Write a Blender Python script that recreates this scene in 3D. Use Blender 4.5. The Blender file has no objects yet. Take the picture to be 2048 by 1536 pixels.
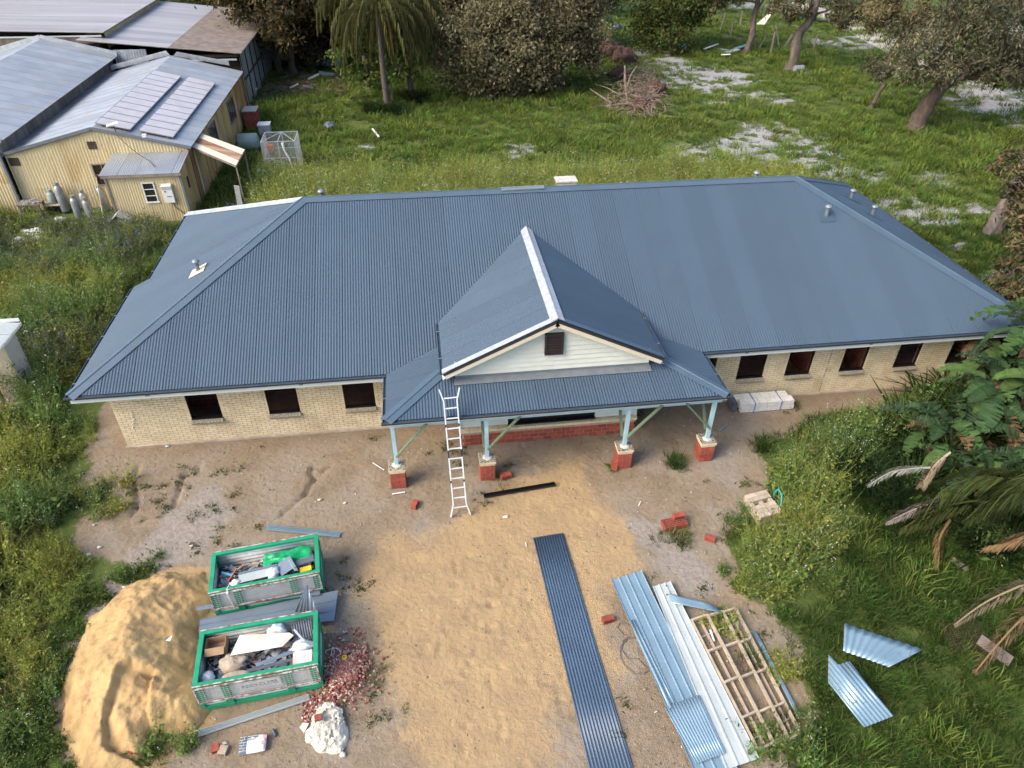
import bpy, math, random
import numpy as np
from mathutils import Vector, Matrix

random.seed(7); RNG = np.random.default_rng(11)
SC = bpy.context.scene
COL = SC.collection
rad = math.radians

# ---------------------------------------------------------------- camera
CAM = np.array([10.4036, -19.414, 16.1278]); YAW, PITCH, ROLL, FPX = 0.1355, 0.6424, 0.0082, 1418.58
_cy, _sy, _cp, _sp = math.cos(YAW), math.sin(YAW), math.cos(PITCH), math.sin(PITCH)
_f = np.array([_sy*_cp, _cy*_cp, -_sp]); _r = np.array([_cy, -_sy, 0.0]); _u = np.cross(_r, _f)
_cr, _sr = math.cos(ROLL), math.sin(ROLL)
_r, _u = _cr*_r + _sr*_u, -_sr*_r + _cr*_u
cam_d = bpy.data.cameras.new('camera'); cam = bpy.data.objects.new('camera', cam_d); COL.objects.link(cam)
cam.matrix_world = Matrix(((_r[0], _u[0], -_f[0], CAM[0]), (_r[1], _u[1], -_f[1], CAM[1]), (_r[2], _u[2], -_f[2], CAM[2]), (0, 0, 0, 1)))
cam_d.sensor_width = 36; cam_d.lens = 36*FPX/2048; cam_d.clip_end = 4000; cam_d.clip_start = 0.1
SC.camera = cam

# ---------------------------------------------------------------- sky, sun, exposure
SUN_AZ, SUN_EL = rad(-112), rad(40)          # azimuth from +Y towards +X
w = bpy.data.worlds.new('World'); SC.world = w; w.use_nodes = True
nt = w.node_tree; bg = nt.nodes['Background']
sky = nt.nodes.new('ShaderNodeTexSky'); sky.sky_type = 'NISHITA'; sky.sun_disc = False
sky.sun_elevation = SUN_EL; sky.sun_rotation = SUN_AZ
sky.air_density = 1.0; sky.dust_density = 3.0; sky.ozone_density = 1.5
nt.links.new(sky.outputs[0], bg.inputs[0]); bg.inputs[1].default_value = 0.14
sd = bpy.data.lights.new('sun', 'SUN'); sun = bpy.data.objects.new('sun', sd); COL.objects.link(sun)
sd.energy = 1.9; sd.angle = rad(38); sd.color = (1.0, 0.87, 0.69)
_sv = Vector((math.sin(SUN_AZ)*math.cos(SUN_EL), math.cos(SUN_AZ)*math.cos(SUN_EL), math.sin(SUN_EL)))
sun.rotation_euler = _sv.to_track_quat('Z', 'Y').to_euler(); sun.location = (0, 0, 40)
SC.view_settings.view_transform = 'Standard'; SC.view_settings.look = 'None'
SC.view_settings.exposure = 1.12; SC.view_settings.gamma = 1.0
SC.cycles.max_bounces = 4; SC.cycles.diffuse_bounces = 2; SC.cycles.glossy_bounces = 2; SC.cycles.transmission_bounces = 2; SC.cycles.transparent_max_bounces = 4
SC.cycles.use_adaptive_sampling = True; SC.cycles.adaptive_threshold = 0.02; SC.cycles.use_denoising = True; SC.cycles.denoising_prefilter = 'FAST'; SC.cycles.denoising_quality = 'BALANCED'
SC.cycles.caustics_reflective = False; SC.cycles.caustics_refractive = False

# ---------------------------------------------------------------- helpers: rays from the photograph to real planes
def ray(U, V): return _f + _r*(U-1024)/FPX + _u*(768-V)/FPX
def G(U, V, z=0.0):
    d = ray(U, V); t = (z-CAM[2])/d[2]; return CAM + t*d
def PL(U, V, n, d0):
    d = ray(U, V); n = np.array(n, float); t = (d0-n@CAM)/(n@d); return CAM + t*d
def AY(U, V, y): return PL(U, V, (0, 1, 0), y)
def AX(U, V, x): return PL(U, V, (1, 0, 0), x)

def _hash(ix, iy, s):
    h = (ix.astype(np.int64)*374761393 + iy.astype(np.int64)*668265263 + s*974634777) & 0xffffffff
    h = ((h ^ (h >> 13))*1274126177) & 0xffffffff
    return ((h ^ (h >> 16)) & 0xffff)/65535.0
def vnoise(x, y, s=0):
    x = np.asarray(x, float); y = np.asarray(y, float)
    ix, iy = np.floor(x), np.floor(y); fx, fy = x-ix, y-iy
    fx = fx*fx*(3-2*fx); fy = fy*fy*(3-2*fy)
    a = _hash(ix, iy, s); b = _hash(ix+1, iy, s); c = _hash(ix, iy+1, s); d = _hash(ix+1, iy+1, s)
    return (a*(1-fx)+b*fx)*(1-fy) + (c*(1-fx)+d*fx)*fy
def fbm(x, y, s=0, o=4):
    x = np.asarray(x, float); y = np.asarray(y, float)
    t = 0; a = 0.5; n = 0
    for k in range(o):
        t = t + a*vnoise(x*2**k, y*2**k, s+k*17); n += a; a *= 0.5
    return t/n
def sdist(x, y, poly):
    """signed distance to a polygon, positive inside"""
    x = np.asarray(x, float); y = np.asarray(y, float)
    d = np.full(x.shape, 1e9); ins = np.zeros(x.shape, bool); n = len(poly)
    for i in range(n):
        ax, ay = poly[i][0], poly[i][1]; bx, by = poly[(i+1) % n][0], poly[(i+1) % n][1]
        ex, ey = bx-ax, by-ay; L2 = ex*ex+ey*ey+1e-12
        t = np.clip(((x-ax)*ex+(y-ay)*ey)/L2, 0, 1)
        d = np.minimum(d, np.hypot(x-ax-t*ex, y-ay-t*ey))
        cond = (ay > y) != (by > y)
        xi = ax + (y-ay)*ex/(ey if abs(ey) > 1e-12 else 1e-12)
        ins ^= cond & (x < xi)
    return np.where(ins, d, -d)
def gpoly(px, z=0.0): return [tuple(G(u, v, z)[:2]) for u, v in px]
def sstep(a, b, x):
    t = np.clip((x-a)/(b-a), 0, 1); return t*t*(3-2*t)

# ---------------------------------------------------------------- helpers: objects
WL = {}
def tag(o, label=None, cat=None, group=None, kind=None):
    if label: o['label'] = label
    if cat: o['category'] = cat
    if group: o['group'] = group
    if kind: o['kind'] = kind
    return o
def thing(name, label, cat, loc=(0, 0, 0), group=None):
    o = bpy.data.objects.new(name, None); COL.objects.link(o); o.location = loc; o.empty_display_size = 0.1
    WL[o.name] = Vector(loc); return tag(o, label, cat, group)
def link_mesh(name, me, mat, parent=None, loc=None):
    if mat is not None and not me.materials: me.materials.append(mat)
    o = bpy.data.objects.new(name, me); COL.objects.link(o)
    if parent is not None:
        o.parent = parent; WL[o.name] = WL[parent.name].copy()
        if loc is not None: o.location = Vector(loc)-WL[parent.name]; WL[o.name] = Vector(loc)
    elif loc is not None: o.location = loc; WL[o.name] = Vector(loc)
    return o

class MB:
    def __init__(self): self.v = []; self.f = []; self.c = []; self.mi = []; self.m = 0
    def add(self, verts, faces, col=None):
        b = len(self.v); self.v += [tuple(p) for p in verts]; self.f += [tuple(i+b for i in q) for q in faces]
        self.mi += [self.m]*len(faces)
        if col is not None: self.c += [col]*len(verts)
        return self
    def box(self, c, s, ax=None, col=None, taper=1.0):
        """c centre, s full sizes, ax = 3 axis vectors"""
        c = np.array(c, float); A = np.eye(3) if ax is None else np.array(ax, float)
        P = []
        for k in (-.5, .5):
            q = taper if k > 0 else 1.0
            for i, j in ((-.5, -.5), (.5, -.5), (.5, .5), (-.5, .5)):
                P.append(c + A[0]*s[0]*i*q + A[1]*s[1]*j*q + A[2]*s[2]*k)
        return self.add(P, [(0, 3, 2, 1), (4, 5, 6, 7), (0, 1, 5, 4), (1, 2, 6, 5), (2, 3, 7, 6), (3, 0, 4, 7)], col)
    def bar(self, a, b, w, h, up=(0, 0, 1), col=None):
        a = np.array(a, float); b = np.array(b, float); d = b-a; L = np.linalg.norm(d); d = d/L
        s = np.cross(d, np.array(up, float)); n = np.linalg.norm(s)
        if n < 1e-6: s = np.cross(d, (1., 0, 0)); n = np.linalg.norm(s)
        s /= n; u = np.cross(s, d)
        return self.box((a+b)/2, (L, w, h), (d, s, u), col)
    def tube(self, pts, r, n=6, col=None, cap=True):
        pts = [np.array(p, float) for p in pts]; m = len(pts)
        rs = r if hasattr(r, '__len__') else [r]*m
        V = []; F = []; ref = None
        for i in range(m):
            d = pts[min(i+1, m-1)]-pts[max(i-1, 0)]; d = d/(np.linalg.norm(d)+1e-9)
            if ref is None: ref = np.array((0., 0, 1)) if abs(d[2]) < .9 else np.array((1., 0, 0))
            s = np.cross(d, ref); s /= np.linalg.norm(s)+1e-9; t = np.cross(s, d); ref = t
            for k in range(n):
                a = 2*math.pi*k/n; V.append(pts[i]+rs[i]*(math.cos(a)*s+math.sin(a)*t))
        for i in range(m-1):
            for k in range(n):
                k2 = (k+1) % n; F.append((i*n+k, i*n+k2, (i+1)*n+k2, (i+1)*n+k))
        if cap: F.append(tuple(range(n))); F.append(tuple(range((m-1)*n, m*n))[::-1])
        return self.add(V, F, col)
    def lathe(self, c, prof, n=12, ax=None, col=None):
        """prof = [(r, h)...] revolved about axis 2"""
        c = np.array(c, float); A = np.eye(3) if ax is None else np.array(ax, float); V = []; F = []
        for r_, h_ in prof:
            for k in range(n):
                a = 2*math.pi*k/n; V.append(c+A[0]*r_*math.cos(a)+A[1]*r_*math.sin(a)+A[2]*h_)
        for i in range(len(prof)-1):
            for k in range(n):
                k2 = (k+1) % n; F.append((i*n+k, i*n+k2, (i+1)*n+k2, (i+1)*n+k))
        F.append(tuple(range(n))[::-1]); F.append(tuple(range((len(prof)-1)*n, len(prof)*n)))
        return self.add(V, F, col)
    def slab(self, poly, th, n=None):
        """planar polygon (3d points, CCW seen from n) with thickness th below"""
        P = [np.array(p, float) for p in poly]; k = len(P)
        if n is None:
            n = np.cross(P[1]-P[0], P[2]-P[0]); n /= np.linalg.norm(n)
        n = np.array(n, float); Q = [p-n*th for p in P]
        F = [tuple(range(k)), tuple(range(k, 2*k))[::-1]] + [(i, k+i, k+(i+1) % k, (i+1) % k) for i in range(k)]
        return self.add(P+Q, F)
    def mesh(self, name, org=(0, 0, 0)):
        me = bpy.data.meshes.new(name); o = np.array(org, float)
        me.from_pydata([tuple(np.array(p)-o) for p in self.v], [], self.f)
        if any(self.mi): me.polygons.foreach_set('material_index', self.mi)
        if self.c and len(self.c) == len(self.v):
            a = me.color_attributes.new('col', 'FLOAT_COLOR', 'POINT')
            a.data.foreach_set('color', np.array([(*c, 1.0) for c in self.c], np.float32).ravel())
        return me
    def build(self, name, mat, parent=None, smooth=False, base=None):
        if parent is not None: org = WL[parent.name]
        elif base is not None: org = Vector(base)
        else:
            A = np.array(self.v); org = Vector((A[:, 0].mean(), A[:, 1].mean(), A[:, 2].min()))
        me = self.mesh(name, org)
        mats = mat if isinstance(mat, (list, tuple)) else [mat]
        for q in mats: me.materials.append(q)
        if smooth: me.polygons.foreach_set('use_smooth', [True]*len(me.polygons))
        o = link_mesh(name, me, None, parent, None if parent is not None else org)
        return o

def np_mesh(name, V, F, col=None, smooth=False):
    """fast mesh from numpy: V (n,3), F (m,4) or (m,3)"""
    me = bpy.data.meshes.new(name); V = np.asarray(V, np.float32); F = np.asarray(F, np.int32); k = F.shape[1]
    me.vertices.add(len(V)); me.vertices.foreach_set('co', V.ravel())
    me.loops.add(F.size); me.loops.foreach_set('vertex_index', F.ravel())
    me.polygons.add(len(F)); me.polygons.foreach_set('loop_start', np.arange(0, F.size, k, dtype=np.int32))
    if smooth: me.polygons.foreach_set('use_smooth', np.ones(len(F), bool))
    me.update(calc_edges=True)
    if col is not None:
        a = me.color_attributes.new('col', 'FLOAT_COLOR', 'POINT')
        C = np.ones((len(V), 4), np.float32); C[:, :3] = col; a.data.foreach_set('color', C.ravel())
    return me

# ---------------------------------------------------------------- materials
def lin(r, g, b):
    f = lambda c: (c/12.92 if c <= .04045 else ((c+.055)/1.055)**2.4)
    return (f(r/255), f(g/255), f(b/255))
class NB:
    def __init__(self, name):
        self.m = bpy.data.materials.new(name); self.m.use_nodes = True; self.t = self.m.node_tree
        self.p = self.t.nodes['Principled BSDF']
    def n(self, typ, **kw):
        q = self.t.nodes.new(typ)
        for k, v in kw.items():
            if k.startswith('i_'):
                key = k[2:]; key = int(key) if key.isdigit() else key
                q.inputs[key].default_value = v
            else: setattr(q, k, v)
        return q
    def l(self, a, b): self.t.links.new(a, b)
    def mix(self, fac, a, b, mode='MIX'):
        q = self.n('ShaderNodeMix', data_type='RGBA', blend_type=mode)
        for s, v in ((0, fac), (6, a), (7, b)):
            if hasattr(v, 'is_linked') or hasattr(v, 'links'): self.l(v, q.inputs[s])
            else: q.inputs[s].default_value = v if s == 0 else (*v, 1) if len(v) == 3 else v
        return q.outputs[2]
    def ramp(self, src, a, b):
        q = self.n('ShaderNodeMapRange', i_1=a, i_2=b); q.interpolation_type = 'SMOOTHSTEP'; self.l(src, q.inputs[0]); return q.outputs[0]
    def math(self, op, a, b=0.5):
        q = self.n('ShaderNodeMath', operation=op)
        for s, v in ((0, a), (1, b)):
            if isinstance(v, (int, float)): q.inputs[s].default_value = v
            else: self.l(v, q.inputs[s])
        return q.outputs[0]
    def noise(self, vec, scale, detail=3, rough=.55):
        q = self.n('ShaderNodeTexNoise', i_Scale=scale, i_Detail=detail, i_Roughness=rough); self.l(vec, q.inputs['Vector']); return q.outputs[0]

def M(name, c1, c2=None, scale=4, rough=.6, metal=0.0, bump=0.0, bscale=40, orand=0.0, amt=1.0, spec=.5, c3=None, s3=1.2, stretch=None, world=False, lo=.35, hi=.65, c3r=(.52, .72)):
    b = NB(name); p = b.p
    tc = b.n('ShaderNodeTexCoord'); vec = tc.outputs['Object']
    if world: vec = b.n('ShaderNodeNewGeometry').outputs['Position']
    if stretch is not None:
        mp = b.n('ShaderNodeMapping'); mp.inputs['Scale'].default_value = stretch; b.l(vec, mp.inputs[0]); vec = mp.outputs[0]
    oi = b.n('ShaderNodeObjectInfo')
    ad = b.n('ShaderNodeVectorMath', operation='ADD'); sc_ = b.n('ShaderNodeVectorMath', operation='SCALE'); sc_.inputs['Scale'].default_value = 37.0
    cmb = b.n('ShaderNodeCombineXYZ'); b.l(oi.outputs['Random'], cmb.inputs[0]); b.l(oi.outputs['Random'], cmb.inputs[1])
    b.l(cmb.outputs[0], sc_.inputs[0]); b.l(vec, ad.inputs[0]); b.l(sc_.outputs[0], ad.inputs[1]); v2 = ad.outputs[0]
    if c2 is None: c2 = tuple(x*.8 for x in c1)
    n1 = b.noise(v2, scale); col = b.mix(b.math('MULTIPLY', b.ramp(n1, lo, hi), amt), c1, c2)
    if c3 is not None:
        n3 = b.noise(v2, s3, 4, .65); col = b.mix(b.ramp(n3, *c3r), col, c3)
    if orand:
        hs = b.n('ShaderNodeHueSaturation'); b.l(col, hs.inputs['Color'])
        mr = b.n('ShaderNodeMapRange', i_3=1-orand, i_4=1+orand); b.l(oi.outputs['Random'], mr.inputs[0]); b.l(mr.outputs[0], hs.inputs['Value']); col = hs.outputs[0]
    b.l(col, p.inputs['Base Color']); p.inputs['Roughness'].default_value = rough; p.inputs['Metallic'].default_value = metal
    p.inputs['Specular IOR Level'].default_value = spec
    if bump:
        bp = b.n('ShaderNodeBump', i_Strength=bump, i_Distance=.02); nb = b.noise(v2, bscale, 2, .6); b.l(nb, bp.inputs['Height']); b.l(bp.outputs[0], p.inputs['Normal'])
    return b.m

def leaf_mat(name, rough=.55, trans=.25, spec=.25, hue=False):
    b = NB(name); p = b.p
    at = b.n('ShaderNodeAttribute', attribute_name='col'); oi = b.n('ShaderNodeObjectInfo')
    hs = b.n('ShaderNodeHueSaturation'); b.l(at.outputs['Color'], hs.inputs['Color'])
    mr = b.n('ShaderNodeMapRange', i_3=.78, i_4=1.22); b.l(oi.outputs['Random'], mr.inputs[0]); b.l(mr.outputs[0], hs.inputs['Value'])
    fr = b.math('FRACT', b.math('MULTIPLY', oi.outputs['Random'], 17.3)); mh = b.n('ShaderNodeMapRange', i_3=.470, i_4=.520); b.l(fr, mh.inputs[0])
    if hue: b.l(mh.outputs[0], hs.inputs['Hue'])
    b.l(hs.outputs[0], p.inputs['Base Color']); p.inputs['Roughness'].default_value = rough; p.inputs['Specular IOR Level'].default_value = spec
    tr = b.n('ShaderNodeBsdfTranslucent'); b.l(hs.outputs[0], tr.inputs[0])
    ms = b.n('ShaderNodeMixShader', i_0=trans); b.l(p.outputs[0], ms.inputs[1]); b.l(tr.outputs[0], ms.inputs[2])
    b.l(ms.outputs[0], b.t.nodes['Material Output'].inputs[0]); return b.m

ROOFC = lin(98, 124, 152)
MT = {}
MT['roof'] = M('roof_steel', (.063, .098, .141), (.060, .094, .136), scale=.8, rough=.50, metal=.0, orand=.06, spec=.24, bump=.0)
MT['cap'] = M('cap_steel', (.078, .120, .168), (.070, .110, .156), scale=1.5, rough=.45, spec=.4)
MT['capfilm'] = M('filmed_cap', (.42, .45, .48), (.32, .36, .40), scale=5, rough=.25, spec=.6, c3=(.50, .36, .36), s3=1.3)
MT['sark'] = M('sarking', (.02, .024, .03))
MT['charcoal'] = M('charcoal_trim', (.022, .024, .03), (.03, .032, .04), rough=.45)
MT['gutterface'] = M('gutter_face', (.03, .027, .03), (.04, .036, .04), rough=.5)
MT['fascia'] = M('pale_fascia', (.60, .65, .63), (.55, .60, .58), scale=3, rough=.6)
MT['barge'] = M('cream_barge', (.70, .62, .48), (.64, .56, .43), scale=3, rough=.6)
MT['cladding'] = M('pale_cladding', (.66, .67, .60), (.61, .62, .55), scale=3, rough=.6, orand=.03)
MT['bluesteel'] = M('pale_blue_primer', (.33, .52, .60), (.30, .48, .56), scale=4, rough=.5, c3=(.46, .64, .72))
MT['timbergreen'] = M('treated_brace', (.11, .19, .13), (.15, .17, .10), scale=3, rough=.8, stretch=(1, 1, 1), c3=(.09, .24, .19), s3=3)
MT['cream'] = M('cream_brick', (.67, .57, .385), (.59, .49, .32), scale=5, rough=.85, orand=.10, c3=(.56, .47, .31), s3=1.1)
MT['creamw'] = M('cream_brick_wall', (.67, .57, .385), (.57, .47, .30), scale=2.6, rough=.85, c3=(.47, .385, .24), s3=.7)
MT['sillbrick'] = M('grey_cream_brick', (.40, .35, .25), (.22, .20, .16), scale=22, rough=.9, bump=.6, bscale=50)
MT['core'] = M('cored_brick_top', (.42, .38, .29), (.07, .07, .07), scale=28, rough=.9, lo=.45, hi=.55)
MT['mortar'] = M('mortar', (.20, .155, .09), (.15, .115, .065), scale=6, rough=.95)
MT['mortarred'] = M('pale_mortar', (.44, .31, .22), (.36, .25, .18), scale=8, rough=.95, bump=.4)
MT['red'] = M('red_brick', (.33, .078, .046), (.24, .052, .036), scale=4, rough=.85, bump=.3, bscale=40, orand=.25)
MT['redw'] = M('red_brick_inside', (.30, .085, .055), (.22, .06, .042), scale=2, rough=.9)
MT['black'] = M('black_plastic', (.012, .012, .014), rough=.35)
MT['inside'] = M('inside_floor', (.30, .19, .14), (.24, .15, .11), rough=.95)
MT['insidewall'] = M('inside_render', (.24, .15, .11), (.19, .12, .09), rough=.95)
MT['concrete'] = M('concrete', (.42, .36, .28), (.32, .27, .21), scale=3, rough=.95, bump=.3)
MT['mortarbed'] = M('mortar_bed', (.55, .53, .48), (.45, .43, .39), scale=8, rough=.9, bump=.5)
MT['vent'] = M('vent_grey', (.16, .18, .20), (.13, .15, .17), rough=.5)
MT['ventcap'] = M('vent_cap', (.26, .29, .32), (.22, .25, .28), rough=.4, metal=.3)
MT['alu'] = M('aluminium', (.78, .80, .80), (.70, .72, .72), rough=.38, metal=.35)
MT['dark'] = M('dark_steel', (.03, .03, .032), rough=.5)
MT['white'] = M('white_paint', (.72, .73, .72), (.64, .65, .64), scale=3, rough=.55)
MT['blind'] = M('brown_louvre', (.035, .022, .025), (.045, .03, .03), rough=.45)
MT['bluesheet'] = M('blue_corrugated', (.062, .105, .165), (.052, .09, .145), scale=1.2, rough=.40, spec=.6)
MT['lbsheet'] = M('pale_blue_sheet', (.24, .36, .44), (.21, .32, .40), scale=1.5, rough=.33, metal=.25, spec=.6)
MT['whsheet'] = M('off_white_sheet', (.45, .50, .50), (.40, .45, .45), scale=1.5, rough=.42, spec=.5)
MT['greysheet'] = M('grey_blue_sheet', (.20, .25, .31), (.165, .215, .27), scale=1.2, rough=.33, metal=.25, spec=.6)
MT['galv'] = M('galvanised', (.55, .58, .60), (.44, .47, .50), scale=3, rough=.42, metal=.45, orand=.08)
MT['timber'] = M('pale_timber', (.46, .38, .28), (.36, .29, .21), scale=4, rough=.85, stretch=(1, 1, 1), c3=(.40, .36, .31), orand=.1)
MT['green'] = M('skip_green', (.014, .30, .15), (.012, .24, .12), scale=3, rough=.45, c3=(.05, .26, .16), s3=5)
MT['skipwhite'] = M('skip_panel', (.72, .74, .72), (.60, .62, .60), scale=5, rough=.6, c3=(.52, .50, .46), s3=2)
MT['rust'] = M('rusty_edge', (.52, .50, .48), (.19, .11, .08), scale=9, rough=.7)
MT['wire'] = M('wire_mesh', (.58, .60, .60), (.48, .50, .50), rough=.45, metal=.4)
# ================================================================ GROUND
YARD = gpoly([(230, 790), (165, 900), (150, 965), (235, 1000), (135, 1040), (115, 1085), (225, 1140), (175, 1200), (90, 1330), (85, 1420), (120, 1560),
              (150, 1700), (200, 2300), (1900, 2300), (1700, 1700), (1610, 1600), (1650, 1440), (1590, 1290), (1545, 1215), (1470, 1130), (1480, 1050), (1525, 960), (1535, 890), (1640, 850), (1780, 815), (1890, 790), (1960, 762)]) + [(30.5, 12.5), (0.2, 12.5)]
SANDY = gpoly([(880, 1045), (1000, 990), (1150, 950), (1235, 1005), (1255, 1080), (1320, 1150), (1235, 1185), (1240, 1300), (1180, 1420), (1120, 1560), (860, 1600), (800, 1400), (760, 1250), (735, 1110)])
SANDY2 = gpoly([(110, 1440), (130, 1330), (180, 1225), (250, 1170), (340, 1140), (430, 1140), (430, 1460), (300, 1560), (150, 1560)])
GREYP = gpoly([(110, 1340), (170, 1230), (250, 1120), (330, 1030), (420, 980), (470, 1020), (410, 1110), (300, 1150), (215, 1190), (170, 1270), (130, 1400)])
GREYR = gpoly([(1255, 1040), (1330, 1030), (1370, 1090), (1440, 1170), (1400, 1210), (1340, 1140), (1270, 1090)])
GREYR2 = gpoly([(1395, 880), (1500, 880), (1500, 990), (1440, 1010), (1400, 960)])
LITT = gpoly([(505, 225), (525, 120), (560, 40), (760, 60), (700, 130), (690, 190), (600, 200)])
TRENCH = [[G(u, v)[:2] for u, v in q] for q in ([(275, 935), (266, 962), (272, 985), (276, 1010), (262, 1030)], [(395, 935), (368, 950), (360, 975), (348, 1010)],
          [(660, 930), (630, 955), (612, 985), (585, 1010), (560, 1030)], [(640, 925), (622, 935), (625, 950)])]
# white sand blotches in the back field: pixel centre, radii in metres
WHITE = [(1025, 305, 1.3, .8), (1048, 288, 1.4, .5), (1055, 296, .5, .5), (730, 296, 1.0, .4), (1330, 325, 1.7, .6), (1390, 328, 1.3, .6), (1350, 335, 1.5, .4), (1250, 318, .5, .4), (1145, 345, .9, .4),
         (1560, 278, 4.2, 2.2), (1500, 300, 3.8, 2.4), (1430, 300, 3, 1.5), (1400, 318, 3, 1.2), (1640, 300, 3, 1.6), (1590, 330, 3.5, 1.2), (1700, 345, 3, 1), (1460, 285, 2.2, .8), (1590, 300, 2.2, 1.0), (1540, 262, 3.0, .8), (1620, 330, 2.5, .7), (1460, 318, 2.0, .8),
         (1290, 105, 5, 1.6), (1330, 120, 3.0, 1.4), (1370, 145, 5, 2.6), (1400, 165, 5, 2.4), (1440, 150, 4, 1.6), (1500, 190, 4, 1.4), (1430, 182, 2.6, .8), (1360, 160, 2.4, .8), (1470, 165, 2.2, .7), (1545, 205, 2.8, .8), (1500, 160, 2, .5), (1420, 205, 2, .5),
         (1215, 85, 3, 1.4), (1680, 85, 4, 2.2), (1735, 92, 3.8, 2.4), (1715, 78, 3, 1.5), (1520, 145, .8, .4), (1530, 250, 2.5, .7), (1880, 360, 2.0, 1.2),
         (1840, 425, 3.0, .9), (1800, 405, 2.0, .7), (1750, 360, 1.5, .6), (1870, 440, 2.4, .8), (1950, 415, 1.6, .8), (1960, 560, 1.2, .8), (1910, 490, 1.5, .6), (2000, 610, 1.3, .7), (1940, 545, .9, .5), (2005, 540, 2, 1.0),
         (1990, 215, 4.5, 1.8), (2040, 190, 4, 2), (1930, 195, 3, 1), (1880, 130, 3, 1), (1850, 100, 3, 2), (1600, 20, 5, 3), (1500, 12, 5, 2), (575, 372, 1.0, .3), (660, 352, .6, .25),
         (85, 490, 1.6, .8), (60, 470, 1.5, .8), (30, 505, 1.2, .8), (15, 575, .9, .7), (10, 600, .9, .6), (5, 620, .8, .5), (70, 530, .7, .4), (40, 520, .7, .4), (20, 880, .8, 1.2)]
WHITEW = [(*G(u, v)[:2], a, b) for u, v, a, b in WHITE]
def white_mask(x, y):
    m = np.zeros(np.shape(x))
    nx = (fbm(x*.9, y*.9, 3)-.5)*1.6; ny = (fbm(x*.9, y*.9, 9)-.5)*1.6
    for cx, cy, a, b in WHITEW:
        d = np.hypot((x+nx-cx)/a, (y+ny-cy)/b/1.3); m = np.maximum(m, 1-sstep(.35, 1.35, d))
    return m*sstep(.25, .55, fbm(x*1.5, y*2.2, 21, 4))
def yard_mask(x, y):
    d = sdist(x, y, YARD) + (fbm(x*1.1, y*1.1, 5)-.5)*1.3
    return sstep(-.15, .35, d)
def ground_z(x, y):
    x = np.asarray(x, float); y = np.asarray(y, float)
    ym = sstep(-.6, 1.2, sdist(x, y, YARD))
    house = sstep(2.0, 0, np.maximum(np.maximum(-x-.2, x-31.4), np.maximum(-y-.2, y-12.5)))
    amp = (1-ym)*.16+ym*.035
    z = (fbm(x*.35, y*.35, 31, 3)-.5)*amp*(1-house) + (fbm(x*2.3, y*2.3, 41, 3)-.5)*.035*(1-house*.6)
    z = np.atleast_1d(z-.012); x = np.atleast_1d(x); y = np.atleast_1d(y)
    for q in TRENCH:
        for (ax, ay), (bx, by) in zip(q[:-1], q[1:]):
            ex, ey = bx-ax, by-ay; t = np.clip(((x-ax)*ex+(y-ay)*ey)/(ex*ex+ey*ey), 0, 1)
            d = np.hypot(x-ax-t*ex, y-ay-t*ey) + (fbm(x*5, y*5, 8, 2)-.5)*.12
            z = np.minimum(z, z-.10*(1-sstep(.01, .11, d)))
    rr = random.Random(31)
    for k in range(420):
        px, py = rr.uniform(-.5, 21), rr.uniform(-13, -.8); a = rr.uniform(0, 3.14); lx, ly, dp_ = rr.uniform(.10, .20), rr.uniform(.05, .10), rr.uniform(.015, .045)
        if k % 3 == 0: px, py = rr.gauss(11.5, 1.2), rr.gauss(-8.5, 2.0)
        q = (np.abs(x-px) < .4) & (np.abs(y-py) < .4)
        if q.any():
            dx, dy = x[q]-px, y[q]-py; u = dx*math.cos(a)+dy*math.sin(a); v = -dx*math.sin(a)+dy*math.cos(a); e = np.hypot(u/lx, v/ly)
            z[q] += -dp_*np.exp(-e*e*1.3)+dp_*.4*np.exp(-(e-1.3)**2*6)
    return z
def axis(segs):
    out = []
    for a, b, s in segs: out += list(np.arange(a, b-1e-6, s))
    return np.array(out+[segs[-1][1]])
gx = axis([(-1500, -300, 300), (-300, -60, 40), (-60, -16, 2.0), (-16, -3, .5), (-3, 23.0, .085), (23.0, 44, .4), (44, 80, .9), (80, 130, 3), (130, 400, 45), (400, 1500, 275)])
gy = axis([(-1500, -300, 300), (-300, -40, 40), (-40, -24, 2.0), (-24, -14, .4), (-14, 1.0, .085), (1, 14, .5), (14, 46, .4), (46, 80, .9), (80, 140, 3), (140, 400, 45), (400, 1500, 275)])
GXX, GYY = np.meshgrid(gx, gy); fx, fy = GXX.ravel(), GYY.ravel()
nX, nY = len(gx), len(gy)
fz = ground_z(fx, fy); far = np.hypot(fx-10, fy-30) > 140; fz[far] = -.05
ii, jj = np.meshgrid(np.arange(nX-1), np.arange(nY-1)); b0 = (jj*nX+ii).ravel()
gme = np_mesh('ground', np.stack([fx, fy, fz], 1), np.stack([b0, b0+1, b0+nX+1, b0+nX], 1), smooth=True)
ym = yard_mask(fx, fy); wm = white_mask(fx, fy)*(1-ym)
ys = np.maximum(sstep(-1.6, 1.6, sdist(fx, fy, SANDY)+(fbm(fx*.9, fy*.9, 51)-.5)*2.6), sstep(-.3, .3, sdist(fx, fy, SANDY2)+(fbm(fx*1.4, fy*1.4, 52)-.5)*.7))
gp = np.maximum(sstep(-.5, .4, sdist(fx, fy, GREYP)+(fbm(fx*1.3, fy*1.3, 61)-.5)*.9), np.maximum(.8*sstep(-.35, .3, sdist(fx, fy, GREYR)+(fbm(fx*1.8, fy*1.8, 63)-.5)*.8), .55*sstep(-.5, .7, sdist(fx, fy, GREYR2)+(fbm(fx*1.3, fy*1.3, 65)-.5))))
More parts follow.
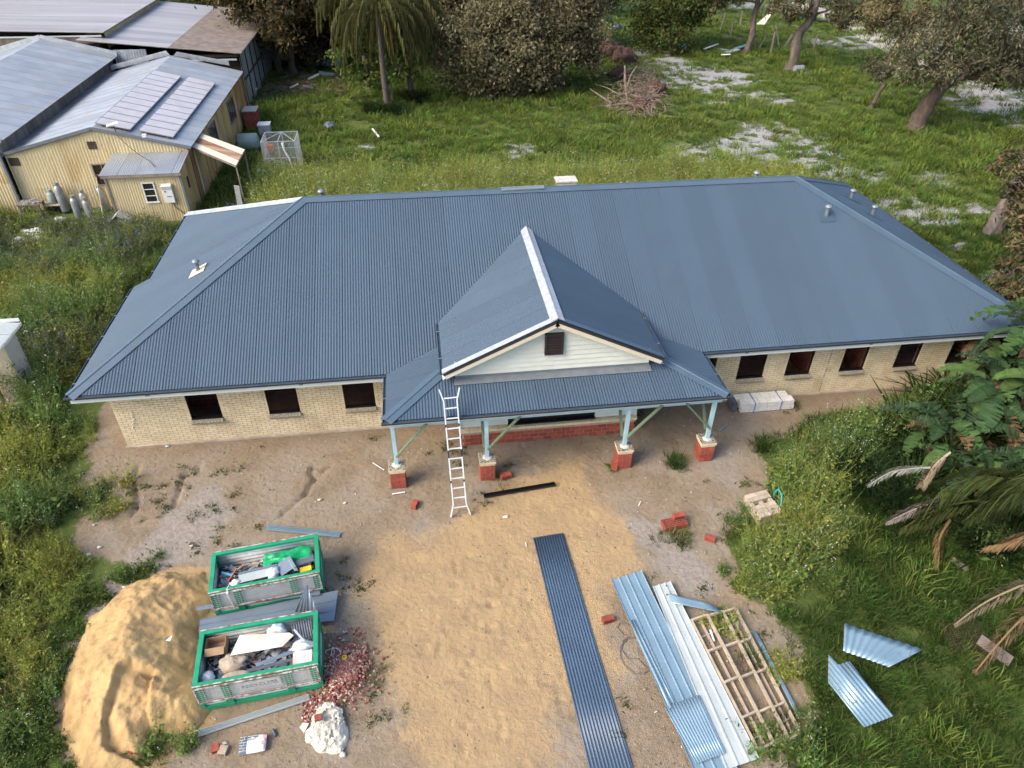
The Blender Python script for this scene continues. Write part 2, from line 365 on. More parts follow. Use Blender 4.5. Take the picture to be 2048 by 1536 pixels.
for nm, C in (('mA', (ys, 1-ym, wm)), ('mB', (gp, sstep(-1.5, 1.5, sdist(fx, fy, LITT)+(fbm(fx*.5, fy*.5, 71)-.5)*5), sstep(1.5, -.2, np.abs(fy+.1))*(fx > -.5)*(fx < 31.5)))):
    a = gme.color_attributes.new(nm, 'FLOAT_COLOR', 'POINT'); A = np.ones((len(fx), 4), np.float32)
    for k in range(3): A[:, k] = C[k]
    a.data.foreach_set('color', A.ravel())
b = NB('ground_soil'); P = b.n('ShaderNodeNewGeometry').outputs['Position']
sA = b.n('ShaderNodeSeparateColor'); sB = b.n('ShaderNodeSeparateColor')
b.l(b.n('ShaderNodeAttribute', attribute_name='mA').outputs['Color'], sA.inputs[0]); b.l(b.n('ShaderNodeAttribute', attribute_name='mB').outputs['Color'], sB.inputs[0])
n1 = b.noise(P, 1.3, 4, .6); n2 = b.noise(P, 7, 4, .65); n3 = b.noise(P, 34, 1, .6); n4 = b.noise(P, .5, 4, .6)
dirt = b.mix(b.ramp(n1, .35, .65), (.262, .206, .143), (.215, .168, .116)); dirt = b.mix(b.ramp(n4, .45, .62), dirt, (.265, .22, .17))
dirt = b.mix(b.math('MULTIPLY', b.ramp(n2, .52, .70), .6), dirt, (.155, .115, .08))
sand = b.mix(b.ramp(n1, .3, .7), (.395, .28, .15), (.33, .235, .135)); sand = b.mix(b.math('MULTIPLY', b.ramp(n2, .56, .7), .45), sand, (.28, .20, .12))
grey = b.mix(b.ramp(n2, .35, .65), (.30, .265, .225), (.24, .21, .18))
edge = lambda s: b.ramp(b.math('ADD', s, b.math('MULTIPLY', b.math('SUBTRACT', n2, .5), 1.1)), .25, .75)
col = b.mix(edge(sA.outputs[0]), dirt, sand); col = b.mix(edge(sB.outputs[0]), col, grey)
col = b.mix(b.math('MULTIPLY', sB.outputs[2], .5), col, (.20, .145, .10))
vor = b.n('ShaderNodeTexVoronoi', i_Scale=26.0); b.l(P, vor.inputs['Vector'])
peb = b.math('MULTIPLY', b.math('LESS_THAN', vor.outputs['Distance'], .17), b.math('GREATER_THAN', b.noise(P, 9, 2), .57))
col = b.mix(b.math('MULTIPLY', peb, .6), col, (.62, .58, .52))
vo2 = b.n('ShaderNodeTexVoronoi', i_Scale=4.2); b.l(P, vo2.inputs['Vector'])
dk = b.math('MULTIPLY', b.ramp(b.math('ADD', vo2.outputs['Distance'], b.math('MULTIPLY', n2, .35)), .34, .22), b.ramp(b.noise(P, .8, 2), .46, .58))
col = b.mix(b.math('MULTIPLY', dk, .6), col, (.15, .105, .065))
gr = b.mix(b.ramp(n1, .3, .7), (.085, .125, .028), (.065, .095, .026)); gr = b.mix(b.ramp(n2, .4, .7), gr, (.10, .125, .034)); gr = b.mix(b.math('MULTIPLY', b.ramp(n4, .5, .7), .5), gr, (.10, .105, .045))
col = b.mix(edge(sA.outputs[1]), col, gr)
col = b.mix(edge(sB.outputs[1]), col, (.10, .068, .045))
wh = b.mix(b.ramp(n2, .35, .7), (.40, .40, .41), (.20, .195, .18)); n5 = b.noise(P, 2.6, 5, .75); wf = b.ramp(b.math('ADD', sA.outputs[2], b.math('MULTIPLY', b.math('SUBTRACT', n5, .5), 1.9)), .35, .8); col = b.mix(b.math('MULTIPLY', wf, b.ramp(sA.outputs[2], .05, .4)), col, wh)
b.l(col, b.p.inputs['Base Color']); b.p.inputs['Roughness'].default_value = .95; b.p.inputs['Specular IOR Level'].default_value = .15
bp = b.n('ShaderNodeBump', i_Strength=.9, i_Distance=.06); hh = b.math('ADD', b.math('MULTIPLY', n2, .8), b.math('MULTIPLY', n3, .3)); hh = b.math('SUBTRACT', hh, b.math('MULTIPLY', dk, .35)); b.l(hh, bp.inputs['Height']); b.l(bp.outputs[0], b.p.inputs['Normal'])
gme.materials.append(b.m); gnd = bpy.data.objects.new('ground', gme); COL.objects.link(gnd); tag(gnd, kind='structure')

# gravel track far behind the trees
mb = MB(); cl = [np.array((*G(u, v)[:2],)) for u, v in [(1580, 6), (1665, 32), (1760, 78), (1850, 123), (1960, 185), (2100, 270)]]
V = []; 
for i, c in enumerate(cl):
    d = cl[min(i+1, len(cl)-1)]-cl[max(i-1, 0)]; d /= np.linalg.norm(d); n = np.array((-d[1], d[0]))
    for s in (-1, -.5, .5, 1): q = c+n*s*2.2; V.append((q[0], q[1], .03 if abs(s) < .9 else -.04))
V = [(x, y, z+float(ground_z(x, y)[0])+.06) for x, y, z in V]
mb.add(V, [(i*4+k, i*4+k+1, i*4+k+5, i*4+k+4) for i in range(len(cl)-1) for k in range(3)])
MT['gravel'] = M('road_gravel', (.50, .45, .40), (.40, .36, .32), scale=2, rough=.95, bump=.4, world=True)
tag(mb.build('road', MT['gravel']), kind='structure')
# ================================================================ THE HOUSE
L, W, OV, H, T = 31.22, 13.707, .7165, 2.7685, .4714
XP1, XP2, YP, TP = 8.897, 19.383, -3.09, .226          # porch eaves and its pitch
XG, YG, ZG, WG, TG = 14.123, -1.957, 5.2, 3.4425, .4784   # front gable
YW = -1.33                                             # bay wall and gable wall
ZR = H+T*W/2; YR = W/2-OV
PITCHC, SHW = .0915, .915
house = thing('brick_house', 'long cream brick house with a blue corrugated hip roof and front gable, still being built', 'house', (L/2, 6, 0))
HW = WL[house.name]
CUBE = None
def unit_brick():
    global CUBE
    if CUBE is None:
        m = MB(); e = .03
        m.box((0, 0, 0), (1, 1, 1)); CUBE = m.mesh('brick')
    return CUBE
BRICKN = [0]
def put_brick(parent, c, s, mat, rotz=0.0):
    me = bpy.data.meshes.get('brick_'+mat.name)
    if me is None: me = unit_brick().copy(); me.name = 'brick_'+mat.name; me.materials.append(mat)
    o = link_mesh('brick', me, None, parent, c); o.scale = s; o.rotation_euler = (0, 0, rotz); BRICKN[0] += 1
    return o
def intervals(a, b, holes):
    out = [(a, b)]
    for h0, h1 in holes:
        nx = []
        for p, q in out:
            if h1 <= p or h0 >= q: nx.append((p, q)); continue
            if h0 > p: nx.append((p, h0))
            if h1 < q: nx.append((h1, q))
        out = nx
    return out
def brick_wall(parent, o, ud, nd, length, height, holes, mod, course, bmat, mmat, each=None, name='wall', th=.11, z0=0.0, stuff='brick_courses', bm_each=None):
    """o start point, ud along the wall, nd outward normal; holes (u0,u1,z0,z1)"""
    o = np.array(o, float); ud = np.array(ud, float); nd = np.array(nd, float)
    mb = MB(); us = sorted({0, length, *[h[0] for h in holes], *[h[1] for h in holes]}); zs = sorted({z0, height, *[max(h[2], z0) for h in holes], *[min(h[3], height) for h in holes]})
    for a, b_ in zip(us[:-1], us[1:]):
        for c, d in zip(zs[:-1], zs[1:]):
            if any(h[0] <= (a+b_)/2 <= h[1] and h[2] <= (c+d)/2 <= h[3] for h in holes): continue
            mb.box(o+ud*(a+b_)/2+np.array((0, 0, (c+d)/2))-nd*(th/2+.009), (b_-a, th, d-c), (ud, nd, (0, 0, 1)))
    wall = mb.build(name, mmat, parent)
    st = MB(); n = int((height-z0)/course+.01); k = 0
    for r_ in range(n):
        za = z0+r_*course; zb = za+course-.016; zm = (za+zb)/2
        for a, b_ in intervals(0, length, [(h[0], h[1]) for h in holes if h[2] < zm < h[3]]):
            st0 = math.floor(a/mod)*mod + (r_ % 2)*mod/2 - mod
            x = st0
            while x < b_:
                p, q = max(x, a), min(x+mod-.016, b_)
                if q-p > .03:
                    pr = random.uniform(-.003, .004); c = o+ud*(p+q)/2+np.array((0, 0, zm))+nd*(pr-.03)
                    if each is not None and each(c):
                        ob = put_brick(wall, c, (q-p, .06, zb-za), bm_each or bmat, math.atan2(ud[1], ud[0]))
                    else: st.box(c, (q-p, .06, zb-za), (ud, nd, (0, 0, 1)))
                x += mod
    if st.v: tag(st.build(stuff, bmat, wall), kind='stuff')
    return wall
WINL = [(2.30, 3.32), (4.82, 5.85), (7.33, 8.37)]
WINR = [(19.6, 20.35), (21.21, 22.23), (23.05, 24.03), (25.16, 26.12), (27.28, 28.2), (29.37, 30.26)]
SILL, HEAD = .95, 2.30
MODL, CRS = .288, .0895
near = lambda c: c[0] < 2.2 and .15 < c[2] < 1.75 and (c[0]-1.1)**2+(c[2]-.9)**2*1.2 < 1.05
holes = [(a, b_, SILL, HEAD) for a, b_ in WINL]
brick_wall(house, (0, 0, 0), (1, 0, 0), (0, -1, 0), 10.9, 2.58, holes, MODL, CRS, MT['creamw'], MT['mortar'], each=near, bm_each=MT['cream'])
JX = 24.65
brick_wall(house, (17.6, 0, 0), (1, 0, 0), (0, -1, 0), JX-17.61, 2.58, [(a-17.6, b_-17.6, SILL if a > 20 else .0, HEAD) for a, b_ in WINR if a < JX], MODL, CRS, MT['creamw'], MT['mortar'])
brick_wall(house, (JX+.012, 0, 0), (1, 0, 0), (0, -1, 0), L-JX-.012, 2.58, [(a-JX-.012, b_-JX-.012, SILL, HEAD) for a, b_ in WINR if a > JX], MODL, CRS, MT['creamw'], MT['mortar'])
brick_wall(house, (0, 12.27, 0), (0, -1, 0), (-1, 0, 0), 12.15, 2.58, [(2, 3.4, .95, 2.3), (8, 9.2, .95, 2.3)], MODL, CRS, MT['creamw'], MT['mortar'])
brick_wall(house, (L, .12, 0), (0, 1, 0), (1, 0, 0), 12.15, 2.58, [(2, 3.4, .95, 2.3), (8, 9.2, .95, 2.3)], MODL, CRS, MT['creamw'], MT['mortar'])
brick_wall(house, (L-.12, 12.27, 0), (-1, 0, 0), (0, 1, 0), L-.24, 2.58, [(4, 6, .95, 2.3), (12, 15, .05, 2.3), (20, 22, .95, 2.3)], MODL, CRS, MT['creamw'], MT['mortar'])
m = MB(); m.box((JX+.006, -.002, 1.29), (.012, .02, 2.58)); m.build('expansion_joint', MT['rust'], house)
MB().box((5.45, -.035, .0), (11.0, .10, .10)).build('footing', MT['concrete'], house); MB().box((24.5, -.035, .0), (13.5, .10, .10)).build('footing', MT['concrete'], house)
# window openings: sill bricks, flashing and reveals
for a, b_ in WINL+WINR[1:]:
    w_ = b_-a; sl = MB(); n = 10
    for i in range(n):
        x = a+(i+.5)*w_/n
        sl.box((x, -.045, SILL-.055), (w_/n-.012, .20, .085), ((1, 0, 0), (0, .94, .34), (0, -.34, .94)))
    s_ = sl.build('window_sill', MT['sillbrick'], house)
    m = MB(); m.box((a+w_/2, .06, SILL+.015), (w_, .16, .03)); m.box((a+.008, .10, 1.6), (.014, .12, 1.3)); m.box((b_-.008, .10, 1.6), (.014, .12, 1.3)); m.build('flashing', MT['black'], house)
    m = MB(); m.box((a-.0, .052, 1.6), (.012, .10, 1.32)); m.box((b_, .052, 1.6), (.012, .10, 1.32)); m.build('reveal', MT['creamw'], house)
# inside: slab, inner leaf, partitions of red brick
m = MB(); m.box((L/2, 6.1, -.03), (L-.3, 12.0, .10)); m.box((L/2, 5.5, 2.54), (L-.3, 10.5, .06)); m.build('floor_slab', MT['inside'], house)
m = MB()
for a, b_ in zip([.2]+[q[1]+.05 for q in WINL], [q[0]-.05 for q in WINL]+[10.9]): m.box(((a+b_)/2, .22, 1.27), (b_-a, .09, 2.5))
for a, b_ in zip([17.6]+[q[1]+.05 for q in WINR], [q[0]-.05 for q in WINR]+[L-.2]): m.box(((a+b_)/2, .22, 1.27), (b_-a, .09, 2.5))
m.box((8.0, 4.2, 1.27), (15.5, .09, 2.5)); m.box((23.5, 4.2, 1.27), (15.0, .09, 2.5)); m.build('inner_leaf', MT['insidewall'], house)
RM, RC = .315, .172
brick_wall(house, (1.6, 1.95, 0), (1, 0, 0), (0, -1, 0), 2.6, 2.5, [], RM, RC, MT['redw'], MT['mortarred'], name='partition')
for xx in (24.55, 26.65): brick_wall(house, (xx, 3.6, 0), (0, -1, 0), (-1, 0, 0), 3.3, 2.5, [], RM, RC, MT['redw'], MT['mortarred'], name='partition')
# bay wall of red bricks under the porch
isfront = lambda c: True
bay = brick_wall(house, (11.13, YW, 0), (1, 0, 0), (0, -1, 0), 6.05, .60, [], RM, .155, MT['red'], MT['mortarred'], each=isfront, bm_each=MT['red'], name='bay_wall')
for x0, sgn in ((11.13, -1), (17.18, 1)):
    brick_wall(house, (x0, YW if sgn > 0 else 0, 0), (0, sgn, 0), (sgn, 0, 0), 1.33, .60, [], RM, .155, MT['red'], MT['mortarred'], name='bay_wall')
m = MB(); m.box((14.155, YW+.045, .66), (6.10, .20, .10)); m.build('bay_mortar', MT['mortarred'], house)
for i in range(19):
    x = 11.12+(i+.5)*6.07/19; put_brick(bay, (x, YW+.03, .665), (6.07/19-.012, .235, .095), MT['cream'])
MB().box((11.95, YW+.10, 1.67), (1.6, .06, 1.86)).build('wall_panel', MT['fascia'], house); MB().box((16.45, YW+.10, 1.67), (1.42, .06, 1.86)).build('wall_panel', MT['fascia'], house)
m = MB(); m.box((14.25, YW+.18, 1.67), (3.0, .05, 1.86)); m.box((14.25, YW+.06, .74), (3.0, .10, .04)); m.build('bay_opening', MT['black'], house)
m = MB(); m.box((11.15, -.6, 1.65), (.06, 1.4, 1.9)); m.box((17.16, -.6, 1.65), (.06, 1.4, 1.9)); m.build('bay_side_panel', MT['fascia'], house)

# ---------------------------------------------------------------- roof
roofm = MB()
EZ = .035
STEPL, YST = .69, 6.13
roofm.add([(-OV, -OV, H-EZ), (L+OV, -OV, H-EZ), (L+OV-W/2, YR, ZR-EZ), (-OV+W/2, YR, ZR-EZ), (-OV, YST, H-EZ), (-OV+STEPL, YST, H+T*STEPL-EZ), (-OV+STEPL, W-OV-STEPL, H+T*STEPL-EZ), (-OV+STEPL, W-OV, H-EZ), (L+OV-.45, W-OV, H-EZ), (L+OV-.45, W-OV-.45, H+T*.45-EZ), (L+OV-.45, 11.77, H+T*.45-EZ), (L+OV, 11.77, H-EZ)],
          [(0, 1, 2, 3), (0, 3, 6, 5, 4), (3, 2, 9, 8, 7, 6), (1, 11, 10, 9, 2)])
# cut-free underlay for porch and gable sits just under their sheets
xl, xr = XG-WG, XG+WG; ze = ZG-TG*WG; yb = (ZG-H)/T-OV; yev = (ze-H)/T-OV
roofm.add([(XG, YG+.02, ZG-EZ), (XG, yb, ZG-EZ), (xl, yev, ze-EZ), (xl, YG+.02, ze-EZ), (xr, yev, ze-EZ), (xr, YG+.02, ze-EZ)], [(0, 1, 2, 3), (1, 0, 5, 4)])
dpw = YW-YP
roofm.add([(XP1, YP, H-EZ), (XP2, YP, H-EZ), (XP2-dpw, YW, H+TP*dpw-EZ), (XP1+dpw, YW, H+TP*dpw-EZ), (XP1, -OV, H-EZ), (XP2, -OV, H-EZ),
           (XP1+2.3, T and -OV+2.3*TP/T, H+TP*2.3-EZ), (XP2-2.3, -OV+2.3*TP/T, H+TP*2.3-EZ)], [(0, 1, 2, 3), (4, 0, 3, 6), (1, 5, 7, 2)])
roof = roofm.build('roof', MT['sark'], house)
def sheets(Pf, n, lo, hi, s0, s1, parent=None, mat=None, pitch=PITCHC, amp=.011, shw=SHW, nper=6, name='roof_sheet', raise_=.004, smooth=True, phase=0.0, gap=.011):
    n = np.array(n, float); out = []; k = 0; s = s0
    while s < s1-1e-4:
        e = min(s+shw, s1); e0 = e; e = e-min(gap, shw*.1); ns = max(2, int(round((e-s)/pitch*nper))+1); V = []; ok = []
        for i in range(ns):
            q = s+(e-s)*i/(ns-1); a, b_ = lo(q), hi(q)
            if b_-a < .01: ok.append(False); b_ = a+.001
            else: ok.append(True)
            off = n*(amp*math.cos(2*math.pi*(q-phase)/pitch)+raise_*(1-i/(ns-1)))
            V.append(np.array(Pf(q, a))+off); V.append(np.array(Pf(q, b_))+off)
        F = [(2*i, 2*i+2, 2*i+3, 2*i+1) for i in range(ns-1) if ok[i] or ok[i+1]]
        if F:
            mb = MB(); mb.add(V, F); o = mb.build(name, mat or MT['roof'], parent, smooth=smooth); out.append(o)
        s = e0
    return out
nf = np.array((0, -T, 1.0)); nf /= np.linalg.norm(nf)
def dlow(x):
    d = 0.0
    if XP1 < x < XP2: d = max(d, TP/T*min(x-XP1, XP2-x))
    if xl < x < xr: d = max(d, (ZG-TG*abs(x-XG)-H)/T)
    return d
dhi = lambda x: min(W/2, x+OV, L+OV-x)
sheets(lambda x, d: (x, -OV+d, H+T*d), nf, dlow, dhi, -OV+.02, L+OV-.02, roof)
nl = np.array((-T, 0, 1.0)); nl /= np.linalg.norm(nl)
sheets(lambda y, d: (-OV+d, y, H+T*d), nl, lambda y: 0 if y < YST else STEPL, lambda y: min(W/2, y+OV, W-OV-y), -OV+.02, W-OV-STEPL, roof)
nr = np.array((T, 0, 1.0)); nr /= np.linalg.norm(nr)
sheets(lambda y, d: (L+OV-d, y, H+T*d), nr, lambda y: 0 if y < 11.77 else .45, lambda y: min(W/2, y+OV, W-OV-y), -OV+.02, W-OV-.02, roof)
nb = np.array((0, T, 1.0)); nb /= np.linalg.norm(nb)
sheets(lambda x, d: (x, W-OV-d, H+T*d), nb, lambda x: 0, dhi, -OV+STEPL, L+OV-.45, roof, nper=4)
# gable slopes: u is distance from the ridge
ngl = np.array((-TG, 0, 1.0)); ngl /= np.linalg.norm(ngl); ngr = ngl*np.array((-1, 1, 1))
ulim = lambda y: min(WG, (ZG-H-T*(y+OV))/TG)
sheets(lambda y, u: (XG-u, y, ZG-TG*u), ngl, lambda y: 0, ulim, YG, yb, roof, gap=.002, raise_=.002)
sheets(lambda y, u: (XG+u, y, ZG-TG*u), ngr, lambda y: 0, ulim, YG, yb, roof, gap=.002, raise_=.002)
# porch skirt
npf = np.array((0, -TP, 1.0)); npf /= np.linalg.norm(npf)
sheets(lambda x, d: (x, YP+d, H+TP*d), npf, lambda x: 0, lambda x: min(dpw, x-XP1, XP2-x), XP1+.02, XP2-.02, roof)
npl = np.array((-TP, 0, 1.0)); npl /= np.linalg.norm(npl)
for sg, x0 in ((1, XP1), (-1, XP2)):
    n_ = npl*np.array((sg, 1, 1))
    sheets(lambda y, d, sg=sg, x0=x0: (x0+sg*d, y, H+TP*d), n_, lambda y: max(0, T/TP*(y+OV)), lambda y: min(y-YP, 2.2), YP+.02, -OV+2.2*TP/T, roof)
# caps
def cap(a, b_, n1, n2, w1, name, mat, up=.035, th=.006, trim=None):
    """folded strip along a-b lying on faces with normals n1, n2"""
    a = np.array(a, float); b_ = np.array(b_, float); d = b_-a; d /= np.linalg.norm(d); mb = MB()
    for n in (n1, n2):
        n = np.array(n, float); n /= np.linalg.norm(n); s = np.cross(d, n); s /= np.linalg.norm(s)
        if s[2] > 0: s = -s
        lift = n*up
        P = [a+np.array((0, 0, up*1.25)), b_+np.array((0, 0, up*1.25)), b_+s*w1+lift, a+s*w1+lift]
        mb.slab(P if np.dot(np.cross(P[1]-P[0], P[2]-P[0]), n) > 0 else P[::-1], th, n)
    # rolled top
    mb.tube([a+np.array((0, 0, up*1.25)), b_+np.array((0, 0, up*1.25))], .022, 6)
    return mb.build(name, mat, roof)
RL, RR = np.array((-OV+W/2, YR, ZR)), np.array((L+OV-W/2, YR, ZR))
cap(RL, RR, nf, nb, .24, 'ridge_cap', MT['cap'])
cap((-OV, -OV, H), RL, nf, nl, .26, 'hip_cap', MT['cap']); cap((L+OV, -OV, H), RR, nf, nr, .26, 'hip_cap', MT['cap'])
cap((-OV+STEPL, W-OV-STEPL, H+T*STEPL), RL, nb, nl, .26, 'hip_cap', MT['capfilm']); cap((L+OV, W-OV, H), RR, nb, nr, .26, 'hip_cap', MT['cap'])
cap((XG, YG-.02, ZG), (XG, yb, ZG), ngl, ngr, .22, 'ridge_cap', MT['capfilm'])
cap((XP1, YP, H), (XP1+dpw, YW, H+TP*dpw), npf, npl, .22, 'hip_cap', MT['cap']); cap((XP2, YP, H), (XP2-dpw, YW, H+TP*dpw), npf, npl*np.array((-1, 1, 1)), .22, 'hip_cap', MT['cap'])
# loose cap lengths lying on the ridge
tag(MB().slab([(13.42, YR+.1, ZR+.06), (13.42, YR-.14, ZR+.04), (15.05, YR-.14, ZR+.05), (15.05, YR+.1, ZR+.07)], .05).build('loose_cap', MT['ventcap'], house), 'short loose length of ridge capping lying on the ridge')
# valleys
def strip(a, b_, w1, mat, name, parent=roof, up=.004, h=.004):
    mb = MB(); mb.bar(a, b_, w1, h); return mb.build(name, mat, parent)
# gutters: lip, floor and dark face
def gutter(a, b_, out, zt=H-.02, name='gutter', brk=True):
    a = np.array(a, float); b_ = np.array(b_, float); out = np.array(out, float); z = np.array((0, 0, 1.0)); d = (b_-a)/np.linalg.norm(b_-a); Ln = np.linalg.norm(b_-a); c = (a+b_)/2
    mb = MB(); c = c*np.array((1, 1, 0))+z*zt
    mb.m = 0; mb.box(c+out*.092, (Ln, .012, .012), (d, out, z)); mb.box(c+out*.045-z*.060, (Ln, .09, .006), (d, out, z)); mb.box(c+out*.003-z*.035, (Ln, .006, .05), (d, out, z))
    mb.m = 1; mb.box(c+out*.094-z*.038, (Ln, .008, .062), (d, out, z))
    o = mb.build(name, [MT['cap'], MT['gutterface']], roof)
    if brk:
        n = int(Ln/1.15)
        for i in range(n):
            q = a+(b_-a)*(i+.5)/n; m2 = MB(); m2.box(q*np.array((1, 1, 0))+z*(zt+.01)+out*.045, (.03, .11, .012), (d, out, z)); m2.build('gutter_bracket', MT['ventcap'], roof)
    return o
fy_ = (0, -1, 0)
gutter((-OV-.13, -OV, H), (XP1, -OV, H), fy_, brk=False); gutter((XP2, -OV, H), (L+OV+.13, -OV, H), fy_, brk=False)
gutter((-OV, -OV-.01, H), (-OV, YST, H), (-1, 0, 0)); gutter((-OV+STEPL, YST+.02, H), (-OV+STEPL, W-OV-STEPL, H), (-1, 0, 0), zt=H+T*STEPL-.02)
gutter((L+OV, -OV-.01, H), (L+OV, 11.77, H), (1, 0, 0)); gutter((L+OV-.45, 11.79, H), (L+OV-.45, W-OV, H), (1, 0, 0), zt=H+T*.45-.02)
gutter((-OV+STEPL, W-OV-STEPL, H), (L+OV, W-OV-.3, H), (0, 1, 0), zt=H, brk=False)
gutter((XP1-.13, YP, H), (XP2+.13, YP, H), fy_, brk=False); gutter((XP1, YP-.01, H), (XP1, -OV-.14, H), (-1, 0, 0)); gutter((XP2, YP-.01, H), (XP2, -OV-.14, H), (1, 0, 0))
gutter((xl, YG, ze), (xl, yev+.2, ze), (-1, 0, 0), zt=ze-.01); gutter((xr, YG, ze), (xr, yev+.2, ze), (1, 0, 0), zt=ze-.01)
# fascias and soffits
MB().box(((XP1-OV)/2-.05, -OV+.012, H-.185), (XP1+OV-.1, .024, .20)).build('fascia', MT['fascia'], house); MB().box(((XP2+L+OV)/2, -OV+.012, H-.185), (L+OV-XP2, .024, .20)).build('fascia', MT['fascia'], house)
MB().box((-OV+.012, 2.7, H-.19), (.024, 6.8, .17)).build('fascia', MT['fascia'], house); MB().box((L+OV-.012, 5.9, H-.19), (.024, 11.7, .17)).build('fascia', MT['fascia'], house)
m = MB(); m.box(((XP1-OV)/2, -.36, H-.275), (XP1+OV-.1, .68, .02)); m.box(((XP2+L+OV)/2, -.36, H-.275), (L+OV-XP2-.1, .68, .02)); m.box((-.36, 3.2, H-.275), (.66, 5.4, .02)); m.box((L+.36, 6, H-.275), (.66, 10.6, .02)); m.build('soffit', MT['fascia'], house)
for x in (1.55, 6.2): 
    m = MB(); m.box((x, -OV-.004, H-.17), (.12, .012, .06)); m.build('downpipe_outlet', MT['ventcap'], house)
for x in (21.0, 25.5):
    m = MB(); m.box((x, -OV-.004, H-.17), (.12, .012, .06)); m.build('downpipe_outlet', MT['ventcap'], house)
# front gable: boards, louvre, barges, apron
yc = -1.66; bt = TG; dgw = yc-YP
zb0 = H+TP*dgw+.10; nbrd = 11; 
brdh = (ZG-.12-zb0)/nbrd
gw = lambda z: max(0.02, (ZG-.10-z)/TG-.02)
xlim = WG-.42
gabl = MB().add([(XG-xlim, yc+.03, zb0-.3), (XG+xlim, yc+.03, zb0-.3), (XG+xlim, yc+.03, ZG-TG*xlim-.05), (XG, yc+.03, ZG-.08), (XG-xlim, yc+.03, ZG-TG*xlim-.05)], [(0, 1, 2, 3, 4)]).build('gable_wall', MT['cladding'], house)
for i in range(nbrd):
    z0_, z1_ = zb0+i*brdh, zb0+(i+1)*brdh
    a0, a1 = min(xlim, gw(z0_)), min(xlim, gw(z1_))
    P = [(XG-a0, yc-.030, z0_+.004), (XG+a0, yc-.030, z0_+.004), (XG+a1, yc-.004, z1_), (XG-a1, yc-.004, z1_)]
    if a0 > .05: MB().slab(P, .014, (0, -1, 0)).build('cladding_board', MT['cladding'], gabl)
m = MB(); 
for s_ in (-1, 1): m.box((XG+s_*(xlim+.02), yc-.02, (zb0+ZG-TG*xlim)/2-.03), (.06, .05, ZG-TG*xlim-zb0+.02))
m.build('corner_trim', MT['white'], gabl)
lv = MB(); lv.box((14.1, yc-.05, 4.18), (.58, .06, .76)); lo_ = lv.build('gable_louvre', MT['blind'], house)
for i in range(7):
    m = MB(); m.box((14.1, yc-.095, 3.89+i*.097), (.44, .055, .012), ((1, 0, 0), (0, .75, -.66), (0, .66, .75))); m.build('louvre_blade', MT['blind'], lo_)
m = MB(); m.box((13.84, yc-.095, 4.18), (.06, .05, .76)); m.box((14.36, yc-.095, 4.18), (.06, .05, .76)); m.box((14.1, yc-.095, 4.535), (.46, .05, .05)); m.box((14.1, yc-.095, 3.825), (.46, .05, .05)); m.build('louvre_frame', MT['blind'], lo_)
for s_ in (-1, 1):
    a = np.array((XG, YG-.03, ZG-.02)); b_ = np.array((XG+s_*(WG+.02), YG-.03, ze-.03)); dn = np.array((0, 0, 1.0))
    d = (b_-a)/np.linalg.norm(b_-a); n = np.array((-d[2]*s_, 0, d[0]*s_)); n = n if n[2] > 0 else -n
    MB().box((a+b_)/2-n*.045, (np.linalg.norm(b_-a), .03, .085), (d, (0, 1, 0), n)).build('barge_capping', MT['charcoal'], roof)
    MB().box((a+b_)/2-n*.155+np.array((0, .008, 0)), (np.linalg.norm(b_-a)-.04, .03, .13), (d, (0, 1, 0), n)).build('barge_board', MT['barge'], roof)
    MB().box((a+b_)/2+n*.035+np.array((0, .10, 0)), (np.linalg.norm(b_-a), .22, .008), (d, (0, 1, 0), n)).build('barge_flashing', MT['capfilm'] if s_ < 0 else MT['cap'], roof)
    MB().slab([a+np.array((0, .04, -.24)), a+np.array((0, .6, -.24)), b_+np.array((0, .6, -.24)), b_+np.array((0, .04, -.24))][::(1 if s_ > 0 else -1)], .01).build('gable_soffit', MT['fascia'], roof)
MB().slab([(XG-xlim-.1, yc-.30, H+TP*(dgw-.30)+.035), (XG+xlim+.1, yc-.30, H+TP*(dgw-.30)+.035), (XG+xlim+.1, yc-.03, H+TP*dgw+.05), (XG-xlim-.1, yc-.03, H+TP*dgw+.05)], .006).build('apron_flashing', MT['vent'], roof)
MB().box((XG, yc-.045, H+TP*dgw+.075), (2*xlim+.1, .012, .09)).build('apron_upstand', MT['vent'], roof)
MB().box((XG, YG-.022, ZG-.185), (.16, .022, .17)).build('barge_apex', MT['barge'], roof)
for s_ in (-1, 1):   # cheeks of the gable above the porch skirt
    MB().slab([(XG+s_*xlim, yc, zb0-.3), (XG+s_*xlim, .6, zb0-.3), (XG+s_*xlim, .6, ze+.1), (XG+s_*xlim, yc, ze+.1)], .02).build('gable_cheek', MT['cladding'], house)

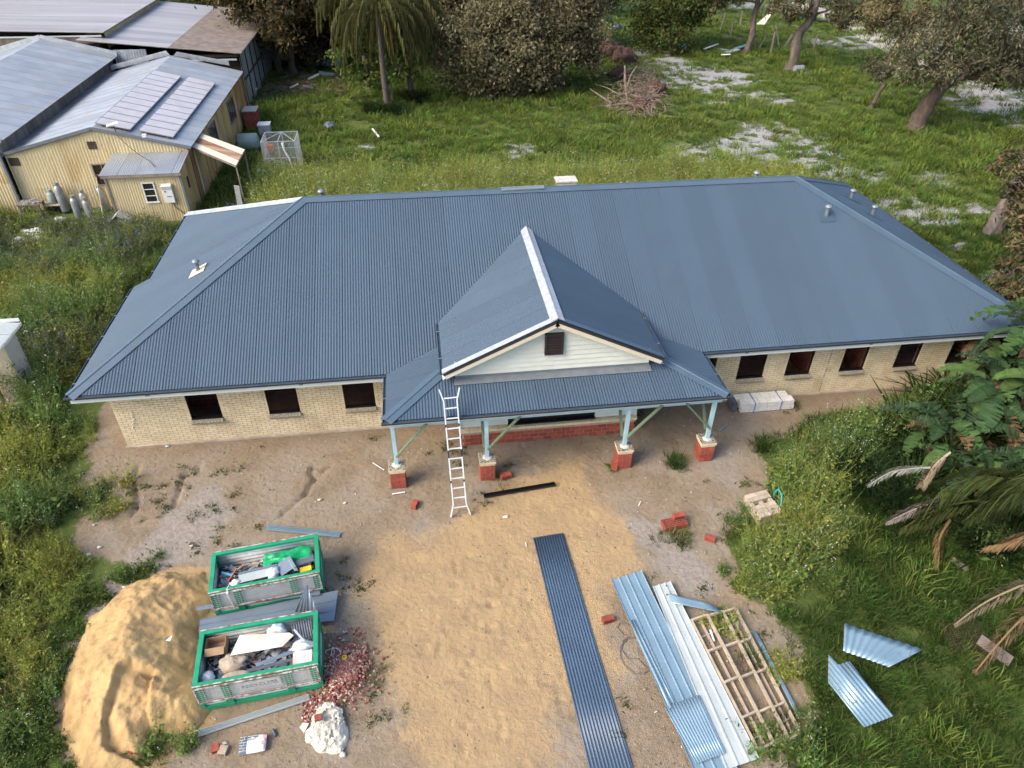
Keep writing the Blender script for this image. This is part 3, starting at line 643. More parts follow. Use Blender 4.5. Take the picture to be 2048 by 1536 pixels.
# ---------------------------------------------------------------- porch frame: beam, posts, piers, braces
PX = [9.05, 11.88, 16.34, 19.12]; PYC = -2.86; PW = .46
BT = 2.60
for a, b_ in (((XP1+.06, PYC, BT-.13), (XP2-.06, PYC, BT-.13)),): MB().bar(a, b_, .10, .25).build('porch_beam', MT['bluesteel'], house)
for x in (PX[0], PX[3]): MB().bar((x, PYC+.055, BT-.13), (x, -.02, BT-.13), .10, .22).build('porch_beam', MT['bluesteel'], house)
MB().box(((XP1+XP2)/2, YP+.012, H-.15), (XP2-XP1, .024, .10)).build('fascia', MT['fascia'], house)
MB().box(((XP1+XP2)/2, -1.7, BT+.03), (XP2-XP1-.1, 2.7, .012)).build('porch_ceiling', MT['sark'], house)
for k, x in enumerate(PX):
    ph = .80; mbm = MB(); mbm.box((x, PYC, ph/2-.05), (PW-.02, PW-.02, ph+.06)); pier = mbm.build('pier', MT['mortarred'], house)
    for r_ in range(4):
        zc = .0+r_*.158+.075; hh_ = .146; n2 = .30 if r_ % 2 == 0 else PW-.30-.012; n1 = PW-.012-n2
        sx = 1 if k in (0, 1) else 1
        put_brick(pier, (x-PW/2+n1/2, PYC-PW/2+.045, zc), (n1, .09, hh_), MT['red']); put_brick(pier, (x+PW/2-n2/2, PYC-PW/2+.045, zc), (n2, .09, hh_), MT['red'])
        for sd_ in (-1, 1):
            l1 = (PW-.10)*(.62 if r_ % 2 else .36); l2 = PW-.10-l1-.012
            put_brick(pier, (x+sd_*(PW/2-.045), PYC-PW/2+.10+l1/2, zc), (.09, l1, hh_), MT['red']); put_brick(pier, (x+sd_*(PW/2-.045), PYC+PW/2-l2/2, zc), (.09, l2, hh_), MT['red'])
    for r_ in range(2):
        q = PW+.01+.05*r_; zc = .642+r_*.082+.04
        for sd_ in (-1, 1):
            ln = q*.62 if (r_ % 2 == 0) == (sd_ < 0) else q*.38-.012
            put_brick(pier, (x+sd_*(q/2-ln/2), PYC-q/2+.055, zc), (ln, .11, .072), MT['cream'])
            put_brick(pier, (x+sd_*(q/2-.055), PYC+.06, zc), (.108, q-.13, .072), MT['cream'])
    tp_ = MB(); q = PW+.05; tp_.box((x, PYC, .807), (q-.008, q-.008, .012)); tp_.build('pier_top', MT['core'], pier)
    for i in range(6):
        for j in range(6):
            if 1 < i < 4 and 1 < j < 4: continue
    mm = MB(); mm.lathe((x+.01, PYC-.01, .81), [(.17, 0), (.15, .03), (.09, .05)], 7); mm.build('mortar_pad', MT['mortarbed'], pier)
    MB().box((x, PYC, (.83+BT-.255)/2), (.115, .115, BT-.255-.83)).build('post', MT['bluesteel'], house)
    MB().box((x, PYC-.06, BT-.10), (.10, .006, .09)).build('post_plate', MT['bluesteel'], house)
    s_ = -1 if k == 3 else 1
    MB().bar((x+s_*.02, PYC-.085, 1.22 if k != 3 else 1.30), (x+s_*(1.02 if k != 3 else .98), PYC-.085, BT-.16), .045, .10, up=(0, -1, 0)).build('brace', MT['timbergreen'], house)
    MB().bar((x-.075, PYC+.08, 1.15), (x-.075, PYC+1.1, BT-.2), .045, .09, up=(1, 0, 0)).build('brace', MT['timbergreen'], house)

# ---------------------------------------------------------------- roof penetrations
def roof_vent(p, n, film):
    n = np.array(n, float); p = np.array(p, float)
    v = tag(MB().lathe(p-np.array((0, 0, .1)), [(.075, 0), (.075, .46), (.08, .48)], 12).build('vent_pipe', MT['vent'], house, smooth=False))
    MB().lathe(p+np.array((0, 0, .35)), [(.125, 0), (.135, .03), (.115, .07), (.06, .10), (.01, .11)], 14).build('vent_cowl', MT['ventcap'], v, smooth=True)
    s = np.cross((0, 0, 1.0), n); s /= np.linalg.norm(s); t = np.cross(n, s)
    MB().box(p+n*.028, (.62, .62, .008), (s, t, n)).build('flashing_plate', MT[film], v)
    return v
VS = 1
roof_vent((25.67, 4.29, H+T*(4.29+OV)), nf, 'roof'); roof_vent((2.43, 4.25, H+T*(2.43+OV)), nl, 'barge')
roof_vent((28.97, 7.96, H+T*(L+OV-28.97)), nr, 'cap'); roof_vent((28.94, 6.17, H+T*(L+OV-28.94)), nr, 'cap')
roof_vent((6.7, 6.95, H+T*(W-OV-6.95)-.08), nb, 'cap'); roof_vent((23.86, 6.95, H+T*(W-OV-6.95)-.08), nb, 'cap')
ch = MB(); ch.box((16.08, 7.1, 5.60), (.78, .5, .60)); chim = ch.build('chimney', MT['mortar'], house)
for r_ in range(2):
    for i in range(3): put_brick(chim, (15.70+.13+i*.258, 6.86, 5.74+r_*.09), (.246, .05, .078), MT['cream'])
MB().box((16.08, 7.1, 5.92), (.84, .6, .05)).build('chimney_top', MT['mortarbed'], chim)
# ================================================================ SHEDS BEHIND THE HOUSE
MT['yellow'] = M('faded_yellow_iron', (.62, .52, .31), (.55, .45, .26), scale=.8, rough=.7, orand=.06, c3=(.47, .34, .17), c3r=(.52, .70), s3=.6, stretch=(1, 1, .35))
MT['yellowrust'] = M('yellow_iron_rusting', (.55, .38, .17), (.46, .28, .11), scale=.7, rough=.8, c3=(.38, .17, .055), c3r=(.46, .66), s3=.45, stretch=(1, 1, .3), orand=.05)
MT['oldroof'] = M('old_zinc_roof', (.42, .45, .48), (.34, .37, .40), scale=.6, rough=.38, metal=.35, orand=.06, c3=(.40, .37, .35), s3=.4)
MT['oldroof2'] = M('warm_zinc_roof', (.46, .445, .445), (.36, .34, .34), scale=.35, rough=.40, metal=.3, orand=.10, c3=(.33, .30, .295), s3=.45, stretch=(.15, 1.6, 1))
MT['oldwood'] = M('weathered_wood', (.24, .20, .17), (.16, .13, .11), scale=2, rough=.9, stretch=(1, 1, .3), orand=.2)
MT['rustsheet'] = M('rusty_sheet', (.42, .30, .20), (.20, .075, .035), scale=.9, rough=.85, stretch=(.3, 1.5, 1))
MT['darkwood'] = M('dark_wood', (.06, .04, .03), (.04, .028, .022), rough=.9)
MT['glass'] = M('dark_glass', (.02, .018, .018), (.03, .025, .022), rough=.12, spec=.6)
MT['solar'] = M('solar_glare_glass', (.74, .66, .62), (.66, .585, .55), scale=2, rough=.30, spec=.8, metal=.4)  # pale warm base colour paints the bright sky glare onto the panels
MT['frame'] = M('panel_frame', (.36, .34, .34), rough=.4, metal=.5)
MT['gas'] = M('gas_cylinder', (.30, .32, .34), (.22, .24, .25), scale=4, rough=.45, metal=.3)
MT['gas2'] = M('pale_green_cylinder', (.27, .34, .31), (.22, .28, .26), rough=.5)
MT['copper'] = M('dark_cable', (.04, .03, .03))
MT['bluebox'] = M('blue_plastic', (.05, .07, .35), rough=.5)
MT['teal'] = M('teal_cloth', (.18, .34, .33), (.12, .26, .26), rough=.9)
MT['whiteplastic'] = M('white_plastic', (.70, .72, .72), (.60, .62, .63), scale=5, rough=.45, bump=.4, bscale=12)
MT['orange'] = M('orange_plastic', (.50, .12, .03), rough=.6)

def wall_sheets(parent, a, b_, zlo, zhi, nd, mat, pitch=.16, amp=.018, shw=.95):
    """upright corrugated sheets from a to b (xy), zlo/zhi functions of distance"""
    a = np.array(a, float); b_ = np.array(b_, float); Ln = np.linalg.norm(b_-a); d = (b_-a)/Ln
    return sheets(lambda s, z: (a[0]+d[0]*s, a[1]+d[1]*s, z), nd, zlo, zhi, 0, Ln, parent, mat, pitch=pitch, amp=amp, shw=shw, nper=4, name='wall_sheet', raise_=.012)
def window(parent, c, w_, h_, nd, nx=1, nz=1, fm='white', broken=()):
    c = np.array(c, float); nd = np.array(nd, float); ud = np.cross((0, 0, 1.0), nd); z = np.array((0, 0, 1.0))
    fr = MB(); t = .06
    fr.box(c+nd*.035+z*(h_/2), (w_+t, .07, t), (ud, nd, z)); fr.box(c+nd*.045-z*(h_/2), (w_+t*2.2, .10, t), (ud, nd, z))
    for s_ in (-1, 1): fr.box(c+nd*.035+ud*s_*w_/2, (t, .07, h_-t), (ud, nd, z))
    for i in range(1, nx): fr.box(c+nd*.03+ud*(-w_/2+w_*i/nx), (.04, .05, h_-t), (ud, nd, z))
    for i in range(1, nz): fr.box(c+nd*.03+z*(-h_/2+h_*i/nz), (w_-t, .05, .035), (ud, nd, z))
    wn = fr.build('window', MT[fm], parent)
    for i in range(nx):
        for j in range(nz):
            MB().box(c+nd*.02+ud*(-w_/2+w_*(i+.5)/nx)+z*(-h_/2+h_*(j+.5)/nz), (w_/nx-.04, .012, h_/nz-.04), (ud, nd, z)).build('pane', MT['glass'], wn)
    return wn
# --- shed with the solar panels
SY0, SY1, SXL, SXR, SXM = 21.2, 37.5, -11.35, -2.0, -6.55
zrf = lambda x: 4.36-.247*abs(x-SXM)
shed = thing('tin_shed', 'yellow corrugated iron shed carrying two rows of solar panels', 'shed', (SXM, 29, 0))
MB().box(((SXL+SXR)/2, (SY0+SY1)/2, 1.45), (SXR-SXL-.14, SY1-SY0-.14, 2.9)).build('inside_frame', MT['darkwood'], shed)
wall_sheets(shed, (SXL, SY0), (SXR, SY0), lambda s: 1.22, lambda s: zrf(SXL+s)-.05, (0, -1, 0), MT['yellow'])
wall_sheets(shed, (SXL, SY0-.02), (SXR, SY0-.02), lambda s: 0.02, lambda s: 1.26, (0, -1, 0), MT['yellow'])
wall_sheets(shed, (SXR, SY0), (SXR, SY1), lambda s: .02, lambda s: 3.16, (1, 0, 0), MT['yellowrust'])
wall_sheets(shed, (SXR, SY1), (SXL, SY1), lambda s: .02, lambda s: zrf(SXR-s)-.05, (0, 1, 0), MT['yellow'])
srm = MB(); srm.slab([(SXM, SY0-.12, 4.34), (SXM, SY1+.1, 4.34), (SXL-.1, SY1+.1, zrf(SXL-.1)-.02), (SXL-.1, SY0-.12, zrf(SXL-.1)-.02)], .06); srm.slab([(SXM, SY1+.1, 4.34), (SXM, SY0-.12, 4.34), (SXR+.18, SY0-.12, zrf(SXR+.18)-.02), (SXR+.18, SY1+.1, zrf(SXR+.18)-.02)], .06)
sroof = srm.build('roof', MT['oldwood'], shed)
ns_ = np.array((-.247, 0, 1.0)); ns_ /= np.linalg.norm(ns_)
sheets(lambda y, u: (SXM-u, y, 4.39-.247*u), ns_, lambda y: 0, lambda y: SXM-SXL+.1, SY0-.12, SY1+.1, sroof, MT['oldroof'], pitch=.19, amp=.012, shw=1.14, nper=4)
sheets(lambda y, u: (SXM+u, y, 4.39-.247*u), ns_*np.array((-1, 1, 1)), lambda y: 0, lambda y: SXR+.2-SXM, SY0-.12, SY1+.1, sroof, MT['oldroof'], pitch=.19, amp=.012, shw=1.14, nper=4)
for s_, xe in ((-1, SXL-.1), (1, SXR+.2)):
    MB().bar((SXM, SY0-.14, 4.39), (xe, SY0-.14, zrf(xe)+.03), .03, .16).build('barge', MT['vent'], sroof)
    MB().bar((SXM, SY1+.12, 4.39), (xe, SY1+.12, zrf(xe)+.03), .03, .16).build('barge', MT['oldroof'], sroof)
window(shed, (-6.72, SY0, 1.88), .95, 1.15, (0, -1, 0), 2, 2, 'oldwood')
MB().box((-6.83, SY0-.03, 3.48), (.44, .03, .40)).build('vent_hole', MT['darkwood'], shed)
MB().box((-11.0, SY0-.03, 2.75), (.5, .03, .42)).build('vent_hole', MT['darkwood'], shed)
window(shed, (SXR, 32.6, 1.98), 1.9, 1.35, (1, 0, 0), 3, 1, 'oldwood'); window(shed, (SXR, 26.8, 2.1), 1.6, 1.3, (1, 0, 0), 2, 1, 'oldwood')
MB().box((SXR+.04, 22.6, 1.05), (.05, .9, 2.05)).build('door', MT['yellowrust'], shed)
MB().tube([(SXR+.06, SY0+.75, .1), (SXR+.06, SY0+.75, 3.0)], .045, 6).build('downpipe', MT['white'], shed)
# annex
AX0, AX1, AY0 = -5.75, -2.06, 18.85
wall_sheets(shed, (AX0, AY0), (AX1, AY0), lambda s: .0, lambda s: 2.62, (0, -1, 0), MT['yellow'], pitch=.13)
wall_sheets(shed, (AX1, AY0), (AX1, SY0), lambda s: .0, lambda s: 2.64+.10*s, (1, 0, 0), MT['yellowrust'], pitch=.13)
wall_sheets(shed, (AX0, SY0), (AX0, AY0), lambda s: .0, lambda s: 2.85-.10*s, (-1, 0, 0), MT['yellow'], pitch=.13)
MB().box(((AX0+AX1)/2, 20.0, 1.28), (AX1-AX0-.12, 2.2, 2.55)).build('inside_frame', MT['darkwood'], shed)
na = np.array((0, -.115, 1.0)); na /= np.linalg.norm(na)
sheets(lambda x, d: (x, 18.62+d, 2.70+.115*d), na, lambda x: 0, lambda x: SY0-18.62, AX0-.22, AX1+.1, shed, MT['oldroof'], pitch=.125, amp=.018, shw=.9, nper=4, name='annex_roof_sheet')
MB().box(((AX0+AX1)/2, 18.64, 2.62), (AX1-AX0+.3, .04, .12)).build('annex_fascia', MT['oldwood'], shed)
MB().box((AX1+.02, AY0-.03, 1.28), (.12, .10, 2.5)).build('corner_trim', MT['vent'], shed)
MB().box((AX0-.02, AY0-.03, 1.28), (.10, .10, 2.5)).build('corner_trim', MT['oldwood'], shed)
window(shed, (-3.76, AY0, 1.65), .58, 1.05, (0, -1, 0), 1, 3, 'white')
MB().box((AX1+.03, 19.9, 1.75), (.03, .26, .6)).build('vent_hole', MT['darkwood'], shed)
mbx = MB(); mbx.box((-2.83, AY0-.10, 1.50), (.48, .18, .78)); mb_ = mbx.build('meter_box', MT['white'], shed)
MB().box((-2.83, AY0-.13, 1.98), (.50, .26, .20), ((1, 0, 0), (0, .9, .3), (0, -.3, .9))).build('meter_hood', MT['white'], mb_)
MB().box((-2.95, AY0-.195, 1.72), (.09, .006, .07)).build('sticker', MT['bluebox'], mb_); MB().box((-2.80, AY0-.195, 1.44), (.26, .006, .03)).build('lettering', MT['black'], mb_)
MB().tube([(-2.75, AY0-.05, 1.1), (-2.7, AY0-.06, .8), (-2.4, AY0-.06, .5), (-2.2, AY0-.05, .1)], .018, 5).build('conduit', MT['copper'], shed)
# awning over the side door
aw = thing('awning', 'rusty tin awning sticking out over the side door of the yellow shed', 'awning', (-.6, 22.8, 2.7))
A_ = [np.array((-1.98, 21.75, 3.05)), np.array((-1.98, 24.0, 3.12)), np.array((.72, 22.3, 2.62)), np.array((.62, 19.9, 2.52))]
nA = np.cross(A_[1]-A_[0], A_[3]-A_[0]); nA = nA/np.linalg.norm(nA); nA = nA if nA[2] > 0 else -nA
for k in range(3):
    t0, t1 = k/3, (k+1)/3
    sheets(lambda s, d, t0=t0, t1=t1: tuple((A_[0]*(1-s)+A_[1]*s)*(1-d)+(A_[3]*(1-s)+A_[2]*s)*d), nA, lambda s: 0, lambda s: 1, t0, t1, aw, MT['rustsheet'] if k == 1 else MT['barge'], pitch=.06, amp=.012, shw=1, nper=4, name='awning_sheet')
for p, q in ((A_[0], A_[3]), (A_[1], A_[2]), (A_[3], A_[2])): MB().bar(p-np.array((0, 0, .05)), q-np.array((0, 0, .05)), .05, .07).build('awning_rafter', MT['oldwood'], aw)
MB().bar((.62, 19.95, 0), (.62, 19.95, 2.5), .07, .07).build('awning_post', MT['oldwood'], aw); MB().bar((.70, 22.2, 0), (.70, 22.2, 2.58), .07, .07).build('awning_post', MT['oldwood'], aw)
# solar arrays on the right slope
nS = ns_*np.array((-1, 1, 1)); dS = 4.39+.247*SXM; 
for k, (q, lab) in enumerate((([(192, 248), (265, 260), (361, 151), (304, 140)], 'row of solar panels nearer the ridge of the yellow shed'), ([(279, 262), (346, 275), (432, 166), (374, 153)], 'row of solar panels nearer the eave of the yellow shed'))):
    C = [PL(u, v, (.247, 0, 1.0), dS+.13) for u, v in q]
    x0 = (C[0][0]+C[3][0])/2; x1 = (C[1][0]+C[2][0])/2; y0 = (C[0][1]+C[1][1])/2; y1 = (C[2][1]+C[3][1])/2
    zz = lambda x: 4.39-.247*(x-SXM)+.13
    arr = thing('solar_array', lab, 'solar panels', ((x0+x1)/2, (y0+y1)/2, zz((x0+x1)/2)), 'solar arrays on the shed roof'); npn = 11
    sx = np.array((1, 0, -.247)); sx /= np.linalg.norm(sx)
    for i in range(npn):
        yc_ = y0+(i+.5)*(y1-y0)/npn; c = np.array(((x0+x1)/2, yc_, zz((x0+x1)/2)))
        pn = MB().box(c, ((x1-x0)*1.03, (y1-y0)/npn-.02, .035), (sx, (0, 1, 0), nS)).build('panel', MT['frame'], arr)
        MB().box(c+nS*.018, ((x1-x0)*1.03-.08, (y1-y0)/npn-.14, .006), (sx, (0, 1, 0), nS)).build('panel_glass', MT['solar'], pn)
    for xx in (x0+.3, x1-.3): MB().bar((xx, y0, zz(xx)-.06), (xx, y1, zz(xx)-.06), .04, .05).build('mounting_rail', MT['frame'], arr)
an = thing('flat_antenna', 'small white flat panel antenna on a stalk at the shed gable', 'antenna', (-5.4, SY0, 4.1))
MB().tube([(-5.4, SY0-.05, 4.0), (-5.4, SY0-.05, 4.45)], .025, 6).build('stalk', MT['dark'], an); MB().box((-5.45, SY0-.05, 4.55), (.62, .36, .04), ((.93, .3, .2), (-.3, .95, 0), (-.2, 0, .98))).build('panel', MT['white'], an)
fl = thing('flood_light', 'little white flood lamp at the eave below the solar panels', 'lamp', (-4.0, SY0-.1, 3.75)); MB().box((-4.0, SY0-.1, 3.92), (.22, .16, .16)).build('lamp_head', MT['white'], fl); MB().bar((-4.0, SY0-.1, 3.7), (-4.0, SY0-.1, 3.86), .03, .03).build('bracket', MT['vent'], fl)
tag(MB().tube([(-5.4, SY0-.08, 4.0), (-4.9, SY0-.5, 3.6), (-4.3, SY0-.9, 3.2), (-3.7, 19.9, 2.95), (-3.3, 19.3, 2.83)], .02, 5).build('power_cable', MT['copper']), 'dark cable sagging from the shed gable to the annex roof', 'cable')
# --- taller shed on the far left
tsh = thing('tall_shed', 'tall grey roofed shed standing against the far side of the yellow shed', 'shed', (-15.8, 30, 0))
TX, TE, TR, TXM = -10.95, 4.0, 5.2, -15.8
wall_sheets(tsh, (-20.5, 21.0), (TX-.45, 21.0), lambda s: 1.6, lambda s: TR-.05-.245*abs(-20.5+s-TXM), (0, -1, 0), MT['yellow']); wall_sheets(tsh, (-20.5, 20.98), (TX-.45, 20.98), lambda s: .0, lambda s: 1.64, (0, -1, 0), MT['yellow'])
MB().box((-15.95, 30.5, 1.9), (8.9, 18.6, 3.8)).build('inside_frame', MT['darkwood'], tsh)
for i in range(16):
    y_ = 21.0+(i+.5)*19/16
    MB().box((TX-.44, y_, 3.55), (.04, 19/16-.012, .95)).build('wall_board', MT['oldwood'], tsh)
ntl = np.array((.245, 0, 1.0)); ntl /= np.linalg.norm(ntl)
trm = MB(); trm.slab([(TXM, 40, TR), (TXM, 20.7, TR), (TX, 20.7, TE+.01), (TX, 40, TE+.01)], .05); trm.slab([(TXM, 20.7, TR), (TXM, 40, TR), (-20.7, 40, TE+.01), (-20.7, 20.7, TE+.01)], .05); troof = trm.build('roof', MT['oldwood'], tsh)
sheets(lambda y, u: (TXM+u, y, TR+.03-.245*u), ntl, lambda y: 0, lambda y: TX-TXM+.05, 20.7, 40, troof, MT['oldroof'], pitch=.19, amp=.012, shw=1.14, nper=4)
sheets(lambda y, u: (TXM-u, y, TR+.03-.245*u), ntl*np.array((-1, 1, 1)), lambda y: 0, lambda y: 4.9, 20.7, 40, troof, MT['oldroof'], pitch=.19, amp=.012, shw=1.14, nper=3)
cap((TXM, 20.7, TR+.03), (TXM, 40, TR+.03), ntl, ntl*np.array((-1, 1, 1)), .22, 'ridge_cap', MT['galv']).parent = troof
MB().bar((TXM, 20.68, TR+.0), (TX, 20.68, TE+.02), .04, .22).build('barge', MT['oldroof'], troof); MB().bar((TXM, 40.05, TR+.15), (TX, 40.05, TE+.15), .04, .35).build('barge', MT['galv'], troof); MB().bar((TXM, 40.05, TR+.15), (-20.7, 40.05, TE+.15), .04, .35).build('barge', MT['galv'], troof)
MB().box((TX-.5, 20.9, 1.7), (.12, .12, 3.3)).build('downpipe', MT['vent'], tsh)
# --- long low sheds at the back
bsh = thing('back_shed', 'wide low shed with a patchy grey tin roof behind the solar panel shed', 'shed', (-8, 49, 0))
zb_ = lambda x: 4.02+.10*(-2.4-x)
wall_sheets(bsh, (-2.45, 40.4), (-2.45, 57), lambda s: .0, lambda s: 3.7, (1, 0, 0), MT['galv'], pitch=.2)
for i in range(5): MB().box((-2.40, 40.5+i*2.1, 1.9), (.08, .10, 3.7)).build('wall_post', MT['darkwood'], bsh)
MB().box((-2.39, 45, 2.0), (.06, 9.2, .10)).build('wall_rail', MT['darkwood'], bsh)
MB().box((-8, 48.9, 1.75), (10.8, 16, 3.5)).build('inside_frame', MT['darkwood'], bsh)
MB().box((-4.4, 40.25, 3.55), (3.6, .05, .12)).build('front_beam', MT['fascia'], bsh); MB().box((-7.4, 40.25, 3.82), (9.8, .06, .2)).build('front_beam', MT['darkwood'], bsh)
wall_sheets(bsh, (-11.2, 40.2), (-8.9, 40.2), lambda s: 2.6, lambda s: 4.4, (0, -1, 0), MT['galv'], pitch=.2)
nb2 = np.array((.10, 0, 1.0)); nb2 /= np.linalg.norm(nb2)
brm = MB(); brm.slab([(-2.2, 39.9, 4.0), (-2.2, 57.5, 4.0), (-13.4, 57.5, 5.1), (-13.4, 39.9, 5.1)][::-1], .04); broof = brm.build('roof', MT['oldwood'], bsh)
for k, (xa, xb) in enumerate(((-2.15, -7.4), (-7.2, -13.4))):
    sheets(lambda y, u, xa=xa, k=k: (xa-u, y, zb_(xa-u)+.02+.02*k), nb2, lambda y: 0, lambda y, xa=xa, xb=xb: xa-xb, 39.9, 57.5, broof, MT['oldroof2'], pitch=.2, amp=.012, shw=1.2, nper=3)
bs2 = thing('raised_shed', 'long pinkish grey tin roofed shed farthest behind on the left', 'shed', (-18.5, 49, 0))
zc_ = lambda x: 5.45+.03*(-12-x)
MB().box((-18.7, 49, 2.35), (13.2, 17, 4.7)).build('inside_frame', MT['darkwood'], bs2)
wall_sheets(bs2, (-11.95, 41.5), (-11.95, 57), lambda s: 4.2, lambda s: 5.3, (1, 0, 0), MT['yellow'], pitch=.2)
MB().box((-18.5, 41.1, 4.95), (13.0, .06, .5)).build('front_beam', MT['oldwood'], bs2); MB().box((-15.5, 41.05, 5.2), (7, .06, .10)).build('front_beam', MT['fascia'], bs2)
cr = MB().slab([(-11.8, 40.9, 5.40), (-11.8, 58, 5.40), (-26, 58, 5.83), (-26, 40.9, 5.83)][::-1], .04).build('roof', MT['oldwood'], bs2)
sheets(lambda y, u: (-11.75-u, y, zc_(-11.75-u)), (0.03, 0, 1), lambda y: 0, lambda y: 14.2, 40.9, 58, cr, MT['oldroof2'], pitch=.2, amp=.012, shw=1.2, nper=3)
bs3 = thing('open_shed', 'pale yellow and grey low roof beyond the raised shed at the picture edge', 'shed', (-30, 52, 0))
MB().box((-30, 52, 1.9), (8, 8, 3.8)).build('inside_frame', MT['darkwood'], bs3); sheets(lambda y, u: (-25.5-u, y, 4.2+.03*u), (0.03, 0, 1), lambda y: 0, lambda y: 9, 47.5, 57, bs3, MT['barge'], pitch=.2, amp=.012, shw=2.4, nper=3)
tag(MB().slab([(-6.6, 38.6, 4.25), (-6.3, 38.6, 4.5), (-2.9, 38.8, 3.75), (-2.9, 38.8, 3.45)], .03).build('roof_flashing', MT['galv']), 'bent galvanised flashing along the back edge of the solar shed roof', 'flashing')
tag(MB().slab([(-11.0, 38.3, 3.45), (-11.0, 38.3, 3.75), (-7.0, 38.5, 4.62), (-6.8, 38.5, 4.32)], .03).build('roof_flashing', MT['galv']), 'upright galvanised flashing between the tall shed and solar shed roofs', 'flashing')
# --- small shed at the left edge
ss = thing('small_shed', 'little white roofed shed at the left edge among the weeds', 'shed', (-6.4, 4.0, 0))
sheets(lambda y, u: (-4.22-u, y, 2.5+.12*u), (.12, 0, 1), lambda y: 0, lambda y: 4.0, 1.9, 4.45, ss, MT['whsheet'], pitch=.10, amp=.012, shw=.85, nper=4)
MB().box((-4.21, 3.17, 2.44), (.03, 2.6, .10)).build('roof_trim', MT['white'], ss); MB().box((-6.2, 4.44, 2.62), (4, .03, .12)).build('roof_trim', MT['white'], ss)
wall_sheets(ss, (-4.45, 3.3), (-4.45, 4.3), lambda s: .25, lambda s: 2.45, (1, 0, 0), MT['whsheet'], pitch=.12); MB().box((-6.3, 4.2, 1.25), (3.6, .06, 2.4)).build('back_wall', MT['barge'], ss)
MB().box((-6.3, 3.2, .08), (3.9, 2.4, .12)).build('floor', MT['oldwood'], ss); MB().box((-4.5, 2.1, 1.2), (.09, .09, 2.4)).build('post', MT['oldwood'], ss)
tag(MB().tube([(-5.1, 2.2, .1), (-4.75, 2.9, 1.5)], .018, 5).build('rake_handle', MT['timber']), 'thin wooden tool handle leaning in the little white shed', 'tool')
# --- things beside the sheds
def cyl(name, label, p, r_, h_, mat, lean=(0, 0), group=None):
    t = thing(name, label, 'gas bottle', p, group); a = np.array((lean[0], lean[1], 1.0)); a /= np.linalg.norm(a); s = np.cross(a, (0, 1.0, 0)); s /= np.linalg.norm(s); q = np.cross(a, s); p = np.array(p, float)
    MB().lathe(p, [(r_*.9, 0), (r_, .05), (r_, h_*.82), (r_*.85, h_*.92), (r_*.4, h_), (r_*.25, h_+.02)], 14, (s, q, a)).build('tank', mat, t, smooth=True)
    MB().lathe(p+a*h_*.97, [(r_*.55, 0), (r_*.55, .16), (r_*.5, .16)], 12, (s, q, a)).build('collar', mat, t); MB().lathe(p+a*h_, [(.03, 0), (.03, .13)], 8, (s, q, a)).build('valve', MT['rust'], t)
gp_ = 'gas bottles by the yellow shed'
cyl('gas_bottle', 'tall silver gas bottle leaning against the shed wall behind the grey bench', (-9.1, 20.6, .1), .22, 1.45, MT['gas'], (-.05, .12), gp_)
cyl('gas_bottle', 'short pale green gas bottle beside the grey bench', (-9.65, 20.75, .55), .20, .62, MT['gas2'], (0, .05), gp_)
cyl('gas_bottle', 'silver gas bottle standing nearest the camera in the group', (-8.05, 19.6, 0), .20, 1.25, MT['gas'], (0, .02), gp_)
cyl('gas_bottle', 'silver gas bottle in the middle between two others, slightly behind', (-7.75, 20.2, 0), .20, 1.3, MT['gas'], (-.03, .02), gp_)
cyl('gas_bottle', 'dented lower gas bottle at the front right of the group', (-7.45, 19.65, 0), .20, 1.1, MT['gas'], (-.05, .0), gp_)
cyl('gas_bottle', 'gas bottle nearest the open shed window, leaning to the wall', (-6.95, 20.7, .05), .20, 1.3, MT['gas'], (-.10, .06), gp_)
bn = thing('bench', 'grey weathered bench covered with oddments by the shed wall', 'bench', (-10.6, 20.3, 0)); MB().box((-10.6, 20.3, .80), (1.15, .75, .06)).build('top', MT['oldwood'], bn)
for x_, y_ in ((-11.1, 20.0), (-10.1, 20.0), (-11.1, 20.6), (-10.1, 20.6)): MB().box((x_, y_, .39), (.08, .08, .76)).build('leg', MT['oldwood'], bn)
od = MB()
for i in range(14): od.box((-10.6+random.uniform(-.5, .5), 20.3+random.uniform(-.3, .3), .86), (random.uniform(.05, .2), random.uniform(.05, .15), random.uniform(.03, .1)))
tag(od.build('oddments', MT['galv']), 'small metal oddments strewn over the grey bench', 'oddments', kind='stuff')
rk = thing('low_rack', 'brown open rack with dark hollow next to the grey bench', 'rack', (-9.6, 20.7, 0)); MB().box((-9.6, 20.75, .52), (.95, .6, .06)).build('top', MT['timber'], rk); MB().box((-9.6, 21.0, .26), (.95, .05, .5)).build('back', MT['darkwood'], rk)
for x_ in (-10.03, -9.17): MB().box((x_, 20.75, .25), (.05, .6, .5)).build('side', MT['oldwood'], rk)
bx = thing('hutch', 'white and grey gabled box in the weeds against the annex', 'box', (-5.4, 18.3, 0)); MB().slab([(-6.15, 17.95, .35), (-5.5, 17.95, .85), (-5.5, 18.6, .85), (-6.15, 18.6, .35)], .04).build('lid', MT['white'], bx); MB().slab([(-5.5, 17.95, .85), (-4.95, 17.95, .45), (-4.95, 18.6, .45), (-5.5, 18.6, .85)], .04).build('lid', MT['galv'], bx); MB().box((-5.55, 18.28, .25), (1.1, .6, .5)).build('body', MT['galv'], bx)
tag(MB().bar((-6.35, 18.2, .0), (-6.1, 18.7, 2.65), .04, .04).build('pole', MT['timber']), 'thin pole leaning on the low corner of the annex roof', 'pole')
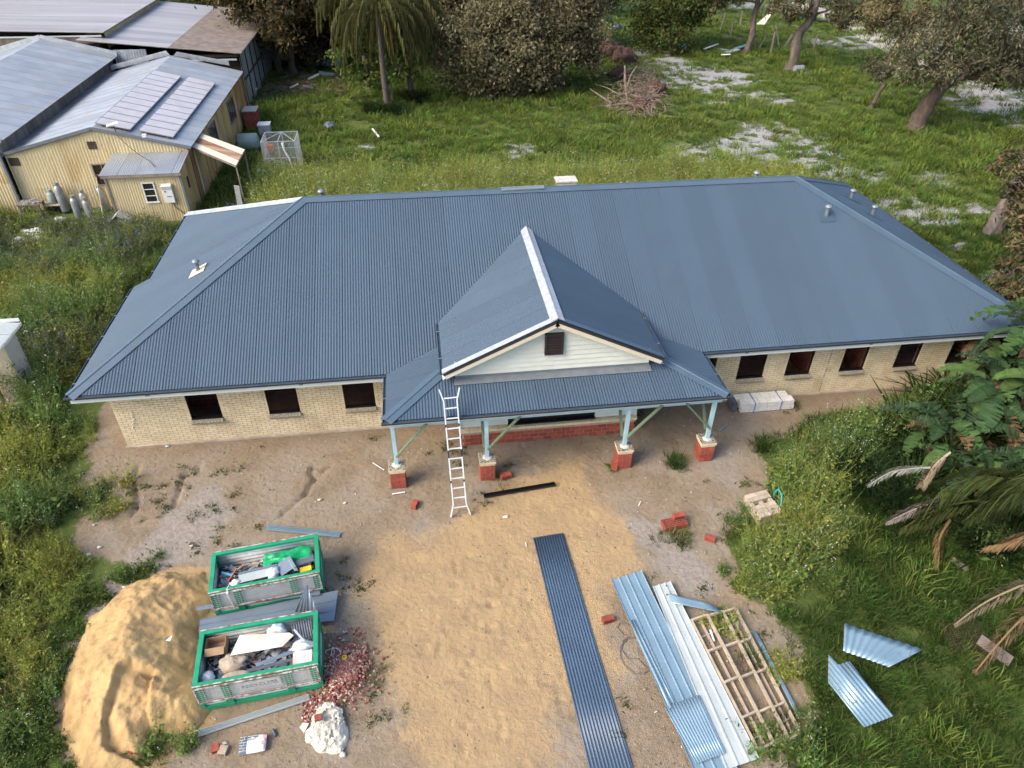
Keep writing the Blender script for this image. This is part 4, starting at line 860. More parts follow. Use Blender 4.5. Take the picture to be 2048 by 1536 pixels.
def blob(name, label, cat, c, s, mat, seed=0, flat=.5, rough=.35, n=(26, 14), group=None, kind=None):
    c = np.array(c, float); V = []; F = []; nu, nv = n
    for j in range(nv+1):
        ph = math.pi*j/nv
        for i in range(nu):
            th = 2*math.pi*i/nu; d = np.array((math.sin(ph)*math.cos(th), math.sin(ph)*math.sin(th), math.cos(ph)))
            k = 1+rough*(float(fbm(d[0]*2.2+seed*7+5, d[1]*2.2+d[2]*1.7+9, seed))-.5)*2+rough*.5*(float(fbm(d[0]*6+seed*3+50, d[1]*6+d[2]*5+70, seed+3))-.5)*2
            p = d*k*np.array(s); p[2] = max(p[2], -s[2]*flat); V.append(c+p+np.array((0, 0, s[2]*flat)))
    for j in range(nv):
        for i in range(nu): F.append((j*nu+i, (j+1)*nu+i, (j+1)*nu+(i+1) % nu, j*nu+(i+1) % nu))
    return tag(MB().add(V, F).build(name, mat, smooth=True), label, cat, group, kind)
blob('plastic_heap', 'crumpled white plastic heap in front of the gas bottles', 'rubbish', (-8.85, 19.2, .0), (.42, .3, .22), MT['whiteplastic'], 3)
blob('white_rubbish', 'pile of torn white sacks on the sandy patch beside the weeds', 'rubbish', (*G(75, 468)[:2], 0), (.75, .4, .22), MT['whiteplastic'], 5)
blob('white_rubbish', 'white bags lying nearest the left picture edge on bare sand', 'rubbish', (*G(48, 490)[:2], 0), (.55, .45, .25), MT['whiteplastic'], 6)
blob('white_rubbish', 'small scrap of white plastic between two larger white heaps', 'rubbish', (*G(80, 480)[:2], 0), (.5, .2, .14), MT['whiteplastic'], 8)
# brick oven, tub, basin, cage
ov = thing('brick_oven', 'square red brick incinerator against the rusty side of the shed', 'brick oven', (-1.3, 35.2, 0)); MB().box((-1.3, 35.2, .62), (.86, 1.1, 1.24)).build('core', MT['mortarred'], ov)
st_ = []
for r_ in range(10):
    for i in range(4):
        put_brick(ov, (-1.3-.43+.12+i*.215+(r_ % 2)*.0, 34.64, .07+r_*.125), (.205, .05, .112), MT['red'])
    for i in range(4): put_brick(ov, (-.86, 34.78+i*.26, .07+r_*.125), (.05, .25, .112), MT['red'])
MB().box((-1.3, 35.2, 1.31), (1.0, 1.25, .07)).build('slab_top', MT['mortarbed'], ov)
tb = thing('laundry_tub', 'white square tub standing alone in the grass by the shed', 'tub', (-.1, 33.0, 0)); MB().box((-.1, 33.0, .42), (.72, .72, .84), taper=1.05).build('cabinet', MT['galv'], tb)
m = MB()
for dx, dy, sx_, sy_ in ((0, .36, .84, .10), (0, -.36, .84, .10), (.37, 0, .10, .62), (-.37, 0, .10, .62)): m.box((-.1+dx, 33.0+dy, .88), (sx_, sy_, .07))
m.box((-.1, 33.0, .855), (.62, .62, .02)); m.build('basin', MT['white'], tb)
tk = thing('water_tank', 'grey green corrugated tank lying in the grass beside the incinerator', 'tank', (-.9, 30.2, 0)); MB().lathe((-1.4, 30.2, .55), [(.5, 0), (.55, .05), (.55, 1.2), (.3, 1.3)], 16, ((0, 1, 0), (0, 0, 1), (1, 0, 0))).build('barrel', MT['gas2'], tk, smooth=True)
cg = thing('wire_cage', 'tall wire mesh bird cage standing in the long grass', 'cage', (1.9, 26.3, 0))
cx0, cx1, cy0, cy1, czz = 1.0, 3.0, 25.4, 27.3, 2.0
for x_, y_ in ((cx0, cy0), (cx1, cy0), (cx1, cy1), (cx0, cy1), ((cx0+cx1)/2, cy0), ((cx0+cx1)/2, cy1)): MB().bar((x_, y_, 0), (x_, y_, czz), .045, .045).build('upright', MT['galv'], cg)
for z_ in (czz, 1.0):
    for p, q in (((cx0, cy0), (cx1, cy0)), ((cx1, cy0), (cx1, cy1)), ((cx1, cy1), (cx0, cy1)), ((cx0, cy1), (cx0, cy0))): MB().bar((*p, z_), (*q, z_), .04, .04).build('rail', MT['galv'], cg)
for p, q in (((cx0, cy0), (2.0, cy1)), ((2.0, cy1), (cx1, cy0)), ((2.0, cy0), (2.0, cy1))): MB().bar((*p, czz), (*q, czz), .035, .035).build('roof_bar', MT['galv'], cg)
wm_ = MB()
for i in range(24):
    t = (i+.5)/24
    for p, q in (((cx0, cy0), (cx1, cy0)), ((cx1, cy0), (cx1, cy1)), ((cx0, cy1), (cx0, cy0)), ((cx1, cy1), (cx0, cy1))):
        x_, y_ = p[0]+(q[0]-p[0])*t, p[1]+(q[1]-p[1])*t; wm_.bar((x_, y_, 0), (x_, y_, czz), .008, .008)
        z_ = t*czz; wm_.bar((*p, z_), (*q, z_), .008, .008)
tag(wm_.build('wire_netting', MT['wire'], cg), kind='stuff')
tag(MB().tube([(2.3, 25.3, 1.95), (2.35, 25.25, 1.5), (2.55, 25.3, 1.0), (2.6, 25.35, .5), (2.75, 25.3, .1)], [.09, .05, .07, .05, .06], 6).build('rag', MT['whiteplastic']), 'white rag hanging down the front of the wire cage', 'rag')
tag(MB().box((1.5, 25.6, 1.6), (.35, .3, .35)).build('seed_tin', MT['orange']), 'orange tin hanging inside the wire cage', 'tin')
tag(MB().slab([(*G(538, 376)[:2], .25), (*G(552, 370)[:2], .3), (*G(578, 372)[:2], .28), (*G(572, 379)[:2], .25), (*G(550, 380)[:2], .22)], .03).build('plastic_sheet', MT['whiteplastic']), 'pale plastic sheet lying on flattened weeds behind the house', 'sheet')
# junk under and beyond the awning
tag(MB().slab([(.3, 19.5, .05), (.62, 19.4, .05), (.5, 20.1, 1.35), (.2, 20.2, 1.35)], .04).build('board', MT['vent']), 'grey board leaning against the awning post', 'board')
blob('blue_bag', 'dark blue bag in the weeds below the awning', 'bag', (-.35, 20.4, .0), (.25, .22, .2), MT['bluebox'], 11)
blob('white_bag', 'white bag dropped beside the awning post', 'bag', (.9, 21.6, .1), (.28, .25, .22), MT['whiteplastic'], 12)
tag(MB().slab([(.8, 23.6, .9), (1.7, 23.3, .95), (1.75, 23.9, .8), (.9, 24.2, .85)], .05).build('tarpaulin', MT['teal']), 'faded teal tarpaulin draped by the awning end', 'tarpaulin')
tag(MB().tube([(-.6, 21.9, .1), (-1.4, 23.2, 1.1)], .03, 5).build('pipe', MT['dark']), 'dark pipe leaning on the shed wall beneath the awning', 'pipe')
tb2 = thing('laundry_trough', 'grey plastic trough tipped over in the grass beside the awning', 'trough', (1.6, 22.2, 0)); MB().box((1.6, 22.2, .3), (.8, .45, .35), ((.95, .1, .3), (-.1, 1, 0), (-.3, 0, .95))).build('bowl', MT['galv'], tb2); MB().box((1.95, 22.25, .36), (.05, .5, .45), ((.95, .1, .3), (-.1, 1, 0), (-.3, 0, .95))).build('lip', MT['white'], tb2)
# ================================================================ THINGS IN THE YARD
MT['sandheap'] = M('yellow_sand', (.47, .325, .155), (.39, .26, .125), scale=1.3, rough=.97, bump=1.0, bscale=16, spec=.1, c3=(.36, .24, .12), s3=2.6)
MT['tarp'] = M('green_plastic', (.01, .36, .14), (.01, .28, .11), scale=4, rough=.35, bump=.5, bscale=14)
MT['card'] = M('cardboard', (.38, .25, .15), (.30, .19, .11), scale=3, rough=.9)
MT['paper'] = M('brown_paper', (.44, .36, .28), (.34, .27, .20), scale=6, rough=.9, bump=.5, bscale=15)
MT['offwhite'] = M('off_white_board', (.66, .64, .58), (.58, .56, .50), scale=2, rough=.6, c3=(.55, .38, .33), s3=1.0)
MT['dkgrey'] = M('dark_grey_metal', (.10, .12, .15), (.07, .085, .11), rough=.45)
MT['bluestrip'] = M('blue_strip', (.10, .40, .62), rough=.5)
MT['clearbag'] = M('milky_bag', (.62, .68, .72), (.45, .52, .58), scale=7, rough=.3, bump=.6, bscale=14)
MT['mix'] = M('mixed_rubbish', (.42, .43, .44), (.16, .16, .17), scale=2.5, rough=.6, orand=.2)
MT['plaster'] = M('hardened_mortar', (.60, .57, .49), (.50, .47, .40), scale=3, rough=.9, bump=.6, bscale=20)
MT['chip'] = M('brick_chip', (.30, .095, .075), (.40, .20, .16), scale=9, rough=.9, c3=(.44, .36, .30), s3=7)
MT['yellowp'] = M('yellow_plastic', (.75, .52, .02), rough=.5)
MT['wirecol'] = M('tie_wire', (.16, .15, .14), rough=.6)
MT['bagblue'] = M('bag_slate_print', (.11, .14, .19), (.09, .115, .16), rough=.6)
MT['pink'] = M('pink_print', (.72, .30, .33), rough=.6)
MT['hose'] = M('green_hose', (.02, .38, .33), rough=.5)
MT['stone'] = M('pale_concrete_block', (.66, .65, .61), (.58, .57, .53), scale=5, rough=.95, bump=.4)
MT['limeblock'] = M('limestone_block', (.50, .42, .33), (.40, .33, .25), scale=3, rough=.95, bump=.4, orand=.12)
MT['strap'] = M('blue_strapping', (.06, .12, .42), rough=.5)

# ladder: two hinged sections of two, flared feet and top
LADTOP = np.array((10.8138, -2.869, 3.6368))
lad = thing('ladder', 'white aluminium folding ladder with flared feet leaning on the porch gutter', 'ladder', (10.9, -4.5, 0))
A0, A1 = np.array((10.67, -4.53, .03)), np.array((11.12, -4.50, .03))
bot = (A0+A1)/2; top = LADTOP; dL = (top-bot); LL = np.linalg.norm(dL); dL /= LL
sL = np.array((1, .05, 0.)); sL -= dL*np.dot(sL, dL); sL /= np.linalg.norm(sL); nL = np.cross(sL, dL)
hw = .195
def LP(t, s): return bot+dL*t+sL*s
for s_ in (-1, 1):
    for a, b_ in ((.36, LL*.47), (LL*.53, LL-.36)):
        seg = .5*(a+b_)
        MB().bar(LP(a, s_*hw), LP(seg-.04, s_*hw), .035, .07, up=nL).build('stile', MT['alu'], lad); MB().bar(LP(seg+.04, s_*hw), LP(b_, s_*hw), .035, .07, up=nL).build('stile', MT['alu'], lad)
        MB().bar(LP(seg-.07, s_*hw), LP(seg+.07, s_*hw), .045, .05, up=nL).build('hinge', MT['dark'], lad)
    MB().bar(LP(LL*.47, s_*hw), LP(LL*.53, s_*hw), .04, .05, up=nL).build('hinge', MT['dark'], lad)
    MB().bar(LP(0, s_*.30), LP(.37, s_*hw), .035, .07, up=nL).build('foot', MT['alu'], lad); MB().bar(LP(LL-.37, s_*hw), LP(LL, s_*.30), .035, .07, up=nL).build('top_hook', MT['alu'], lad)
for i in range(12):
    t = .28+i*(LL-.56)/11
    w_ = hw+.03 if i in (0, 11) else hw
    MB().bar(LP(t, -w_), LP(t, w_), .035, .035, up=nL).build('rung', MT['alu'], lad)

def quad_sheet(name, label, q, mat, waves=10, amp=.012, z=.03, th=.004, prof='sine', cat='metal sheet', group=None, nper=6, zs=None, sag=0.0, parent=None):
    """q: near-left, near-right, far-right, far-left; ribs run from near to far"""
    P = [np.array((*G(u, v, (zs[i] if zs else z))[:2], zs[i] if zs else z)) if len(p_) == 2 else np.array(p_, float) for i, p_ in enumerate(q) for u, v in [p_[:2]]]
    n = int(waves*nper); V = []; nl_ = 5
    for i in range(n+1):
        t = i/n; a = P[0]*(1-t)+P[1]*t; b_ = P[3]*(1-t)+P[2]*t; ph = t*waves
        if prof == 'sine': o = amp*math.sin(2*math.pi*ph)
        else:
            f = ph % 1.0; o = amp*2*(1 if (f < .16) else 0)
        for k in range(nl_):
            r_ = k/(nl_-1); V.append(a*(1-r_)+b_*r_+np.array((0, 0, o+sag*math.sin(math.pi*r_)+.008*math.sin(5*r_+t*3))))
    F = [(i*nl_+k, (i+1)*nl_+k, (i+1)*nl_+k+1, i*nl_+k+1) for i in range(n) for k in range(nl_-1)]
    mb = MB().add(V, F); o = mb.build(name, mat, parent, smooth=(prof == 'sine'))
    md = o.modifiers.new('thickness', 'SOLIDIFY'); md.thickness = th; md.offset = -1
    if parent is None: tag(o, label, cat, group)
    return o
quad_sheet('corrugated_sheet', 'very long dark blue corrugated roof sheet lying on the sand', [(1180, 1545), (1268, 1543), (1126, 1066), (1066, 1075)], MT['bluesheet'], 12, .016, .03, group='loose roof sheets')
quad_sheet('roof_sheet_stack', 'long pale blue ribbed sheets lying beside the off-white ones', [(1388, 1545), (1478, 1545), (1282, 1141), (1222, 1160)], MT['lbsheet'], 4, .014, .10, prof='rib', group='loose roof sheets', nper=12)
quad_sheet('roof_sheet_stack', 'off-white ribbed sheets lying against the timber frame', [(1452, 1540), (1518, 1517), (1340, 1163), (1305, 1173)], MT['whsheet'], 3, .013, .12, prof='rib', group='loose roof sheets', nper=14)
quad_sheet('curled_sheet', 'narrow curled pale blue flashing along the ribbed sheets', [(1338, 1418), (1352, 1412), (1266, 1238), (1258, 1242)], MT['lbsheet'], 1, .03, .15, group='loose roof sheets', nper=10)
quad_sheet('corrugated_sheet', 'short pale blue corrugated offcut on top of the ribbed sheets', [(1392, 1528), (1452, 1506), (1398, 1390), (1328, 1414)], MT['lbsheet'], 12, .009, .17, group='loose roof sheets')
quad_sheet('flat_flashing', 'flat pale blue strip bridging the off-white sheets and timber frame', [(1342, 1206), (1337, 1187), (1420, 1208), (1447, 1226)], MT['lbsheet'], 1, .0, .20, th=.01, group='loose roof sheets')
quad_sheet('flat_flashing', 'thin pale blue strip along the weedy side of the timber frame', [(1598, 1440), (1604, 1432), (1512, 1262), (1505, 1262)], MT['lbsheet'], 1, .0, .08, th=.01, group='loose roof sheets')
for k, (x0_, y0_, x1_, y1_) in enumerate(((15.6, -12.0, 16.6, -11.8), (15.3, -9.6, 16.4, -9.4))):
    tag(MB().bar((x0_, y0_, .04), (x1_, y1_, .04), .09, .07).build('bearer', MT['timber']), ('timber bearer under the near end of the ribbed sheets', 'timber bearer under the middle of the ribbed sheets')[k], 'timber')
quad_sheet('corrugated_offcut', 'four-sided pale corrugated offcut on the lawn, the farther of two', [(1686, 1302), (1778, 1334), (1846, 1299), (1689, 1246)][::1], MT['lbsheet'], 9, .016, .34, group='offcuts on the lawn')
# L shaped lower offcut
P_ = [np.array((*G(u, v, .33)[:2], .33)) for u, v in [(1728, 1455), (1656, 1365), (1657, 1307), (1676, 1330), (1699, 1322), (1787, 1432)]]
mbo = MB(); dv = P_[1]-P_[0]; dv /= np.linalg.norm(dv); sv = np.cross((0, 0, 1.0), dv); pts2 = [((p-P_[0])@dv, (p-P_[0])@-sv) for p in P_]
V = []; F = []; nS_ = 48; s0_, s1_ = min(p[1] for p in pts2), max(p[1] for p in pts2)
for i in range(nS_+1):
    s = s0_+(s1_-s0_)*(i/nS_)*.998+.001; xs_ = []
    for j in range(6):
        (a0, b0_), (a1, b1_) = pts2[j], pts2[(j+1) % 6]
        if (b0_ > s) != (b1_ > s): xs_.append(a0+(s-b0_)*(a1-a0)/(b1_-b0_))
    lo__, hi__ = (min(xs_), max(xs_)) if xs_ else (0, 0.01)
    for r_ in (lo__, hi__): V.append(P_[0]+dv*r_-sv*s+np.array((0, 0, .016*math.sin(2*math.pi*i/6))))
mbo.add(V, [(2*i, 2*i+1, 2*i+3, 2*i+2) for i in range(nS_)]); o = mbo.build('corrugated_offcut', MT['lbsheet'], smooth=True); tag(o, 'notched pale corrugated offcut on the lawn, nearer the timber frame', 'metal sheet', 'offcuts on the lawn')
md = o.modifiers.new('thickness', 'SOLIDIFY'); md.thickness = .004
# timber frame
tf = thing('timber_frame', 'pale timber wall frame lying flat on the ground', 'timber frame', (17.4, -10.5, 0))
F0 = [np.array((*G(u, v, .14)[:2], .14)) for u, v in [(1382, 1238), (1472, 1216), (1602, 1466), (1515, 1497)]]
def fp(a, b_): return (F0[0]*(1-a)+F0[1]*a)*(1-b_)+(F0[3]*(1-a)+F0[2]*a)*b_
zt = np.array((0, 0, .09))
for a in (.0, .36, .70, 1.0): MB().bar(fp(a, .0)-zt*(.0 if a in (.36, .70) else .4), fp(a, 1)-zt*(.0 if a in (.36, .70) else .4), .055, .09).build('stud', MT['timber'], tf)
for a in (.2, .86): MB().bar(fp(a, .02)-zt*1.05, fp(a, .98)-zt*1.05, .05, .07).build('lower_stud', MT['timber'], tf)
for b_ in (.0, .27, .52, .78, 1.0):
    for a0, a1 in ((.02, .34), (.38, .68), (.72, .98)): MB().bar(fp(a0, b_+.01)-zt*.1, fp(a1, b_)-zt*.1, .05, .085).build('nogging', MT['timber'], tf)
for b_ in (.12, .9): MB().tube([fp(.02, b_+.03)-zt*.9, fp(.95, b_-.02)-zt*.9], .014, 5).build('tie_rod', MT['galv'], tf)
tag(MB().tube([(*G(u, v)[:2], .05) for u, v in [(1420, 1262), (1428, 1285)]], .03, 6).build('plastic_bottle', MT['clearbag']), 'clear plastic scrap inside the timber frame', 'litter')
# loose bricks
LBR = []
def loose_brick(label, px, rot, s=(.30, .16, .15), z=None, mat='red'):
    p = G(*px); t = MB().box((p[0], p[1], s[2]/2 if z is None else z), s, ((math.cos(rot), math.sin(rot), 0), (-math.sin(rot), math.cos(rot), 0), (0, 0, 1))).build('loose_brick', MT[mat])
    # cores on one face
    cc = MB()
    for i in range(5):
        for j in range(3):
            a = (i-2)*s[0]*.17; b_ = (j-1)*s[2]*.27; d = np.array((math.cos(rot), math.sin(rot), 0)); n = np.array((math.sin(rot), -math.cos(rot), 0))
            cc.box(np.array((p[0], p[1], s[2]/2 if z is None else z))+d*a+n*(s[1]/2+.001)+np.array((0, 0, b_)), (s[0]*.09, .004, s[2]*.16), (d, n, (0, 0, 1)))
    cc.build('brick_core', MT['black'], t); return tag(t, label, 'brick', 'loose red bricks')
loose_brick('red brick on bare earth between two piers and the ladder', (830, 1012), 1.2); loose_brick('red brick by the gap between blue sheet and pale sheets', (1215, 1242), .15); loose_brick('red brick lying alone near the flowering weeds', (1419, 1080), -.6)
loose_brick('red brick at the foot of the sand heap', (262, 1502), -.55); loose_brick('half red brick sitting in the hollow of the mortar heap', (640, 1447), .1, (.16, .14, .12), .24)
loose_brick('pink half brick, one of a pair near the cement bag', (432, 1499), .2, (.16, .18, .10)); loose_brick('grey pink half brick, partner of the pink one near the cement bag', (447, 1503), -.25, (.18, .2, .09), None, 'paper')
for (px, rt, lb) in (((1011, 955), .2, 'red brick lying against the second pier from the ladder side'), ((1228, 935), 1.3, 'red brick leaning by the third pier near a weed tuft')): loose_brick(lb, px, rt, (.34, .20, .16))
bs = thing('brick_stack', 'low row of cored red bricks on the bare earth', 'brick stack', (17.25, -5.65, 0)); 
for i in range(7):
    c = (16.90+i*.105, -5.72+i*.012, .09); put_brick(bs, c, (.098, .34, .17), MT['red'], .1)
    cr_ = MB()
    for j in range(5):
        for k in range(2): cr_.box((c[0]-.022+k*.045, c[1]-.13+j*.065, .1765), (.024, .034, .004))
    cr_.build('brick_core', MT['black'], bs)
loose_brick('red brick lying on top of the row of cored bricks', (1355, 1043), .1, (.36, .17, .13), .245)
# pale block pack by the wall
bp_ = thing('panel_pack', 'strapped pack of pale aerated blocks on the ground by the brick wall', 'block pack', (22.2, -.45, 0))
for r_ in range(2):
    for c_ in range(2):
        for i in range(6):
            off = .10 if (r_ == 1 and c_ == 0) else (0 if r_ else .14)
            x_ = 21.12+off+(i+.5)*.335
            MB().box((x_, -.66+c_*.30, .115+r_*.205), (.318, .285+.02*(i%2), .194)).build('block', MT['stone'], bp_)
for x_ in (21.75, 22.75): MB().box((x_, -.50, .424), (.025, .66, .012)).build('strap', MT['strap'], bp_); 
for x_ in (21.75, 22.75): MB().box((x_, -.822, .21), (.025, .012, .42)).build('strap', MT['strap'], bp_)
MB().box((21.02, -.5, .25), (.16, .5, .35)).build('wrapping', MT['dkgrey'], bp_)
# paver pallet
pv = thing('paver_pack', 'square pack of pale limestone pavers half hidden by flowering weeds', 'paver pack', (20.27, -5.15, 0))
C4 = [np.array((*G(u, v, .35)[:2], .35)) for u, v in [(1489, 990), (1532, 979), (1567, 1023), (1521, 1036)]]
def pq(a, b_): return (C4[0]*(1-a)+C4[1]*a)*(1-b_)+(C4[3]*(1-a)+C4[2]*a)*b_
dx_ = C4[1]-C4[0]; dy_ = C4[3]-C4[0]; ex_ = dx_/np.linalg.norm(dx_); ey_ = np.array((ex_[1], -ex_[0], 0))
for i in range(2):
    for j in range(6):
        if (i, j) in ((0, 2), (1, 2)): continue
        c = pq((i+.5)/2, (j+.5)/6); MB().box(c+np.array((0, 0, -.17)), (np.linalg.norm(dx_)/2-.012, np.linalg.norm(dy_)/6-.012, .34), (ex_, ey_, (0, 0, 1))).build('paver', MT['limeblock'], pv)
for a in (.08, .5, .92): c = pq(a, .416); MB().box(c+np.array((0, 0, -.19)), (np.linalg.norm(dx_)*.15, np.linalg.norm(dy_)/6-.012, .30), (ex_, ey_, (0, 0, 1))).build('paver', MT['limeblock'], pv)
tag(MB().tube([(*G(u, v, z_)[:2], z_) for u, v, z_ in [(1548, 1020, .05), (1562, 1010, .3), (1564, 990, .55), (1557, 978, .6), (1549, 985, .4), (1547, 998, .1)]], .025, 6).build('garden_hose', MT['hose']), 'loop of green hose rising beside the paver pack', 'hose')
# metal strips
def strip_px(name, label, a, b_, w_, h_, mat, z=.03, cat='metal strip', kind=0):
    p, q = G(*a, z), G(*b_, z); p[2] = q[2] = z; d = (q-p)/np.linalg.norm(q-p); s = np.cross((0, 0, 1.0), d); mb = MB()
    mb.box((p+q)/2, (np.linalg.norm(q-p), w_, .006), (d, s, (0, 0, 1)))
    if kind:
        for t in (-.5, -.12, .2, .5): mb.box((p+q)/2+s*w_*t+np.array((0, 0, h_/2)), (np.linalg.norm(q-p), .012, h_), (d, s, (0, 0, 1)))
    return tag(mb.build(name, mat), label, cat)
strip_px('steel_channel', 'pale steel channel lying behind the farther skip bin', (534, 1056), (680, 1071), .16, .05, MT['lbsheet'], .03, kind=1)
strip_px('steel_channel', 'long pale steel strip on the ground in front of the nearer skip bin', (392, 1470), (619, 1395), .13, .05, MT['whsheet'], .03, kind=1)
strip_px('black_gutter', 'black gutter length lying on the sand near the piers', (968, 993), (1110, 969), .13, .06, MT['black'], .04, kind=1)
strip_px('blue_offcut', 'short pale blue steel offcut near the last pier', (1438, 862), (1455, 848), .06, .03, MT['lbsheet'])
strip_px('white_pipe', 'thin white conduit offcut near the first pier', (745, 925), (768, 940), .03, .02, MT['white']); strip_px('white_stick', 'tiny white stick on the sand right of the pier row', (1277, 1012), (1281, 1003), .03, .02, MT['white']); strip_px('white_stick', 'tiny white splinter on the sand beside the blue sheet top', (1051, 1085), (1053, 1094), .025, .02, MT['white'])
strip_px('white_trim', 'white trim offcut lying by the first pier foot', (784, 988), (810, 984), .05, .03, MT['white'])
quad_sheet('wide_sheet', 'wide grey blue ribbed sheet lying between the two skip bins', [(398, 1275), (400, 1240), (676, 1182), (668, 1242)], MT['greysheet'], 3, .016, .22, prof='rib', group='loose roof sheets', nper=12)
quad_sheet('wide_sheet', 'dark grey upturned sheet edge beneath the wide ribbed sheet', [(392, 1222), (395, 1213), (640, 1175), (640, 1190)], MT['greysheet'], 2, .01, .3, prof='rib', group='loose roof sheets', nper=12)
# triangular corrugated piece leaning between the bins
q_ = [G(588, 1222, .35), G(645, 1252, .55), G(614, 1170, 1.25)]; q_ = [np.array(p) for p in q_]
V = []; n_ = 42
nt_ = np.cross(q_[1]-q_[0], q_[2]-q_[0]); nt_ /= np.linalg.norm(nt_)
for i in range(n_+1):
    t = i/n_; a = q_[0]*(1-t)+q_[1]*t; e = q_[2]*(1-t*.05)+q_[1]*t*.05 if t < .5 else q_[2]*(1-(t-.5)*1.9)+q_[1]*(t-.5)*1.9
    off = nt_*.016*math.sin(2*math.pi*t*7); V += [a+off, e+off]
o = MB().add(V, [(2*i, 2*i+2, 2*i+3, 2*i+1) for i in range(n_)]).build('triangular_offcut', MT['greysheet'], smooth=True); tag(o, 'triangular corrugated offcut propped up between the two skip bins', 'metal sheet'); o.modifiers.new('thickness', 'SOLIDIFY').thickness = .004

# ---------------------------------------------------------------- skip bins
def text(s, size, c, ax, mat, parent, name='lettering'):
    cu = bpy.data.curves.new(name, 'FONT'); cu.body = s; cu.size = size; cu.align_x = 'CENTER'; cu.align_y = 'CENTER'; cu.extrude = .0015; 
    tmp = bpy.data.objects.new('tmp', cu); me_ = bpy.data.meshes.new_from_object(tmp); bpy.data.objects.remove(tmp); me_.materials.append(mat)
    o = bpy.data.objects.new(name, me_); COL.objects.link(o); o.parent = parent
    X, Y = np.array(ax[0], float), np.array(ax[1], float); Z = np.cross(X, Y)
    c = Vector(c)-WL[parent.name]
    o.matrix_local = Matrix(((X[0], Y[0], Z[0], c[0]), (X[1], Y[1], Z[1], c[1]), (X[2], Y[2], Z[2], c[2]), (0, 0, 0, 1))); return o
def skip(label, c, ang, Lx, Wy, Hh, front_low, writing):
    t = thing('skip_bin', label, 'skip bin', (*c, 0), 'green skip bins'); C = np.array((*c, 0.)); u = np.array((math.cos(ang), math.sin(ang), 0)); v = np.array((-math.sin(ang), math.cos(ang), 0)); z = np.array((0, 0, 1.0)); ax = (u, v, z)
    P = lambda a, b_, h_: C+u*a+v*b_+z*h_
    MB().box(P(0, 0, .10), (Lx-.1, Wy-.1, .04), ax).build('floor', MT['dkgrey'], t)
    n1, nc = .02, 30
    def corr(a, b_, nrm, h0, h1, mat, name):
        a = np.array(a); b_ = np.array(b_); V = []; nz_ = 40
        for i in range(nz_+1):
            zz_ = h0+(h1-h0)*i/nz_; o_ = np.array(nrm)*.012*math.sin(2*math.pi*i/6); V += [a*np.array((1, 1, 0))+z*zz_+o_, b_*np.array((1, 1, 0))+z*zz_+o_]
        o = MB().add(V, [(2*i, 2*i+1, 2*i+3, 2*i+2) for i in range(nz_)]).build(name, mat, t, smooth=True); o.modifiers.new('thickness', 'SOLIDIFY').thickness = .02
    e = .045
    corr(P(-Lx/2+.05, Wy/2-e, 0), P(Lx/2-.05, Wy/2-e, 0), v, .1, Hh-.05, MT['skipwhite'], 'side_panel')
    corr(P(-Lx/2+e, -Wy/2+.05, 0), P(-Lx/2+e, Wy/2-.05, 0), u, .1, Hh-.05, MT['skipwhite'], 'end_panel')
    MB().box(P(Lx/2-e, 0, Hh/2+.03), (.02, Wy-.1, Hh-.15), ax).build('end_panel', MT['skipwhite'], t)
    MB().box(P(0, -Wy/2+e+.015, Hh/2+.03), (Lx-.1, .02, Hh-.12), ax).build('front_panel', MT['skipwhite'], t)
    # frame
    for a in (-1, 1):
        for b_ in (-1, 1): MB().box(P(a*(Lx/2-.05), b_*(Wy/2-.05), Hh/2), (.10, .10, Hh-.06), ax).build('corner_post', MT['green'], t)
        MB().box(P(0, a*(Wy/2-.05), .09), (Lx-.2, .10, .14), ax).build('base_rail', MT['green'], t); MB().box(P(a*(Lx/2-.05), 0, .09), (.10, Wy-.2, .14), ax).build('base_rail', MT['green'], t)
        MB().box(P(0, a*(Wy/2-.055), Hh-.02), (Lx, .11, .07), ax).build('rim', MT['green'], t); MB().box(P(a*(Lx/2-.055), 0, Hh-.02), (.11, Wy-.22, .07), ax).build('rim', MT['green'], t)
        MB().box(P(0, a*(Wy/2-.004), Hh+.02), (Lx, .025, .02), ax).build('rim_edge', MT['rust'], t)
    MB().box(P(Lx/2-.0, 0, Hh*.72), (.03, Wy-.1, .09), ax).build('end_rail', MT['green'], t); MB().box(P(Lx/2-.04, -Wy/2+.26, Hh*.5), (.07, .12, Hh-.1), ax).build('end_strap', MT['green'], t)
    for f_ in (-.26, .24): MB().box(P(f_*Lx, -Wy/2+.01, Hh/2), (.16, .05, Hh-.16), ax).build('strap', MT['green'], t)
    for f_ in (-.455, .455): MB().box(P(f_*Lx, -Wy/2-.002, Hh*.66), (.15, .045, Hh*.52), ax).build('strap', MT['green'], t)
    # hinged mesh gate on the upper half of the front
    yg_ = -Wy/2-.035; wm2 = MB()
    n = int(Lx/.075)
    for i in range(n): a = -Lx/2+.06+(Lx-.12)*i/(n-1); wm2.bar(P(a, yg_, Hh*.42), P(a, yg_, Hh*.95), .007, .007)
    for i in range(8): h_ = Hh*.42+Hh*.53*i/7; wm2.bar(P(-Lx/2+.06, yg_-.004, h_), P(Lx/2-.06, yg_-.004, h_), .007, .007)
    tag(wm2.build('gate_mesh', MT['wire'], t), kind='stuff')
    MB().bar(P(-Lx/2+.02, yg_, Hh*.40), P(Lx/2-.02, yg_, Hh*.40), .035, .04).build('gate_rail', MT['rust'], t); MB().bar(P(-Lx/2+.02, yg_, Hh*.97), P(Lx/2-.02, yg_, Hh*.97), .03, .03).build('gate_rail', MT['rust'], t)
    for a in (-1, 1): MB().bar(P(a*(Lx/2-.03), yg_, Hh*.42), P(a*(Lx/2-.03), yg_, Hh*.95), .03, .03).build('gate_stile', MT['rust'], t)
